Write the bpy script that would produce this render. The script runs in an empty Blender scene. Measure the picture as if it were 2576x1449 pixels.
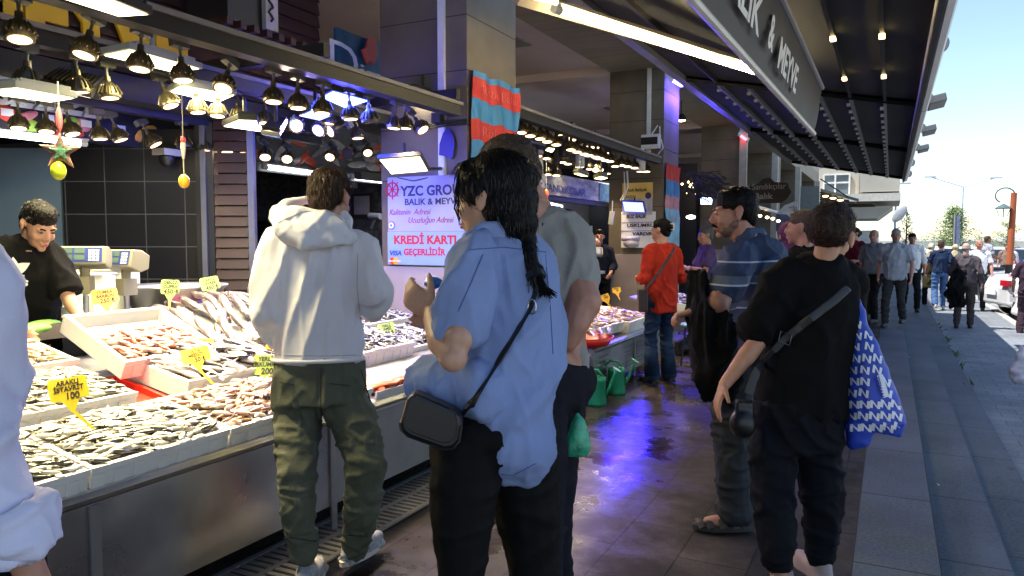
import bpy, math, random
import numpy as np
from mathutils import Vector, Matrix, noise
random.seed(7)
SC = bpy.context.scene
COL = SC.collection
R = math.radians
# ---------------------------------------------------------------- camera
PW, PH, FP, CH = 2576., 1449., 1880., 1.47
PITCH = math.atan((PH/2-602)/FP)
YAW = math.atan((2241-PW/2)/(FP/math.cos(PITCH)))
cam = bpy.data.cameras.new('camera'); camo = bpy.data.objects.new('camera', cam); COL.objects.link(camo)
camo.location = (0, 0, CH); camo.rotation_euler = (R(90)-PITCH, 0, YAW)
cam.sensor_width = 36; cam.lens = 36*FP/PW; cam.clip_end = 2000; cam.clip_start = .05
cam.dof.use_dof = False
SC.camera = camo
# ---------------------------------------------------------------- world, sun, exposure
SUN_EL, SUN_AZ = R(62), R(-115)      # azimuth from +Y towards +X
w = bpy.data.worlds.new('World'); SC.world = w; w.use_nodes = True
nt = w.node_tree; nt.nodes.clear()
sky = nt.nodes.new('ShaderNodeTexSky'); sky.sky_type = 'NISHITA'; sky.sun_disc = False
sky.sun_elevation = SUN_EL; sky.sun_rotation = SUN_AZ; sky.air_density = 1.0; sky.dust_density = .3; sky.ozone_density = 1.0
bg = nt.nodes.new('ShaderNodeBackground'); bg.inputs[1].default_value = .15
wo = nt.nodes.new('ShaderNodeOutputWorld'); nt.links.new(sky.outputs[0], bg.inputs[0]); nt.links.new(bg.outputs[0], wo.inputs[0])
sl = bpy.data.lights.new('sun', 'SUN'); sl.energy = 5; sl.angle = R(.5); sl.color = (1, .95, .87)
so = bpy.data.objects.new('sun', sl); COL.objects.link(so)
sd = Vector((math.sin(SUN_AZ)*math.cos(SUN_EL), math.cos(SUN_AZ)*math.cos(SUN_EL), math.sin(SUN_EL)))
so.rotation_euler = sd.to_track_quat('Z', 'Y').to_euler(); so.location = sd*50
SC.view_settings.view_transform = 'Standard'; SC.view_settings.look = 'None'
SC.view_settings.exposure = .8; SC.view_settings.gamma = 1
SC.cycles.max_bounces = 6; SC.cycles.diffuse_bounces = 3; SC.cycles.glossy_bounces = 3
SC.cycles.sample_clamp_indirect = 4; SC.cycles.use_denoising = True
SC.cycles.caustics_reflective = False; SC.cycles.caustics_refractive = False
# ---------------------------------------------------------------- pixel ray -> point of the place (measuring helper)
_R = Vector((math.cos(YAW), math.sin(YAW), 0))
_F = Vector((-math.sin(YAW)*math.cos(PITCH), math.cos(YAW)*math.cos(PITCH), -math.sin(PITCH)))
_U = _R.cross(_F)
def at(px, py, x=None, y=None, z=None, d=None):
    v = _R*((px-PW/2)/FP) - _U*((py-PH/2)/FP) + _F
    if x is not None: t = x/v.x
    elif y is not None: t = y/v.y
    elif z is not None: t = (z-CH)/v.z
    else: t = d
    return Vector((0, 0, CH)) + v*t
# ---------------------------------------------------------------- materials
MATS = {}
def nodes(m):
    m.use_nodes = True; n = m.node_tree; return n, n.nodes['Principled BSDF']
def mat(name, col, rough=.6, metal=0., var=.12, vs=6., bump=0., bs=60., spec=.5, coat=0., stretch=None, r2=None):
    """plain procedural material: two tones of a colour over noise, with noise bump"""
    if name in MATS: return MATS[name]
    m = bpy.data.materials.new(name); MATS[name] = m
    n, b = nodes(m); L = n.links.new
    tc = n.nodes.new('ShaderNodeTexCoord'); mp = n.nodes.new('ShaderNodeMapping'); L(tc.outputs['Object'], mp.inputs[0])
    if stretch: mp.inputs['Scale'].default_value = stretch
    nz = n.nodes.new('ShaderNodeTexNoise'); nz.inputs['Scale'].default_value = vs; nz.inputs['Detail'].default_value = 5
    L(mp.outputs[0], nz.inputs['Vector'])
    cr = n.nodes.new('ShaderNodeValToRGB'); cr.color_ramp.elements[0].position = .3; cr.color_ramp.elements[1].position = .7
    cr.color_ramp.elements[0].color = (*[max(0, c*(1-var)) for c in col], 1)
    cr.color_ramp.elements[1].color = (*[min(1, c*(1+var)) for c in col], 1)
    L(nz.outputs[0], cr.inputs[0]); L(cr.outputs[0], b.inputs['Base Color'])
    b.inputs['Roughness'].default_value = rough; b.inputs['Metallic'].default_value = metal
    b.inputs['Specular IOR Level'].default_value = spec; b.inputs['Coat Weight'].default_value = coat
    if r2 is not None:
        mr = n.nodes.new('ShaderNodeMapRange'); mr.inputs[1].default_value = .35; mr.inputs[2].default_value = .65
        mr.inputs[3].default_value = rough; mr.inputs[4].default_value = r2
        L(nz.outputs[0], mr.inputs[0]); L(mr.outputs[0], b.inputs['Roughness'])
    if bump:
        n2 = n.nodes.new('ShaderNodeTexNoise'); n2.inputs['Scale'].default_value = bs; n2.inputs['Detail'].default_value = 4
        L(mp.outputs[0], n2.inputs['Vector'])
        bp = n.nodes.new('ShaderNodeBump'); bp.inputs['Strength'].default_value = min(1, bump); bp.inputs['Distance'].default_value = .01
        L(n2.outputs[0], bp.inputs['Height']); L(bp.outputs[0], b.inputs['Normal'])
    return m
def emit(name, col, s):
    if name in MATS: return MATS[name]
    m = bpy.data.materials.new(name); MATS[name] = m; n, b = nodes(m)
    b.inputs['Base Color'].default_value = (.6, .6, .6, 1); b.inputs['Emission Color'].default_value = (*col, 1); b.inputs['Emission Strength'].default_value = s
    return m
# ---------------------------------------------------------------- objects
def tag(o, label=None, cat=None, group=None, kind=None):
    if label: o['label'] = label
    if cat: o['category'] = cat
    if group: o['group'] = group
    if kind: o['kind'] = kind
    return o
def thing(name, label, cat, loc=(0, 0, 0), rot=(0, 0, 0), group=None):
    o = bpy.data.objects.new(name, None); COL.objects.link(o); o.location = loc; o.rotation_euler = rot
    o.empty_display_size = .1
    return tag(o, label, cat, group)
def dup(root, mw=None, label=None, group=None):
    r = root.copy(); COL.objects.link(r)
    if mw is not None: r.matrix_world = mw
    if label: r['label'] = label
    if group: r['group'] = group
    def rec(a, b):
        for ch in a.children:
            c = ch.copy(); COL.objects.link(c); c.parent = b; c.matrix_parent_inverse = ch.matrix_parent_inverse; c.matrix_basis = ch.matrix_basis; rec(ch, c)
    rec(root, r); return r
def frame(t, side):
    t = t.normalized(); s = side - t*side.dot(t)
    if s.length < 1e-4: s = t.orthogonal()
    s.normalize(); return s, t.cross(s)
class MB:
    def __init__(s): s.v = []; s.f = []; s.uv = []
    def add(s, V, F):
        k = len(s.v); s.v += [tuple(p) for p in V]; s.f += [tuple(i+k for i in f) for f in F]; return s
    def box(s, c, size, M=None):
        hx, hy, hz = [a/2 for a in size]; c = Vector(c)
        V = [Vector((x, y, z)) for x in (-hx, hx) for y in (-hy, hy) for z in (-hz, hz)]
        if M is not None: V = [M @ p for p in V]
        return s.add([p+c for p in V], [(0, 1, 3, 2), (4, 6, 7, 5), (0, 4, 5, 1), (2, 3, 7, 6), (0, 2, 6, 4), (1, 5, 7, 3)])
    def bb(s, a, b):
        return s.box([(a[i]+b[i])/2 for i in range(3)], [abs(b[i]-a[i]) for i in range(3)])
    def slab(s, q, n, t):
        """quad q (4 points) extruded by -n*t"""
        q = [Vector(p) for p in q]; b = [p-n*t for p in q]
        return s.add(q+b, [(0, 1, 2, 3), (7, 6, 5, 4), (0, 4, 5, 1), (1, 5, 6, 2), (2, 6, 7, 3), (3, 7, 4, 0)])
    def tube(s, pts, rad, seg=10, side=None, round_=False):
        pts = [Vector(p) for p in pts]; n = len(pts)
        if not isinstance(rad, (list, tuple)): rad = [rad]*n
        rad = [(r, r) if not isinstance(r, (list, tuple)) else r for r in rad]
        sd_ = side if side is not None else (pts[-1]-pts[0]).orthogonal()
        V = []; F = []
        for i, p in enumerate(pts):
            t = (pts[min(i+1, n-1)]-pts[max(i-1, 0)])
            if t.length < 1e-9: t = Vector((0, 0, 1))
            a, b = frame(t, sd_)
            for k in range(seg):
                an = 2*math.pi*k/seg; V.append(p+a*rad[i][0]*math.cos(an)+b*rad[i][1]*math.sin(an))
        for i in range(n-1):
            for k in range(seg):
                k2 = (k+1) % seg; F.append((i*seg+k, i*seg+k2, (i+1)*seg+k2, (i+1)*seg+k))
        F.append(tuple(range(seg))[::-1]); F.append(tuple((n-1)*seg+k for k in range(seg)))
        s.add(V, F)
        if round_:
            for i in range(n): s.ell(pts[i], (max(rad[i]),)*3 if i else (rad[i][0],)*3, seg=10, rings=6)
        return s
    def ell(s, c, r, M=None, seg=12, rings=8):
        c = Vector(c); V = [Vector((0, 0, r[2]))]; F = []
        for i in range(1, rings):
            th = math.pi*i/rings
            for k in range(seg):
                an = 2*math.pi*k/seg; V.append(Vector((r[0]*math.sin(th)*math.cos(an), r[1]*math.sin(th)*math.sin(an), r[2]*math.cos(th))))
        V.append(Vector((0, 0, -r[2]))); e = len(V)-1
        for k in range(seg):
            k2 = (k+1) % seg; F.append((0, 1+k, 1+k2)); F.append((e, e-seg+k2, e-seg+k))
            for i in range(rings-2): F.append((1+i*seg+k, 1+(i+1)*seg+k, 1+(i+1)*seg+k2, 1+i*seg+k2))
        if M is not None: V = [M @ p for p in V]
        return s.add([p+c for p in V], F)
    def prism(s, out, o, ex, ey, t):
        """2D outline placed at o with axes ex, ey, extruded +-t/2 along the normal"""
        ex, ey, o = Vector(ex), Vector(ey), Vector(o); n = ex.cross(ey).normalized()*(t/2); k = len(out)
        V = [o+ex*a+ey*b+n for a, b in out]+[o+ex*a+ey*b-n for a, b in out]
        F = [tuple(range(k)), tuple(range(2*k-1, k-1, -1))]+[(i, k+i, k+(i+1) % k, (i+1) % k) for i in range(k)]
        return s.add(V, F)
    def lathe(s, prof, c=(0, 0, 0), seg=20):
        c = Vector(c); V = []; F = []
        for r, z in prof:
            for k in range(seg): V.append(c+Vector((r*math.cos(2*math.pi*k/seg), r*math.sin(2*math.pi*k/seg), z)))
        for i in range(len(prof)-1):
            for k in range(seg): F.append((i*seg+k, i*seg+(k+1) % seg, (i+1)*seg+(k+1) % seg, (i+1)*seg+k))
        return s.add(V, F)
    def mesh(s, name, m, off=None, smooth=False):
        me = bpy.data.meshes.new(name)
        V = s.v if off is None else [(p[0]-off[0], p[1]-off[1], p[2]-off[2]) for p in s.v]
        me.from_pydata(V, [], s.f); me.update()
        if m: me.materials.append(m)
        if smooth: me.shade_smooth()
        return me
    def obj(s, name, m, parent=None, smooth=False, off=None, bevel=0):
        if off is None and parent is not None: off = woff(parent)
        me = s.mesh(name, m, off, smooth); o = bpy.data.objects.new(name, me); COL.objects.link(o)
        if parent is not None: o.parent = parent
        if bevel:
            md = o.modifiers.new('bevel', 'BEVEL'); md.width = bevel; md.segments = 2; md.limit_method = 'ANGLE'
        return o
def woff(p):
    v = Vector((0, 0, 0))
    while p is not None: v = v+p.location; p = p.parent
    return v
def loc_obj(mb, name, m, parent, **k):      # vertices already local to the parent
    return mb.obj(name, m, parent, off=(0, 0, 0), **k)
_dg = None
def ttext(body, size, m, parent, o, ex, ey, name='lettering', ext=.001, bold=0., align='LEFT', shear=0., sx=1., spc=1., fit=None):
    """writing as a thin raised mesh: origin o, along ex, up ey (world), baseline at o"""
    cu = bpy.data.curves.new(name, 'FONT'); cu.body = body; cu.size = size; cu.extrude = ext; cu.offset = bold
    cu.align_x = align; cu.shear = shear; cu.resolution_u = 3; cu.space_character = spc
    tmp = bpy.data.objects.new('tmp', cu); COL.objects.link(tmp); bpy.context.view_layer.update()
    me = bpy.data.meshes.new_from_object(tmp.evaluated_get(bpy.context.evaluated_depsgraph_get()))
    bpy.data.objects.remove(tmp); me.name = name
    ex = Vector(ex).normalized(); ey = Vector(ey).normalized(); n = ex.cross(ey)
    if fit:
        xs = [v.co.x for v in me.vertices]; sx = fit/max(1e-4, max(xs)-min(xs))
    M = Matrix(((ex.x*sx, ey.x, n.x, o[0]), (ex.y*sx, ey.y, n.y, o[1]), (ex.z*sx, ey.z, n.z, o[2]), (0, 0, 0, 1)))
    if parent is not None:
        M = Matrix.Translation(-woff(parent)) @ M
    me.transform(M); me.materials.clear(); me.materials.append(m)
    ob = bpy.data.objects.new(name, me); COL.objects.link(ob)
    if parent is not None: ob.parent = parent
    return ob
X, Y, Z = Vector((1, 0, 0)), Vector((0, 1, 0)), Vector((0, 0, 1))

# ================================================================= materials of the place
def floor_mat():
    m = bpy.data.materials.new('wet granite tiles'); n, b = nodes(m); L = n.links.new; N = n.nodes.new
    tc = N('ShaderNodeTexCoord'); mp = N('ShaderNodeMapping'); mp.inputs['Rotation'].default_value = (0, 0, R(90)); mp.inputs['Location'].default_value = (.06, -.105, 0)
    L(tc.outputs['Object'], mp.inputs[0])
    br = N('ShaderNodeTexBrick'); br.inputs['Scale'].default_value = 1; br.inputs['Brick Width'].default_value = .66; br.inputs['Row Height'].default_value = .315
    br.inputs['Mortar Size'].default_value = .005; br.inputs['Mortar Smooth'].default_value = .1; br.offset = .5
    br.inputs['Color1'].default_value = (.62, .62, .64, 1); br.inputs['Color2'].default_value = (1.1, 1.1, 1.12, 1); br.inputs['Mortar'].default_value = (.05, .05, .05, 1)
    L(mp.outputs[0], br.inputs[0])
    n1 = N('ShaderNodeTexNoise'); n1.inputs['Scale'].default_value = 160; n1.inputs['Detail'].default_value = 2
    n2 = N('ShaderNodeTexNoise'); n2.inputs['Scale'].default_value = 1.7; n2.inputs['Detail'].default_value = 8; n2.inputs['Roughness'].default_value = .62
    L(tc.outputs['Object'], n1.inputs[0]); L(tc.outputs['Object'], n2.inputs[0])
    c1 = N('ShaderNodeValToRGB'); c1.color_ramp.elements[0].color = (.024, .019, .017, 1); c1.color_ramp.elements[1].color = (.072, .056, .05, 1)
    c1.color_ramp.elements[0].position = .35; c1.color_ramp.elements[1].position = .65
    L(n1.outputs[0], c1.inputs[0])
    st = N('ShaderNodeValToRGB'); st.color_ramp.elements[0].color = (.3, .26, .24, 1); st.color_ramp.elements[1].color = (1, 1, 1, 1)
    st.color_ramp.elements[0].position = .38; st.color_ramp.elements[1].position = .6; L(n2.outputs[0], st.inputs[0])
    mx = N('ShaderNodeMixRGB'); mx.blend_type = 'MULTIPLY'; mx.inputs[0].default_value = 1; L(c1.outputs[0], mx.inputs[1]); L(st.outputs[0], mx.inputs[2])
    mx2 = N('ShaderNodeMixRGB'); mx2.blend_type = 'MULTIPLY'; mx2.inputs[0].default_value = 1; L(mx.outputs[0], mx2.inputs[1]); L(br.outputs[0], mx2.inputs[2])
    L(mx2.outputs[0], b.inputs['Base Color'])
    # wetness: dry towards the street (x > -.9), puddles near the stalls
    sp = N('ShaderNodeSeparateXYZ'); L(tc.outputs['Object'], sp.inputs[0])
    wr = N('ShaderNodeMapRange'); wr.inputs[1].default_value = -1.4; wr.inputs[2].default_value = -.85; wr.inputs[3].default_value = 0; wr.inputs[4].default_value = .42
    L(sp.outputs[0], wr.inputs[0])
    n3 = N('ShaderNodeTexNoise'); n3.inputs['Scale'].default_value = 2.6; n3.inputs['Detail'].default_value = 6; n3.inputs['Roughness'].default_value = .7; L(tc.outputs['Object'], n3.inputs[0])
    pr = N('ShaderNodeMapRange'); pr.inputs[1].default_value = .42; pr.inputs[2].default_value = .68; pr.inputs[3].default_value = .44; pr.inputs[4].default_value = .05; b.inputs['Specular IOR Level'].default_value = .4
    L(n3.outputs[0], pr.inputs[0])
    ad = N('ShaderNodeMath'); ad.operation = 'ADD'; L(wr.outputs[0], ad.inputs[0]); L(pr.outputs[0], ad.inputs[1])
    L(ad.outputs[0], b.inputs['Roughness'])
    bp = N('ShaderNodeBump'); bp.inputs['Strength'].default_value = .5; bp.inputs['Distance'].default_value = .004
    n4 = N('ShaderNodeTexNoise'); n4.inputs['Scale'].default_value = 26; n4.inputs['Detail'].default_value = 5; L(tc.outputs['Object'], n4.inputs[0])
    ma = N('ShaderNodeMath'); ma.operation = 'MULTIPLY_ADD'; ma.inputs[1].default_value = .5; L(n4.outputs[0], ma.inputs[0]); L(br.outputs['Fac'], ma.inputs[2])
    mi = N('ShaderNodeMath'); mi.operation = 'MULTIPLY_ADD'; mi.inputs[1].default_value = -1; mi.inputs[2].default_value = 0
    L(br.outputs['Fac'], mi.inputs[0]); m2 = N('ShaderNodeMath'); m2.operation = 'MULTIPLY_ADD'; m2.inputs[1].default_value = .35
    L(n4.outputs[0], m2.inputs[0]); L(mi.outputs[0], m2.inputs[2]); L(m2.outputs[0], bp.inputs['Height']); L(bp.outputs[0], b.inputs['Normal'])
    return m
def tile_mat(name, c1, c2, mort, bw, rh, ms=.006, rough=.6, rot=(0, 0, 0), off=.5, var=.25, ns=40., coord='Object', bump=.5, metal=0, loc=(0, 0, 0)):
    if name in MATS: return MATS[name]
    m = bpy.data.materials.new(name); MATS[name] = m; n, b = nodes(m); L = n.links.new; N = n.nodes.new
    tc = N('ShaderNodeTexCoord'); mp = N('ShaderNodeMapping'); mp.inputs['Rotation'].default_value = rot; mp.inputs['Location'].default_value = loc; L(tc.outputs[coord], mp.inputs[0])
    br = N('ShaderNodeTexBrick'); br.inputs['Scale'].default_value = 1; br.inputs['Brick Width'].default_value = bw; br.inputs['Row Height'].default_value = rh
    br.inputs['Mortar Size'].default_value = ms; br.inputs['Mortar Smooth'].default_value = .1; br.offset = off
    br.inputs['Color1'].default_value = (*c1, 1); br.inputs['Color2'].default_value = (*c2, 1); br.inputs['Mortar'].default_value = (*mort, 1)
    L(mp.outputs[0], br.inputs[0])
    nz = N('ShaderNodeTexNoise'); nz.inputs['Scale'].default_value = ns; nz.inputs['Detail'].default_value = 6; L(tc.outputs[coord], nz.inputs[0])
    nb = N('ShaderNodeTexNoise'); nb.inputs['Scale'].default_value = 1.3; nb.inputs['Detail'].default_value = 6; L(tc.outputs[coord], nb.inputs[0])
    ad = N('ShaderNodeMath'); ad.operation = 'ADD'; L(nz.outputs[0], ad.inputs[0]); L(nb.outputs[0], ad.inputs[1])
    cr = N('ShaderNodeValToRGB'); cr.color_ramp.elements[0].position = .42; cr.color_ramp.elements[1].position = .58
    mr = N('ShaderNodeMath'); mr.operation = 'MULTIPLY'; mr.inputs[1].default_value = .5; L(ad.outputs[0], mr.inputs[0]); L(mr.outputs[0], cr.inputs[0])
    cr.color_ramp.elements[0].color = (1-var,)*3+(1,); cr.color_ramp.elements[1].color = (1, 1, 1, 1)
    mx = N('ShaderNodeMixRGB'); mx.blend_type = 'MULTIPLY'; mx.inputs[0].default_value = 1; L(br.outputs[0], mx.inputs[1]); L(cr.outputs[0], mx.inputs[2])
    L(mx.outputs[0], b.inputs['Base Color']); b.inputs['Roughness'].default_value = rough; b.inputs['Metallic'].default_value = metal
    bp = N('ShaderNodeBump'); bp.inputs['Strength'].default_value = bump; bp.inputs['Distance'].default_value = .006; bp.invert = True
    L(br.outputs['Fac'], bp.inputs['Height']); L(bp.outputs[0], b.inputs['Normal'])
    return m
STEEL = mat('brushed steel', (.62, .62, .64), .28, 1., .1, 3, .15, 40, stretch=(1, .15, 6))
STEELD = mat('dull steel sheet', (.42, .43, .45), .34, .9, .15, 2.5, .1, 30, r2=.5)
BLACKM = mat('black metal', (.02, .02, .022), .4, .3)
DARKP = mat('dark paint', (.013, .012, .013), .5)
WHITEP = mat('white paint', (.75, .75, .73), .45)
GREYP = mat('grey paint', (.32, .33, .34), .45)
STYRO = mat('white foam', (.83, .82, .78), .6, 0, .04, 8, .25, 260)
RUST = mat('dark red brown cladding', (.035, .013, .01), .55, 0, .3, 5, .2, 30, stretch=(1, .2, 4))

# ================================================================= ground
def structure(o, label=None): o['kind'] = 'structure'; return o
FLOOR = floor_mat()
mb = MB(); mb.bb((-12, -3, -.5), (-.115, 60, 0)); structure(mb.obj('walkway', FLOOR))
STONE = tile_mat('grey step stone', (.09, .105, .132), (.115, .132, .16), (.015, .015, .018), 1.05, .36, .006, .7, (0, 0, R(90)), .5, .45, 60, loc=(0, .115, 0))
mb = MB(); mb.bb((-.115, -3, -.6), (.245, 60, .0)); structure(mb.obj('step', STONE))
mb = MB(); mb.bb((.245, -3, -.6), (.57, 60, -.12)); structure(mb.obj('step', STONE))
mb = MB(); mb.bb((.57, -3, -.6), (.89, 60, -.24)); structure(mb.obj('step', STONE))
PAVE = tile_mat('grey pavers', (.2, .22, .25), (.25, .27, .3), (.1, .105, .11), .3, .2, .004, .8, (0, 0, R(0)), .5, .35, 40)
mb = MB(); mb.bb((.89, -3, -.7), (2.3, 60, -.3)); structure(mb.obj('pavement', PAVE))
mb = MB(); mb.bb((2.3, -3, -.7), (2.45, 60, -.28)); structure(mb.obj('kerb', mat('kerb stone', (.4, .4, .38), .8, 0, .2, 3, .3)))
ASPH = mat('pale worn asphalt', (.23, .23, .225), .85, 0, .15, 1.2, .3, 200)
mb = MB(); mb.bb((2.45, -3, -.9), (14, 62, -.4)); structure(mb.obj('road', ASPH))
mb = MB(); mb.bb((-14, 60, -.9), (60, 66, -.395)); structure(mb.obj('road', ASPH))
mb = MB(); mb.add([(-900, -200, -.75), (900, -200, -.75), (900, 1500, -.75), (-900, 1500, -.75)], [(0, 1, 2, 3)])
structure(mb.obj('ground', mat('dusty ground', (.3, .28, .23), .9, 0, .2, .3)))
# drain channel grating beside the first counter
t = thing('drain_grating', 'grey slotted drain grating set in the floor along the near fish counter', 'drain', (-2.42, 4, 0))
mb = MB(); mb.bb((-2.58, .5, .004), (-2.24, 5.6, .006)); mb.obj('channel', mat('black gap', (.006, .006, .006), .6), t)
mb = MB()
for a in (-2.585, -2.425, -2.265): mb.bb((a, .5, .007), (a+.03, 5.6, .016))
y = .52
while y < 5.6:
    for x0 in (-2.555, -2.395): mb.bb((x0, y, .007), (x0+.13, y+.026, .014))
    y += .047
mb.obj('grating', mat('grating plastic', (.2, .19, .19), .55), t)
# green weeds along the last joint
mb = MB()
for i in range(70):
    yy = random.choice((13, 13.4, 12, 15, 17, 10.4))+random.gauss(0, .3); xx = .9+random.gauss(0, .035); h = random.uniform(.03, .1); a = random.uniform(0, 6.3)
    dx, dy = math.cos(a)*.025, math.sin(a)*.025
    mb.add([(xx-dx, yy-dy, -.3), (xx+dx, yy+dy, -.3), (xx+dx*3+dy, yy+dy*3, -.3+h)], [(0, 1, 2)])
tag(mb.obj('weeds', mat('weed leaves', (.06, .12, .03), .7)), 'small green weeds growing along the joint between step and pavers', 'weeds', kind='stuff')

for k, (px, py, z_, lab) in enumerate(((2361, 1220, -.12, 'small white paper scrap lying on the middle step'), (2436, 1400, -.24, 'curled grey leaf lying on the lowest step near the bottom edge'), (2287, 898, -.0, 'tiny white scrap on the upper step'), (2545, 1178, -.24, 'small brown leaf at the edge of the lowest step'))):
    c = at(px, py, z=z_+.006); mb = MB(); r_ = .012 if k in (0, 2) else .03
    mb.add([c+Vector((r_*math.cos(q)*(.5+.5*(q % 2)), r_*math.sin(q)*.8, .004+.008*math.cos(q*2))) for q in range(6)], [(0, 1, 2, 3, 4, 5)]); o = mb.obj('scrap' if k in (0, 2) else 'leaf', mat('scrap white', (.5, .5, .48)) if k in (0, 2) else mat('dry leaf', (.08, .07, .05))); tag(o, lab, 'litter')
# ================================================================= market building
CX = -3.1; CZ = 4.05
PIL = mat('brown grey stone slabs', (.135, .112, .085), .6, 0, .22, 2.4, .15, 90)
JOINT = mat('dark joint', (.03, .027, .024), .8)
CEIL = mat('cream plaster ceiling', (.8, .66, .6), .8, 0, .06, 1.5)
BEAM = mat('shuttered concrete soffit', (.32, .28, .21), .7, 0, .15, 2, .15, 30, stretch=(.5, 4, 1))
mkt = thing('market_building', 'long market hall with stone clad columns and a cream ceiling over the stalls', 'building', (CX, 5, 0))
cols = [5.32, 11.2, 17.5, 23.6, 29.7, 35.8]
for i, y0 in enumerate(cols):
    o = MB().bb((CX-.86, y0, 0), (CX, y0+.88, CZ)).obj('column', PIL, mkt)
    jt = MB()
    for z in (1.24, 1.97, 2.4, 2.84, 3.28, 3.72):
        jt.box((CX-.43, y0+.44, z), (.864, .884, .007))
    jt.obj('joint_lines', JOINT, o)
    if i < 3:
        pl = MB().bb((CX-.9, y0-.03, 0), (CX+.03, y0+.91, 1.24)).obj('plinth', mat('pale plinth slab', (.36, .3, .3), .5, 0, .1, 3, .1, 60), mkt, bevel=.004)
MB().bb((CX-.86, -4, CZ), (CX, 38, CZ+.5)).obj('beam', BEAM, mkt)
MB().bb((CX-.1, -4, CZ+.5), (CX, 38, 8.3)).obj('facade', mat('pale facade', (.42, .4, .36), .7), mkt)
MB().bb((-10, -4, CZ+.1), (CX-.86, 38, CZ+.3)).obj('ceiling', CEIL, mkt)
mb = MB()
for y0 in cols: MB().bb((-10, y0, CZ-.02), (CX-.86, y0+.88, CZ+.1)).obj('ceiling_beam', CEIL, mkt)
for y0 in (6.2, 12.1): MB().bb((-5.3, y0+2.5, CZ+.085), (-4.5, y0+3.3, CZ+.1)).obj('ceiling_hatch', mat('ceiling hatch', (.3, .28, .25), .6), mkt)
MB().bb((-10.2, -4, 0), (-10, 38, 5)).obj('wall', mat('dark rear wall', (.05, .045, .042), .7), mkt)
MB().bb((-10, -4.2, 0), (CX, -4, 5)).obj('wall', mat('dark rear wall', (.05, .045, .042), .7), mkt)
MB().bb((-10, 37.8, 0), (CX-.86, 38, 9)).obj('wall', mat('dark rear wall', (.05, .045, .042), .7), mkt)
# conduits on the columns
for y0, zb in ((5.32, 2.0), (11.2, 2.75)):
    mb = MB(); mb.bb((CX-.26, y0-.03, zb), (CX-.2, y0, CZ)); tag(mb.obj('cable_duct', WHITEP), 'white cable duct running down the face of the %s stone column' % ('near' if y0 < 6 else 'second'), 'cable duct')
# ================================================================= awning bays over the walkway
AW = mat('charcoal awning fabric', (.022, .024, .03), .75, 0, .1, 3, .1, 120)
ALU = mat('grey aluminium', (.33, .34, .36), .4, .6, .08, 4)
def awz(x, y): return 2.9+(.22-x)*.2*1.0+(.02 if y < 9 else 0)
WARM = (1, .78, .36)
RL = {0: (7.2,), 1: (), 2: (), 3: (8.3,), 4: (4.9, 6.3, 7.9), 5: (4.75, 6.1, 7.6)}
def bay(y0, y1, lit, words):
    t = thing('awning', words, 'awning', (.22, y0, 2.9)); xi = -2.25
    nx = 12; ny = 10; V = []; F = []
    for j in range(ny+1):
        for i in range(nx+1):
            x = .2+(xi-.2)*i/nx; y = y0+(y1-y0)*j/ny
            V.append((x, y, awz(x, y)+.03-.025*math.sin(math.pi*((j*2) % ny)/ny)))
    for j in range(ny):
        for i in range(nx): k = j*(nx+1)+i; F.append((k, k+1, k+nx+2, k+nx+1))
    mb = MB().add(V, F); mb.add([(a, b, c+.06) for a, b, c in V], [f[::-1] for f in F])
    mb.obj('canopy_fabric', AW, t, smooth=True)
    mb = MB(); s_ = .0
    def bar(a, b, w_, h_):
        a, b = Vector(a), Vector(b); tt = (b-a).normalized(); sd_, up = frame(tt, Z)
        mb.tube([a, b], [(h_, w_)]*2, 4, side=Z)
    for yy in (y0, y1): mb = MB(); bar((.2, yy, awz(.2, yy)), (xi, yy, awz(xi, yy)), .035, .035); mb.obj('cross_bar', BLACKM, t)
    for k, x in enumerate((-1.88, -1.53, -1.17, -.76, -.44, -.1)):
        if lit and k in (1, 2, 3): continue
        mb = MB(); z = awz(x, y0)-.02; mb.bb((x-.015, y0+.05, z-.025), (x+.015, y1-.05, z+.025))
        r_ = mb.obj('rail', ALU if not lit else DARKP, t)
        if lit:
            for yy in RL[k]: MB().bb((x-.02, yy-.045, z-.045), (x+.02, yy+.045, z-.026)).obj('rail_light', emit('rail light', (1, .72, .28), 5), r_)
        else:
            mb = MB(); n_ = 9
            for q in range(n_): yy = y0+.25+(y1-y0-.5)*q/(n_-1); mb.box((x-.03, yy, z-.03), (.04, .05, .03))
            mb.obj('runner', mat('pale plastic', (.55, .56, .58), .4), r_)
    mb = MB(); mb.tube([(.25, y0+.02, 2.86), (.25, y1-.02, 2.86)], [(.06, .05)]*2, 8, side=X); mb.obj('gutter', ALU, t, smooth=False)
    mb = MB(); mb.bb((.2, y0, 2.8), (.235, y1, 2.97)); mb.obj('valance', AW, t)
    mb = MB(); mb.bb((xi-.1, y0, awz(xi, 0)-.05), (xi, y1, awz(xi, 0)+.07)); mb.bb((xi+.35, y0, awz(xi+.35, 0)-.04), (xi+.38, y1, awz(xi+.35, 0)+.01)); mb.obj('wall_rail', ALU, t)
bay(-2.2, 9.08, True, 'nearest charcoal awning bay with small warm lights on its rails')
bay(9.08, 13.71, False, 'middle charcoal awning bay with grey runners on its rails')
bay(13.71, 19.87, False, 'far charcoal awning bay ending before the cream building')
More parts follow.
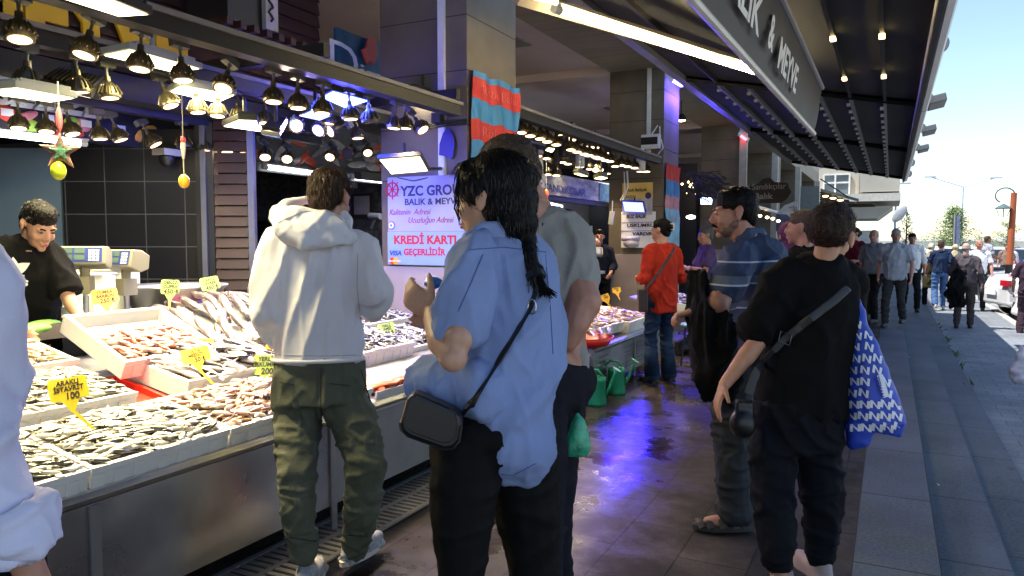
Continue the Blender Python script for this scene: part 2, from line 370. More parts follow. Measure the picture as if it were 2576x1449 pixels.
# end cheeks and outdoor speakers on the street edge of the awning
def pod(px, py, y, r_, lab, tail=True):
    c = at(px, py, y=y); t = thing('awning_cassette', lab, 'awning part', c, group='grey rounded cassettes along the awning edge')
    out = []
    for k in range(14):
        a = math.pi*(-.55+1.35*k/13); out.append((r_*math.cos(a)*.9, r_*math.sin(a)))
    out = [(-r_*1.0, -r_*.75)]+out+[(-r_*1.0, r_*.9)]
    MB().prism(out, c, X, Z, .05).obj('end_cap', mat('pale grey cap', (.16, .17, .18), .45), t, bevel=.006)
    if tail:
        q = c+Vector((.1, .3, 0)); MB().box(q, (r_*2.6, .5, r_*1.3), Matrix.Rotation(R(-12), 3, 'Y')).obj('cassette_body', mat('pale grey cap', (.42, .43, .45), .45), t, bevel=.01)
    MB().bb((.24, c.y-.03, c.z-.04), (c.x, c.y+.03, c.z+.02)).obj('bracket', DARKP, t)
for a in ((2366, 110, 7.0, .07, 'nearest and largest grey rounded cassette on the awning edge', False), (2332, 247, 9.1, .065, 'second grey cassette on the awning edge, with a boxy tail', True), (2318, 322, 11.4, .06, 'third grey cassette along the awning edge', True),
          (2306, 370, 13.7, .06, 'fourth grey cassette along the awning edge', True), (2292, 409, 16.5, .08, 'fifth grey disc shaped cassette on the far awning edge', False), (2286, 437, 19, .08, 'last grey disc shaped cassette at the end of the awning', False)): pod(*a)
o = MB().prism([(0, 0), (.28, .12), (.3, .3), (.18, .2)], at(2264, 322, y=11.5), X, Z, .03).obj('fabric_flap', AW)
tag(o, 'loose black fabric flap hanging under the awning edge', 'flap')
# hanging sign cloth "BALIK & MEYVE"
t = thing('hanging_sign', 'long dark grey hanging sign with white letters BALIK & MEYVE', 'sign', (-.6, 5, 2.85))
tp = lambda y: Vector((-.6, y, 2.85)); bt = lambda y: Vector((-.66-(7.44-y)*.02, y, 2.44))
V = []; F = []; n_ = 24
for i in range(n_+1):
    y = 2.6+(7.44-2.6)*i/n_
    for j in range(5):
        p = tp(y).lerp(bt(y), j/4); p.x += .012*math.sin(i*1.3+j*.5)*math.sin(math.pi*j/4); V.append(p)
for i in range(n_):
    for j in range(4): k = i*5+j; F.append((k, k+1, k+6, k+5))
mb = MB().add(V, F); mb.add([p+Vector((-.006, 0, 0)) for p in V], [f[::-1] for f in F])
mb.obj('sign_cloth', mat('charcoal sign vinyl', (.04, .037, .043), .6, 0, .15, 3), t, smooth=True)
MB().tube([tp(2.6), tp(7.46)], .022, 8).obj('top_bar', ALU, t)
MB().tube([bt(2.6), bt(7.46)], .022, 8).obj('bottom_bar', mat('pale bar', (.6, .58, .55), .4), t)
LT = mat('white lettering', (.82, .82, .82), .6)
def onsign(s_, y, y1, size, z): ttext(s_, size, LT, t, Vector((-.6-(2.85-z)/.41*(.06+(7.44-y)*.02)+.045, y, z)), Y, Vector((.12, 0, 1)), bold=.006, fit=y1-y)
onsign('BALIK', 3.2, 4.2, .25, 2.55); onsign('&', 4.42, 4.6, .26, 2.55); onsign('MEYVE', 4.83, 5.78, .25, 2.52)
# ================================================================= lamp types
def spot_proto():
    t = thing('spotlight', 'x', 'spotlight', (0, 0, 0))
    prof = [(.0, .115), (.016, .115), (.018, .085), (.03, .07), (.045, .05), (.056, .02), (.06, 0), (.06, -.012), (.05, -.014), (.05, -.006), (.0, -.006)]
    mb = MB().lathe(prof, seg=20)
    for k in range(14):
        a = 2*math.pi*k/14; M = Matrix.Rotation(a, 3, 'Z'); mb.box(M @ Vector((.05, 0, .035)), (.018, .005, .06), M @ Matrix.Rotation(R(-28), 3, 'Y'))
    loc_obj(mb, 'housing', mat('lamp bronze', (.1, .08, .05), .32, .7), t, smooth=False)
    loc_obj(MB().lathe([(.0, -.0155), (.03, -.0155), (.047, -.0145)], seg=20), 'lens', None, t)
    mb = MB().tube([(0, 0, .11), (0, 0, .17)], .008, 8); mb.box((.0, .0, .19), (.045, .1, .045)); mb.ell((0, 0, .165), (.013, .013, .013), seg=8, rings=6)
    loc_obj(mb, 'track_adapter', mat('adapter grey', (.11, .105, .09), .4, .3), t)
    return t
def lensmat(name, c1, c2, s):
    m = bpy.data.materials.new(name); n, b = nodes(m); L = n.links.new; N = n.nodes.new
    tc = N('ShaderNodeTexCoord'); vl = N('ShaderNodeVectorMath'); vl.operation = 'LENGTH'; L(tc.outputs['Object'], vl.inputs[0])
    cr = N('ShaderNodeValToRGB'); e = cr.color_ramp.elements; e[0].position = .018; e[0].color = (*c1, 1); e[1].position = .05; e[1].color = (*c2, 1)
    L(vl.outputs['Value'], cr.inputs[0]); L(cr.outputs[0], b.inputs['Emission Color']); b.inputs['Emission Strength'].default_value = s; b.inputs['Base Color'].default_value = (.5, .5, .5, 1)
    return m
LENS = lensmat('warm lens', (1, .8, .5), (.75, .42, .16), 5)
LENSOFF = mat('unlit lens', (.12, .11, .16), .15, 0, .2, 60)
lens_me = {}
def add_spot(c, label, group, rot=None, s=1, power=6, lit=True, col=(1, .76, .45)):
    global SPOT
    if SPOT is None:
        SPOT = spot_proto(); r_ = SPOT
    else: r_ = dup(SPOT)
    R_ = (rot or Matrix.Identity(3)).to_4x4()
    r_.matrix_world = Matrix.Translation(c) @ R_ @ Matrix.Diagonal((s, s, s, 1))
    r_['label'] = label; r_['group'] = group
    for ch in r_.children:
        if ch.name.startswith('lens'):
            key = lit
            if key not in lens_me:
                me = ch.data.copy(); me.materials.clear(); me.materials.append(LENS if lit else LENSOFF); lens_me[key] = me
            ch.data = lens_me[key]
    if power and lit: LAMPJOBS.append((r_, power*(3. if c.y < 2.7 and c.x > -3.6 else 1), col))
    return r_
SPOT = None; LAMPJOBS = []
# ---- stall 1 spotlights: (px, py of lens), row plane x
rows1 = [(-3.2, 'front', [(50, 100), (213, 140), (352, 175), (460, 203), (563, 225), (688, 257), (750, 272), (812, 285), (882, 300), (931, 308), (991, 323), (1019, 323), (1062, 328)]),
         (-3.9, 'middle', [(65, 213), (202, 233), (277, 247), (428, 267), (498, 283), (547, 292), (603, 300), (667, 310), (746, 320), (802, 331), (833, 333), (826, 311), (900, 348)]),
         (-4.9, 'rear', [(47, 323), (117, 332), (182, 338), (252, 350), (303, 353), (390, 365), (463, 370), (518, 380), (572, 385), (612, 390), (667, 397), (722, 402), (830, 397), (875, 389), (925, 386)])]
tilts = {(563, 225): (28, -12), (746, 320): (70, 0), (802, 331): (50, -25), (833, 333): (45, -50), (1062, 328): (25, 30), (390, 365): (10, 30), (722, 402): (45, 0), (830, 397): (45, -10), (925, 386): (45, 5), (875, 389): (60, -20), (667, 397): (35, 0),
         (303, 353): (5, 20), (612, 390): (25, 0), (572, 385): (25, 0), (428, 267): (12, 18), (213, 140): (10, -14), (50, 100): (12, 0), (47, 323): (10, 0), (117, 332): (12, 0), (182, 338): (12, 12)}
ORD = ['first', 'second', 'third', 'fourth', 'fifth', 'sixth', 'seventh', 'eighth', 'ninth', 'tenth', 'eleventh', 'twelfth', 'thirteenth', 'fourteenth', 'fifteenth', 'sixteenth', 'seventeenth', 'eighteenth']
camdir = lambda p: (Vector((0, 0, CH))-p).normalized()
for x_, rn, L_ in rows1:
    for k, (a, b) in enumerate(L_):
        c = at(a, b, x=x_); tt = tilts.get((a, b), (random.uniform(0, 8), random.uniform(-6, 6)))
        v = camdir(c); az = math.atan2(v.y, v.x)
        # lean the lens towards the viewer side by tt[0], sideways by tt[1]
        M = Matrix.Rotation(az, 3, 'Z') @ Matrix.Rotation(R(-tt[0]), 3, 'Y') @ Matrix.Rotation(R(tt[1]), 3, 'X') @ Matrix.Rotation(-az, 3, 'Z')
        lit = (a, b) not in ((875, 389), (931, 308), (463, 370))
        lab = '%s finned spotlight from the left in the %s row over the near counter' % (ORD[sorted(q[0] for q in L_).index(a)], rn)
        if (a, b) == (875, 389): lab = 'unlit round spotlight in the rear track row by the near column'
        if (a, b) == (746, 320): lab = 'spotlight in the middle row with its glowing face turned to the street'
        if (a, b) == (50, 100): lab = 'largest nearest finned spotlight hanging at the top left'
        add_spot(c+Z*.012, lab, 'track spotlights over the near fish counter', M, .93, {'front': 9, 'middle': 8, 'rear': 3.5}[rn], lit)
# tracks
def track(x, y0, y1, z, lab, w_=.035, mt=None, top=None):
    t = thing('lamp_track', lab, 'lamp track', (x, y0, z))
    MB().bb((x-w_, y0, z-.05), (x+w_, y1, z+.03)).obj('track_body', mt or DARKP, t)
    MB().bb((x-w_+.002, y0-.01, z+.031), (x+w_+.012, y1+.01, z+.058)).obj('track_lip', top or mat('pale lip', (.2, .185, .18), .5), t)
track(-3.13, .6, 5.2, 2.5, 'front black lamp track with a pale upper lip over the near stall', .05)
track(-3.9, .6, 5.6, 2.5, 'middle black lamp track with a pale lip inside the near stall', .04)
track(-4.9, 1.0, 5.6, 2.42, 'rear black lamp track above the shop fascia', .04)
for k, yy in enumerate((1.6, 3.6, 5.15)):
    o = MB().bb((-10, yy, 2.58), (-3.1, yy+.06, 2.66)).obj('ceiling_strut', DARKP); tag(o, ['leftmost', 'middle', 'rightmost'][k]+' black cross strut carrying the lamp tracks of the near stall', 'strut', group='struts over the near stall')
track(-3.13, 6.25, 11.0, 2.64, 'front grey lamp track with a white lip over the second stall', .05)
track(-3.95, 6.25, 11.0, 2.6, 'rear black lamp track over the second stall', .04)
# ---- stall 2 spotlights
def q2(x, y): return (1274.6+x/4.8, 234.8+y/4.8)
r1 = [(175, 460), (285, 500), (405, 535), (490, 570), (600, 607), (775, 668), (850, 695), (935, 720), (1000, 738), (1075, 757), (1130, 775), (1190, 797), (1250, 810), (1310, 870), (1385, 858), (1460, 873), (1545, 890), (1690, 935)]
r2 = [(300, 718), (380, 745), (482, 775), (675, 822), (740, 842), (650, 525), (725, 545), (795, 550), (960, 635), (1020, 640), (1080, 645), (600, 980), (1000, 905), (1075, 915), (1215, 960)]
r3 = [(520, 680), (610, 690), (500, 970), (780, 720), (1430, 755), (1155, 925), (1165, 990), (1480, 760), (640, 560), (705, 600), (880, 625), (905, 655), (1400, 700), (1220, 715)]
for x_, L_, rn in ((-3.2, r1, 'front'), (-3.9, r2, 'middle'), (-4.7, r3, 'rear')):
    for k, p in enumerate(L_):
        a, b = q2(*p); c = at(a, b, x=x_); tl = 40 if p in ((650, 525), (725, 545), (1075, 915), (1155, 925), (1165, 990)) else 8
        v = camdir(c); az = math.atan2(v.y, v.x); M = Matrix.Rotation(az, 3, 'Z') @ Matrix.Rotation(R(-tl), 3, 'Y') @ Matrix.Rotation(-az, 3, 'Z')
        add_spot(c, '%s spotlight from the left in the %s row over the second fish stall' % (ORD[sorted(L_).index(p)], rn), 'track spotlights over the second fish stall', M, 1.05, 12 if k % 2 == 0 else 0, True)
# white cylinder lamps of stall 2
def cyl_lamp(px, py, x, lab, m_, s=1., lit=0, br=None):
    c = at(px, py, x=x); t = thing('cylinder_lamp', lab, 'lamp', c)
    MB().lathe([(0, .1*s), (.055*s, .1*s), (.06*s, -.1*s), (.05*s, -.1*s), (.05*s, -.07*s), (0, -.07*s)], c, 18).obj('lamp_body', m_, t, smooth=False)
    MB().tube([c+Z*.1*s, c+Z*.15*s], .01, 8).box(c+Z*(.17*s), (.07, .12, .04)).obj('mount', m_, t)
    if lit: MB().lathe([(0, -.085*s), (.048*s, -.085*s)], c, 18).obj('lens', emit('bright lamp face', (1, .8, .5), 14), t)
cyl_lamp(*q2(885, 800), -3.6, 'white cylinder lamp among the lamps of the second stall', WHITEP, 1, 1)
cyl_lamp(*q2(385, 880), -3.8, 'cream cylinder lamp hanging low at the left of the second stall', mat('cream lamp', (.6, .57, .5), .4))
cyl_lamp(*q2(590, 760), -3.8, 'dark cylinder lamp beside the cream one in the second stall', DARKP)
cyl_lamp(*q2(1620, 850), -3.25, 'bright white rounded lamp at the far end of the second lamp row', WHITEP, 1.15, 1)
cyl_lamp(*q2(685, 640), -3.5, 'tall black cylinder lamp in the second stall', DARKP, 1.2)
# ---- flat LED panels
def panel(q, lab, col, s, hous, th=.035, group=None, fin=True, rim=.1, power=0):
    q = [Vector(p) for p in q]; c = sum(q, Vector())/4; n = (q[1]-q[0]).cross(q[3]-q[0]).normalized()
    if n.z > 0: q = q[::-1]; n = -n
    t = thing('flood_panel', lab, 'floodlight', c, group=group)
    out = [c+(p-c)*(1+rim) for p in q]; mb = MB().slab([p-n*.004 for p in out], n, th)
    mb.obj('housing', hous, t, bevel=.004)
    fn = MB(); e = (out[1]-out[0]); 
    for k in range(12):
        a = out[0]+e*((k+.5)/12); b_ = out[3]+(out[2]-out[3])*((k+.5)/12); mid = (a+b_)/2-n*(th+.012); fn.box(mid, ((b_-a).length*.8, .006, .02), Matrix((( (b_-a).normalized()), (n.cross((b_-a).normalized())), n)).transposed())
    fn.obj('cooling_fin', hous, t)
    br = MB().tube([c-n*th, c-n*(th+.02)+Z*.12], .012, 6); br.obj('bracket', hous, t)
    MB().add(q, [(0, 1, 2, 3)]).obj('diffuser', emit('panel %s %.1f' % (str(col), s), col, s), t)
    if power:
        ld = bpy.data.lights.new('panel_light', 'AREA'); ld.energy = power; ld.color = col; ld.shape = 'RECTANGLE'
        ld.size = (q[1]-q[0]).length; ld.size_y = (q[3]-q[0]).length; lo = bpy.data.objects.new('panel_light', ld); COL.objects.link(lo); lo.parent = t
        lo.location = n*.02; lo.rotation_euler = (-n).to_track_quat('Z', 'Y').to_euler()
    return t
LGREY = mat('panel grey', (.35, .36, .36), .45)
def hp(pts, z): return [at(a, b, z=z) for a, b in pts]
YG = (1, .9, .42); BL = (.06, .1, 1)
GP = 'lit flat panels over the near fish counter'
panel(hp([(60, -34), (300, 42), (373, 37), (205, -30)], 2.36), 'large black flood panel glowing at the very top left', (1, .84, .45), 5, DARKP, power=22)
panel(hp([(262, 140), (330, 127), (500, 174), (432, 181)], 2.45), 'pale grey flood panel in front of the yellow letters', YG, 5, LGREY, power=8)
panel([at(153, 192, d=4.3), at(262, 213, d=4.3), at(227, 247, d=4.05), at(110, 218, d=4.05)], 'warm flood panel tilted to the street behind the second spotlight', (1, .88, .6), 4, DARKP, power=8)
panel(hp([(-60, 232), (43, 223), (185, 248), (127, 257)], 2.2), 'grey finned flood panel lowest at the left edge of the stall', YG, 5, LGREY, power=8)
panel(hp([(428, 232), (457, 217), (588, 240), (547, 258)], 2.38), 'pale flood panel behind three spotlights in the stall middle', YG, 6, LGREY, power=8)
panel(hp([(563, 318), (600, 303), (645, 305), (655, 331)], 2.2), 'small warm flood panel low beside the bluish one', (1, .85, .5), 9, DARKP, power=8)
panel(hp([(809, 245), (838, 230), (927, 254), (869, 272)], 2.42), 'largest blue flood panel under the front track by the near column', BL, 14, DARKP, power=12)
panel([at(696, 309, d=5.1), at(722, 312, d=5.1), at(703, 346, d=4.9), at(660, 339, d=4.9)], 'blue flood panel tilted to the street in the middle of the lamps', (.25, .5, 1), 6, DARKP, power=10)
panel(hp([(755, 292), (783, 279), (831, 292), (804, 303)], 2.3), 'small blue flood panel between the middle row spotlights', BL, 9, DARKP, power=9)
panel([at(955, 402, d=5.55), at(1056, 394, d=5.55), at(1076, 430, d=5.8), at(985, 438, d=5.8)], 'black floodlight with a bright warm face on the near column', (1, .85, .42), 3, DARKP, power=5)
panel(hp([(999, 230), (1045, 230), (1120, 255), (1089, 255)], 2.66), 'flat black flood panel above the track at the near column', (1, .88, .5), 5, DARKP, rim=.35, power=6)
panel(hp([q2(810, 970), q2(870, 965), q2(985, 1005), q2(900, 1000)], 2.2), 'small amber panel lamp in the second stall', (1, .85, .2), 6, DARKP)
panel(hp([q2(1055, 1030), q2(1140, 1005), q2(1220, 1025), q2(1145, 1045)], 2.15), 'pale square panel lamp at the right of the second stall', YG, 6, DARKP)
panel(hp([q2(470, 690), q2(500, 660), q2(580, 670), q2(550, 710)], 2.45), 'bright square panel lamp at the left of the second stall', YG, 6, DARKP, power=8)
panel([at(*q2(1400, 1310), y=11.0), at(*q2(1640, 1320), y=11.0), at(*q2(1665, 1435), y=11.08), at(*q2(1425, 1425), y=11.08)][:4], 'blue white floodlight with black frame on the second column', (.05, .065, 1), 9, BLACKM, power=0)
ld = bpy.data.lights.new('flood_beam', 'AREA'); ld.energy = 11; ld.spread = R(80); ld.color = (.035, .015, 1); ld.size = .5; ld.size_y = .45; ld.shape = 'RECTANGLE'
lo = bpy.data.objects.new('flood_beam', ld); COL.objects.link(lo); lo.location = at(*q2(1530, 1375), y=10.9); lo.rotation_euler = Vector((-.35, .9, .5)).to_track_quat('Z', 'Y').to_euler()
panel([at(1762, 496, y=16.8), at(1792, 498, y=16.8), at(1790, 514, y=16.9), at(1763, 514, y=16.9)], 'far blue white floodlight glowing behind the man in the polo shirt', (.2, .3, 1), 12, BLACKM)
ld = bpy.data.lights.new('flood_beam', 'AREA'); ld.energy = 8; ld.spread = R(90); ld.color = (.1, .06, 1); ld.size = .3; ld.size_y = .2
lo = bpy.data.objects.new('flood_beam', ld); COL.objects.link(lo); lo.location = at(1777, 505, y=16.6); lo.rotation_euler = Vector((-.2, .95, .3)).to_track_quat('Z', 'Y').to_euler()
for (a_, b_, x_, e_) in ((868, 262, -3.45, 22), (795, 300, -3.9, 14), (690, 345, -4.3, 4)):
    ld = bpy.data.lights.new('blue_glow', 'POINT'); ld.energy = e_; ld.color = (.05, .05, 1); ld.shadow_soft_size = .08; lo = bpy.data.objects.new('blue_glow', ld); COL.objects.link(lo); lo.location = at(a_, b_, x=x_)-Z*.07
# spot light sources
for r_, pw, col in LAMPJOBS:
    ld = bpy.data.lights.get('spot_beam%s%s' % (pw, col[2])) or bpy.data.lights.new('spot_beam%s%s' % (pw, col[2]), 'SPOT')
    ld.energy = pw*4.2; ld.color = col; ld.spot_size = R(88); ld.spot_blend = .85; ld.shadow_soft_size = .045
    lo = bpy.data.objects.new('spot_beam', ld); COL.objects.link(lo); lo.parent = r_; lo.location = (0, 0, -.03)
# ---- tubes
def tubelight(a, b, r_, lab, col, s, cap=True):
    a, b = Vector(a), Vector(b); t = thing('tube_light', lab, 'tube light', a); d_ = (b-a).normalized()
    MB().tube([a, b], r_, 8).obj('tube', emit('tube %s %.1f' % (str(col), s), col, s), t)
    MB().tube([a+Z*r_*1.4-d_*.06, b+Z*r_*1.4+d_*.06], [(r_*1.1, r_*.5)]*2, 6, side=X).tube([a-d_*.07, a], r_*1.15, 8).tube([b, b+d_*.05], r_*1.15, 8).obj('fitting', WHITEP, t)
tubelight(at(-120, 322, x=-5.2), at(200, 360, x=-5.2), .02, 'cold white tube light at the left over the tiled wall', (.85, .9, 1), 9)
tubelight(at(672, 421, x=-6), at(792, 437, x=-6), .022, 'left cold white tube light behind the man in the hoodie', (.85, .9, 1), 9)
tubelight(at(890, 447, x=-6), at(962, 457, x=-6), .022, 'right cold white tube light beside the near column', (.85, .9, 1), 9)
tubelight(at(1410, 27, z=3), at(1950, 196, z=3), .027, 'long bright yellow white tube light under the awning', (1, .8, .4), 36)
t = thing('lamp_beam', 'pale beam carrying the long tube light under the awning', 'beam', at(1300, -10, z=3.1))
MB().tube([at(1300, -10, z=3.1), at(1985, 195, z=3.12)], [(.06, .06)]*2, 4, side=X).obj('beam_body', mat('pale beam', (.42, .36, .29), .5), t)
MB().tube([at(1330, -12, z=3.0), at(1400, 6, z=3.0)], .02, 6).obj('tube_end', emit('tube end', (1, .9, .5), 5), t)
tubelight(at(1340, 435, x=-5.2), at(1533, 467, x=-5.2), .022, 'cold white tube light row over the second shop sign', (.8, .9, 1), 10)
tubelight(at(1370, 512, x=-6.2), at(1412, 521, x=-6.2), .03, 'short white tube light inside the second shop', (.8, .9, 1), 10)
o = tubelight(at(1690, 200, x=-3.02), at(1713, 214, x=-3.02), .03, 'blue tube light high on the second column', (.12, .1, 1), 14)
ld = bpy.data.lights.new('blue_beam', 'AREA'); ld.energy = 22; ld.color = (.12, .05, 1); ld.size = .4; ld.size_y = .06; ld.shape = 'RECTANGLE'
lo = bpy.data.objects.new('blue_beam', ld); COL.objects.link(lo); lo.location = (-2.85, 12, 3.75); lo.rotation_euler = Vector((.7, .1, .7)).to_track_quat('Z', 'Y').to_euler()
tubelight(at(1864, 342, y=17.3), at(1878, 352, y=17.3), .03, 'small red tube light on the third column', (1, .05, .08), 8)
# ================================================================= counters
def ctop(x): return .575+(-2.46-x)*.2
def counter(y0, y1, xf, zt, zb, lab, perf=False, back=-3.95):
    t = thing('fish_counter', lab, 'counter', (xf, y0, 0))
    MB().bb((xf-.03, y0, zb), (xf, y1, zt-.05)).obj('front_panel', mat('counter front steel', (.38, .385, .41), .25, 1., .25, 2.2, .06, 30, r2=.4), t)
    lp = MB(); lp.tube([(xf-.03, y0-.01, zt-.025), (xf-.03, y1+.01, zt-.025)], [(.05, .028)]*2, 8, side=X); lp.obj('front_lip', STEEL, t, smooth=False)
    tp_ = MB().slab([(xf-.02, y0, zt-.04), (xf-.02, y1, zt-.04), (back, y1, zt+.2), (back, y0, zt+.2)], -Z, .03); tp_.obj('worktop', STEELD, t)
    sd_ = MB(); sd_.slab([(xf-.01, y1, zb), (back, y1, zb), (back, y1, zt+.18), (xf-.01, y1, zt-.07)], Y, -.02); sd_.obj('end_panel', STEELD, t)
    for yy in np.arange(y0+1.2, y1, 1.25): MB().bb((xf+.001, yy, .02), (xf+.012, yy+.04, zt-.055)).obj('leg', mat('leg steel', (.3, .3, .32), .35, .8), t)
    MB().bb((xf-.35, y0, .012), (xf-.3, y1, zb+.05)).obj('toe_board', mat('black toe board', (.008, .008, .009), .5), t)
    if perf:
        h = MB()
        for zz in (.16, .2, .27, .31, .36):
            yy = y0+.15
            while yy < y1-.1:
                if (int(yy*2.2)) % 3 or zz < .25: h.bb((xf+.0005, yy, zz), (xf+.002, yy+.012, zz+.008))
                yy += .03
        h.obj('vent_holes', BLACKM, t)
    return t
c1 = counter(.4, 5.25, -2.46, .6, .14, 'near stainless steel fish counter with a rounded front lip')
MB().bb((-2.46+.0015, 2.86, .145), (-2.46+.0035, 5.2, .54)).obj('side_sheet', mat('pale scuffed sheet', (.22, .22, .235), .45, .3, .12, 4), c1)
c2 = counter(6.4, 8.6, -2.4, .47, .1, 'second fish counter with perforated grey front', True)
c3 = counter(9.3, 10.9, -2.05, .5, .12, 'third small fish counter beyond the woman in red', False, back=-3.0)
# ================================================================= foam crates
def mframe(x0, y1, z, tilt):      # local x: towards the stall, local y: towards -Y, local z: up
    a = R(tilt); return Matrix(((-math.cos(a), 0, math.sin(a), x0), (0, -1, 0, y1), (math.sin(a), 0, math.cos(a), z), (0, 0, 0, 1)))
CR = {}
def crate(name, x0, y0, y1, z, dep, h, tilt, lab, seed=1, mt=None, cat='crate'):
    M = mframe(x0, y1, z, tilt); W = y1-y0; th = .022; rnd = random.Random(seed); mb = MB()
    t = thing('fish_crate', lab, cat, M.translation, M.to_euler(), group='white foam fish crates')
    t.matrix_world = M
    def wall(a, b, tt, hh):
        mb.bb((min(a[0], b[0]), min(a[1], b[1]), 0), (max(a[0], b[0]), max(a[1], b[1]), hh))
    mb.bb((0, 0, 0), (dep, W, .02)); mb.bb((0, 0, .0201), (th, W, h)); mb.bb((dep-th, 0, .0201), (dep, W, h))
    mb.bb((th, 0, .0201), (dep-th, th, h)); mb.bb((th, W-th, .0201), (dep-th, W, h))
    mb.bb((-.006, -.003, h-.022), (-.0005, W+.003, h+.004))
    for k in range(int(W/.085)): y = (k+.5)*.085+rnd.uniform(-.01, .01); mb.bb((-.0045, y, .004), (-.0003, y+.045, h-.026))
    for k in range(3): y = rnd.uniform(.05, W-.1); mb.bb((-.004, y, h), (.02, y+rnd.uniform(.02, .08), h+.008))
    o = loc_obj(mb, 'crate_body', mt or STYRO, t, bevel=.004)
    return t, M, (dep, W, h)
# ---- fish
def fish_uvmesh(L, H, Wd, fork=.2, fin=.5, seg=8, nr=9):
    V = []; F = []; U = []
    for i in range(nr):
        u = i/(nr-1); s = (math.sin(math.pi*min(1, u*1.05+.02)**.72))**.85 if u < .97 else .12
        s = max(s, .1 if i else .12); x = (u-.5)*L*.86
        for k in range(seg):
            a = 2*math.pi*k/seg; V.append((x, math.cos(a+math.pi/2)*Wd*s*.5, math.sin(a+math.pi/2)*H*s*.5)); U.append((u, abs(1-2*k/seg) if True else 0))
    for i in range(nr-1):
        for k in range(seg): F.append((i*seg+k, i*seg+(k+1) % seg, (i+1)*seg+(k+1) % seg, (i+1)*seg+k))
    F.append(tuple(range(seg))[::-1])
    b = len(V); xt = L*.42
    for p in ((xt, 0, 0), (xt+L*.13, 0, H*.62), (xt+L*.07, 0, 0), (xt+L*.13, 0, -H*.62)): V.append(p); U.append((1.1, .5))
    F += [(b, b+1, b+2), (b, b+2, b+3)]
    b = len(V)
    for p in ((-L*.12, 0, H*.47), (-L*.02, 0, H*(.5+fin*.4)), (L*.2, 0, H*.3), (L*.0, 0, -H*.45), (L*.08, 0, -H*(.5+fin*.2)), (L*.2, 0, -H*.28)): V.append(p); U.append((.6, 1.1))
    F += [(b, b+1, b+2), (b+3, b+5, b+4)]
    return np.array(V, float), F, np.array(U, float)
def fish_mat(name, back, side, belly, spots=0., stripe=.5, rough=.22):
    m = bpy.data.materials.new(name); n, b = nodes(m); L = n.links.new; N = n.nodes.new
    uv = N('ShaderNodeUVMap'); sp = N('ShaderNodeSeparateXYZ'); L(uv.outputs[0], sp.inputs[0])
    gm = N('ShaderNodeNewGeometry'); nz = N('ShaderNodeTexNoise'); nz.inputs['Scale'].default_value = 45; nz.inputs['Detail'].default_value = 3; L(gm.outputs['Position'], nz.inputs['Vector'])
    ad = N('ShaderNodeMath'); ad.operation = 'MULTIPLY_ADD'; ad.inputs[1].default_value = .35; L(nz.outputs[0], ad.inputs[0]); L(sp.outputs[1], ad.inputs[2])
    cr = N('ShaderNodeValToRGB'); e = cr.color_ramp.elements
    e[0].position = .55; e[0].color = (*belly, 1); e[1].position = .95+stripe*.05; e[1].color = (*back, 1)
    k = e.new(.72-stripe*.1); k.color = (*side, 1)
    L(ad.outputs[0], cr.inputs[0])
    # dark eye spot
    c = N('ShaderNodeCombineXYZ'); c.inputs[0].default_value = .085; c.inputs[1].default_value = .62
    ds = N('ShaderNodeVectorMath'); ds.operation = 'DISTANCE'; mu = N('ShaderNodeVectorMath'); mu.operation = 'MULTIPLY'; mu.inputs[1].default_value = (1, .25, 0)
    mu2 = N('ShaderNodeVectorMath'); mu2.operation = 'MULTIPLY'; mu2.inputs[1].default_value = (1, .25, 0)
    L(uv.outputs[0], mu.inputs[0]); L(c.outputs[0], mu2.inputs[0]); L(mu.outputs[0], ds.inputs[0]); L(mu2.outputs[0], ds.inputs[1])
    lt = N('ShaderNodeMath'); lt.operation = 'LESS_THAN'; lt.inputs[1].default_value = .03; L(ds.outputs['Value'], lt.inputs[0])
    mx = N('ShaderNodeMixRGB'); L(lt.outputs[0], mx.inputs[0]); L(cr.outputs[0], mx.inputs[1]); mx.inputs[2].default_value = (.01, .01, .012, 1)
    oi = N('ShaderNodeObjectInfo'); hs = N('ShaderNodeHueSaturation'); mr = N('ShaderNodeMapRange'); mr.inputs[3].default_value = .7; mr.inputs[4].default_value = 1.2
    L(oi.outputs['Random'], mr.inputs[0]); L(mr.outputs[0], hs.inputs['Value']); L(mx.outputs[0], hs.inputs['Color'])
    L(hs.outputs[0], b.inputs['Base Color']); b.inputs['Roughness'].default_value = rough; b.inputs['Metallic'].default_value = .25; b.inputs['Coat Weight'].default_value = .4
    b.inputs['Coat Roughness'].default_value = .1
    return m
KINDS = {  # length, height, width, material
 'horse_mackerel': (.11, .026, .018, fish_mat('mackerel skin', (.05, .05, .04), (.5, .48, .36), (.84, .8, .62), stripe=.4)),
 'whiting': (.12, .026, .022, fish_mat('whiting skin', (.3, .16, .1), (.52, .36, .27), (.78, .66, .55))),
 'pale_fish': (.1, .024, .02, fish_mat('pale fish skin', (.28, .17, .09), (.56, .46, .33), (.78, .74, .6))),
 'red_mullet': (.115, .028, .022, fish_mat('mullet skin', (.3, .07, .04), (.5, .2, .13), (.72, .52, .42))),
 'grey_mullet': (.19, .04, .034, fish_mat('grey mullet skin', (.03, .03, .035), (.38, .33, .34), (.78, .72, .7))),
 'sea_bass': (.36, .075, .05, fish_mat('bass skin', (.14, .11, .11), (.5, .42, .42), (.82, .74, .7))),
 'sea_bream': (.25, .11, .045, fish_mat('bream skin', (.1, .09, .09), (.42, .37, .38), (.75, .68, .66))),
 'mackerel': (.27, .055, .045, fish_mat('striped mackerel skin', (.02, .03, .06), (.12, .13, .2), (.6, .55, .55), stripe=0)),
 'anchovy': (.115, .019, .014, fish_mat('anchovy skin', (.015, .018, .03), (.16, .17, .22), (.72, .7, .75), stripe=0)),
}
FM = {}
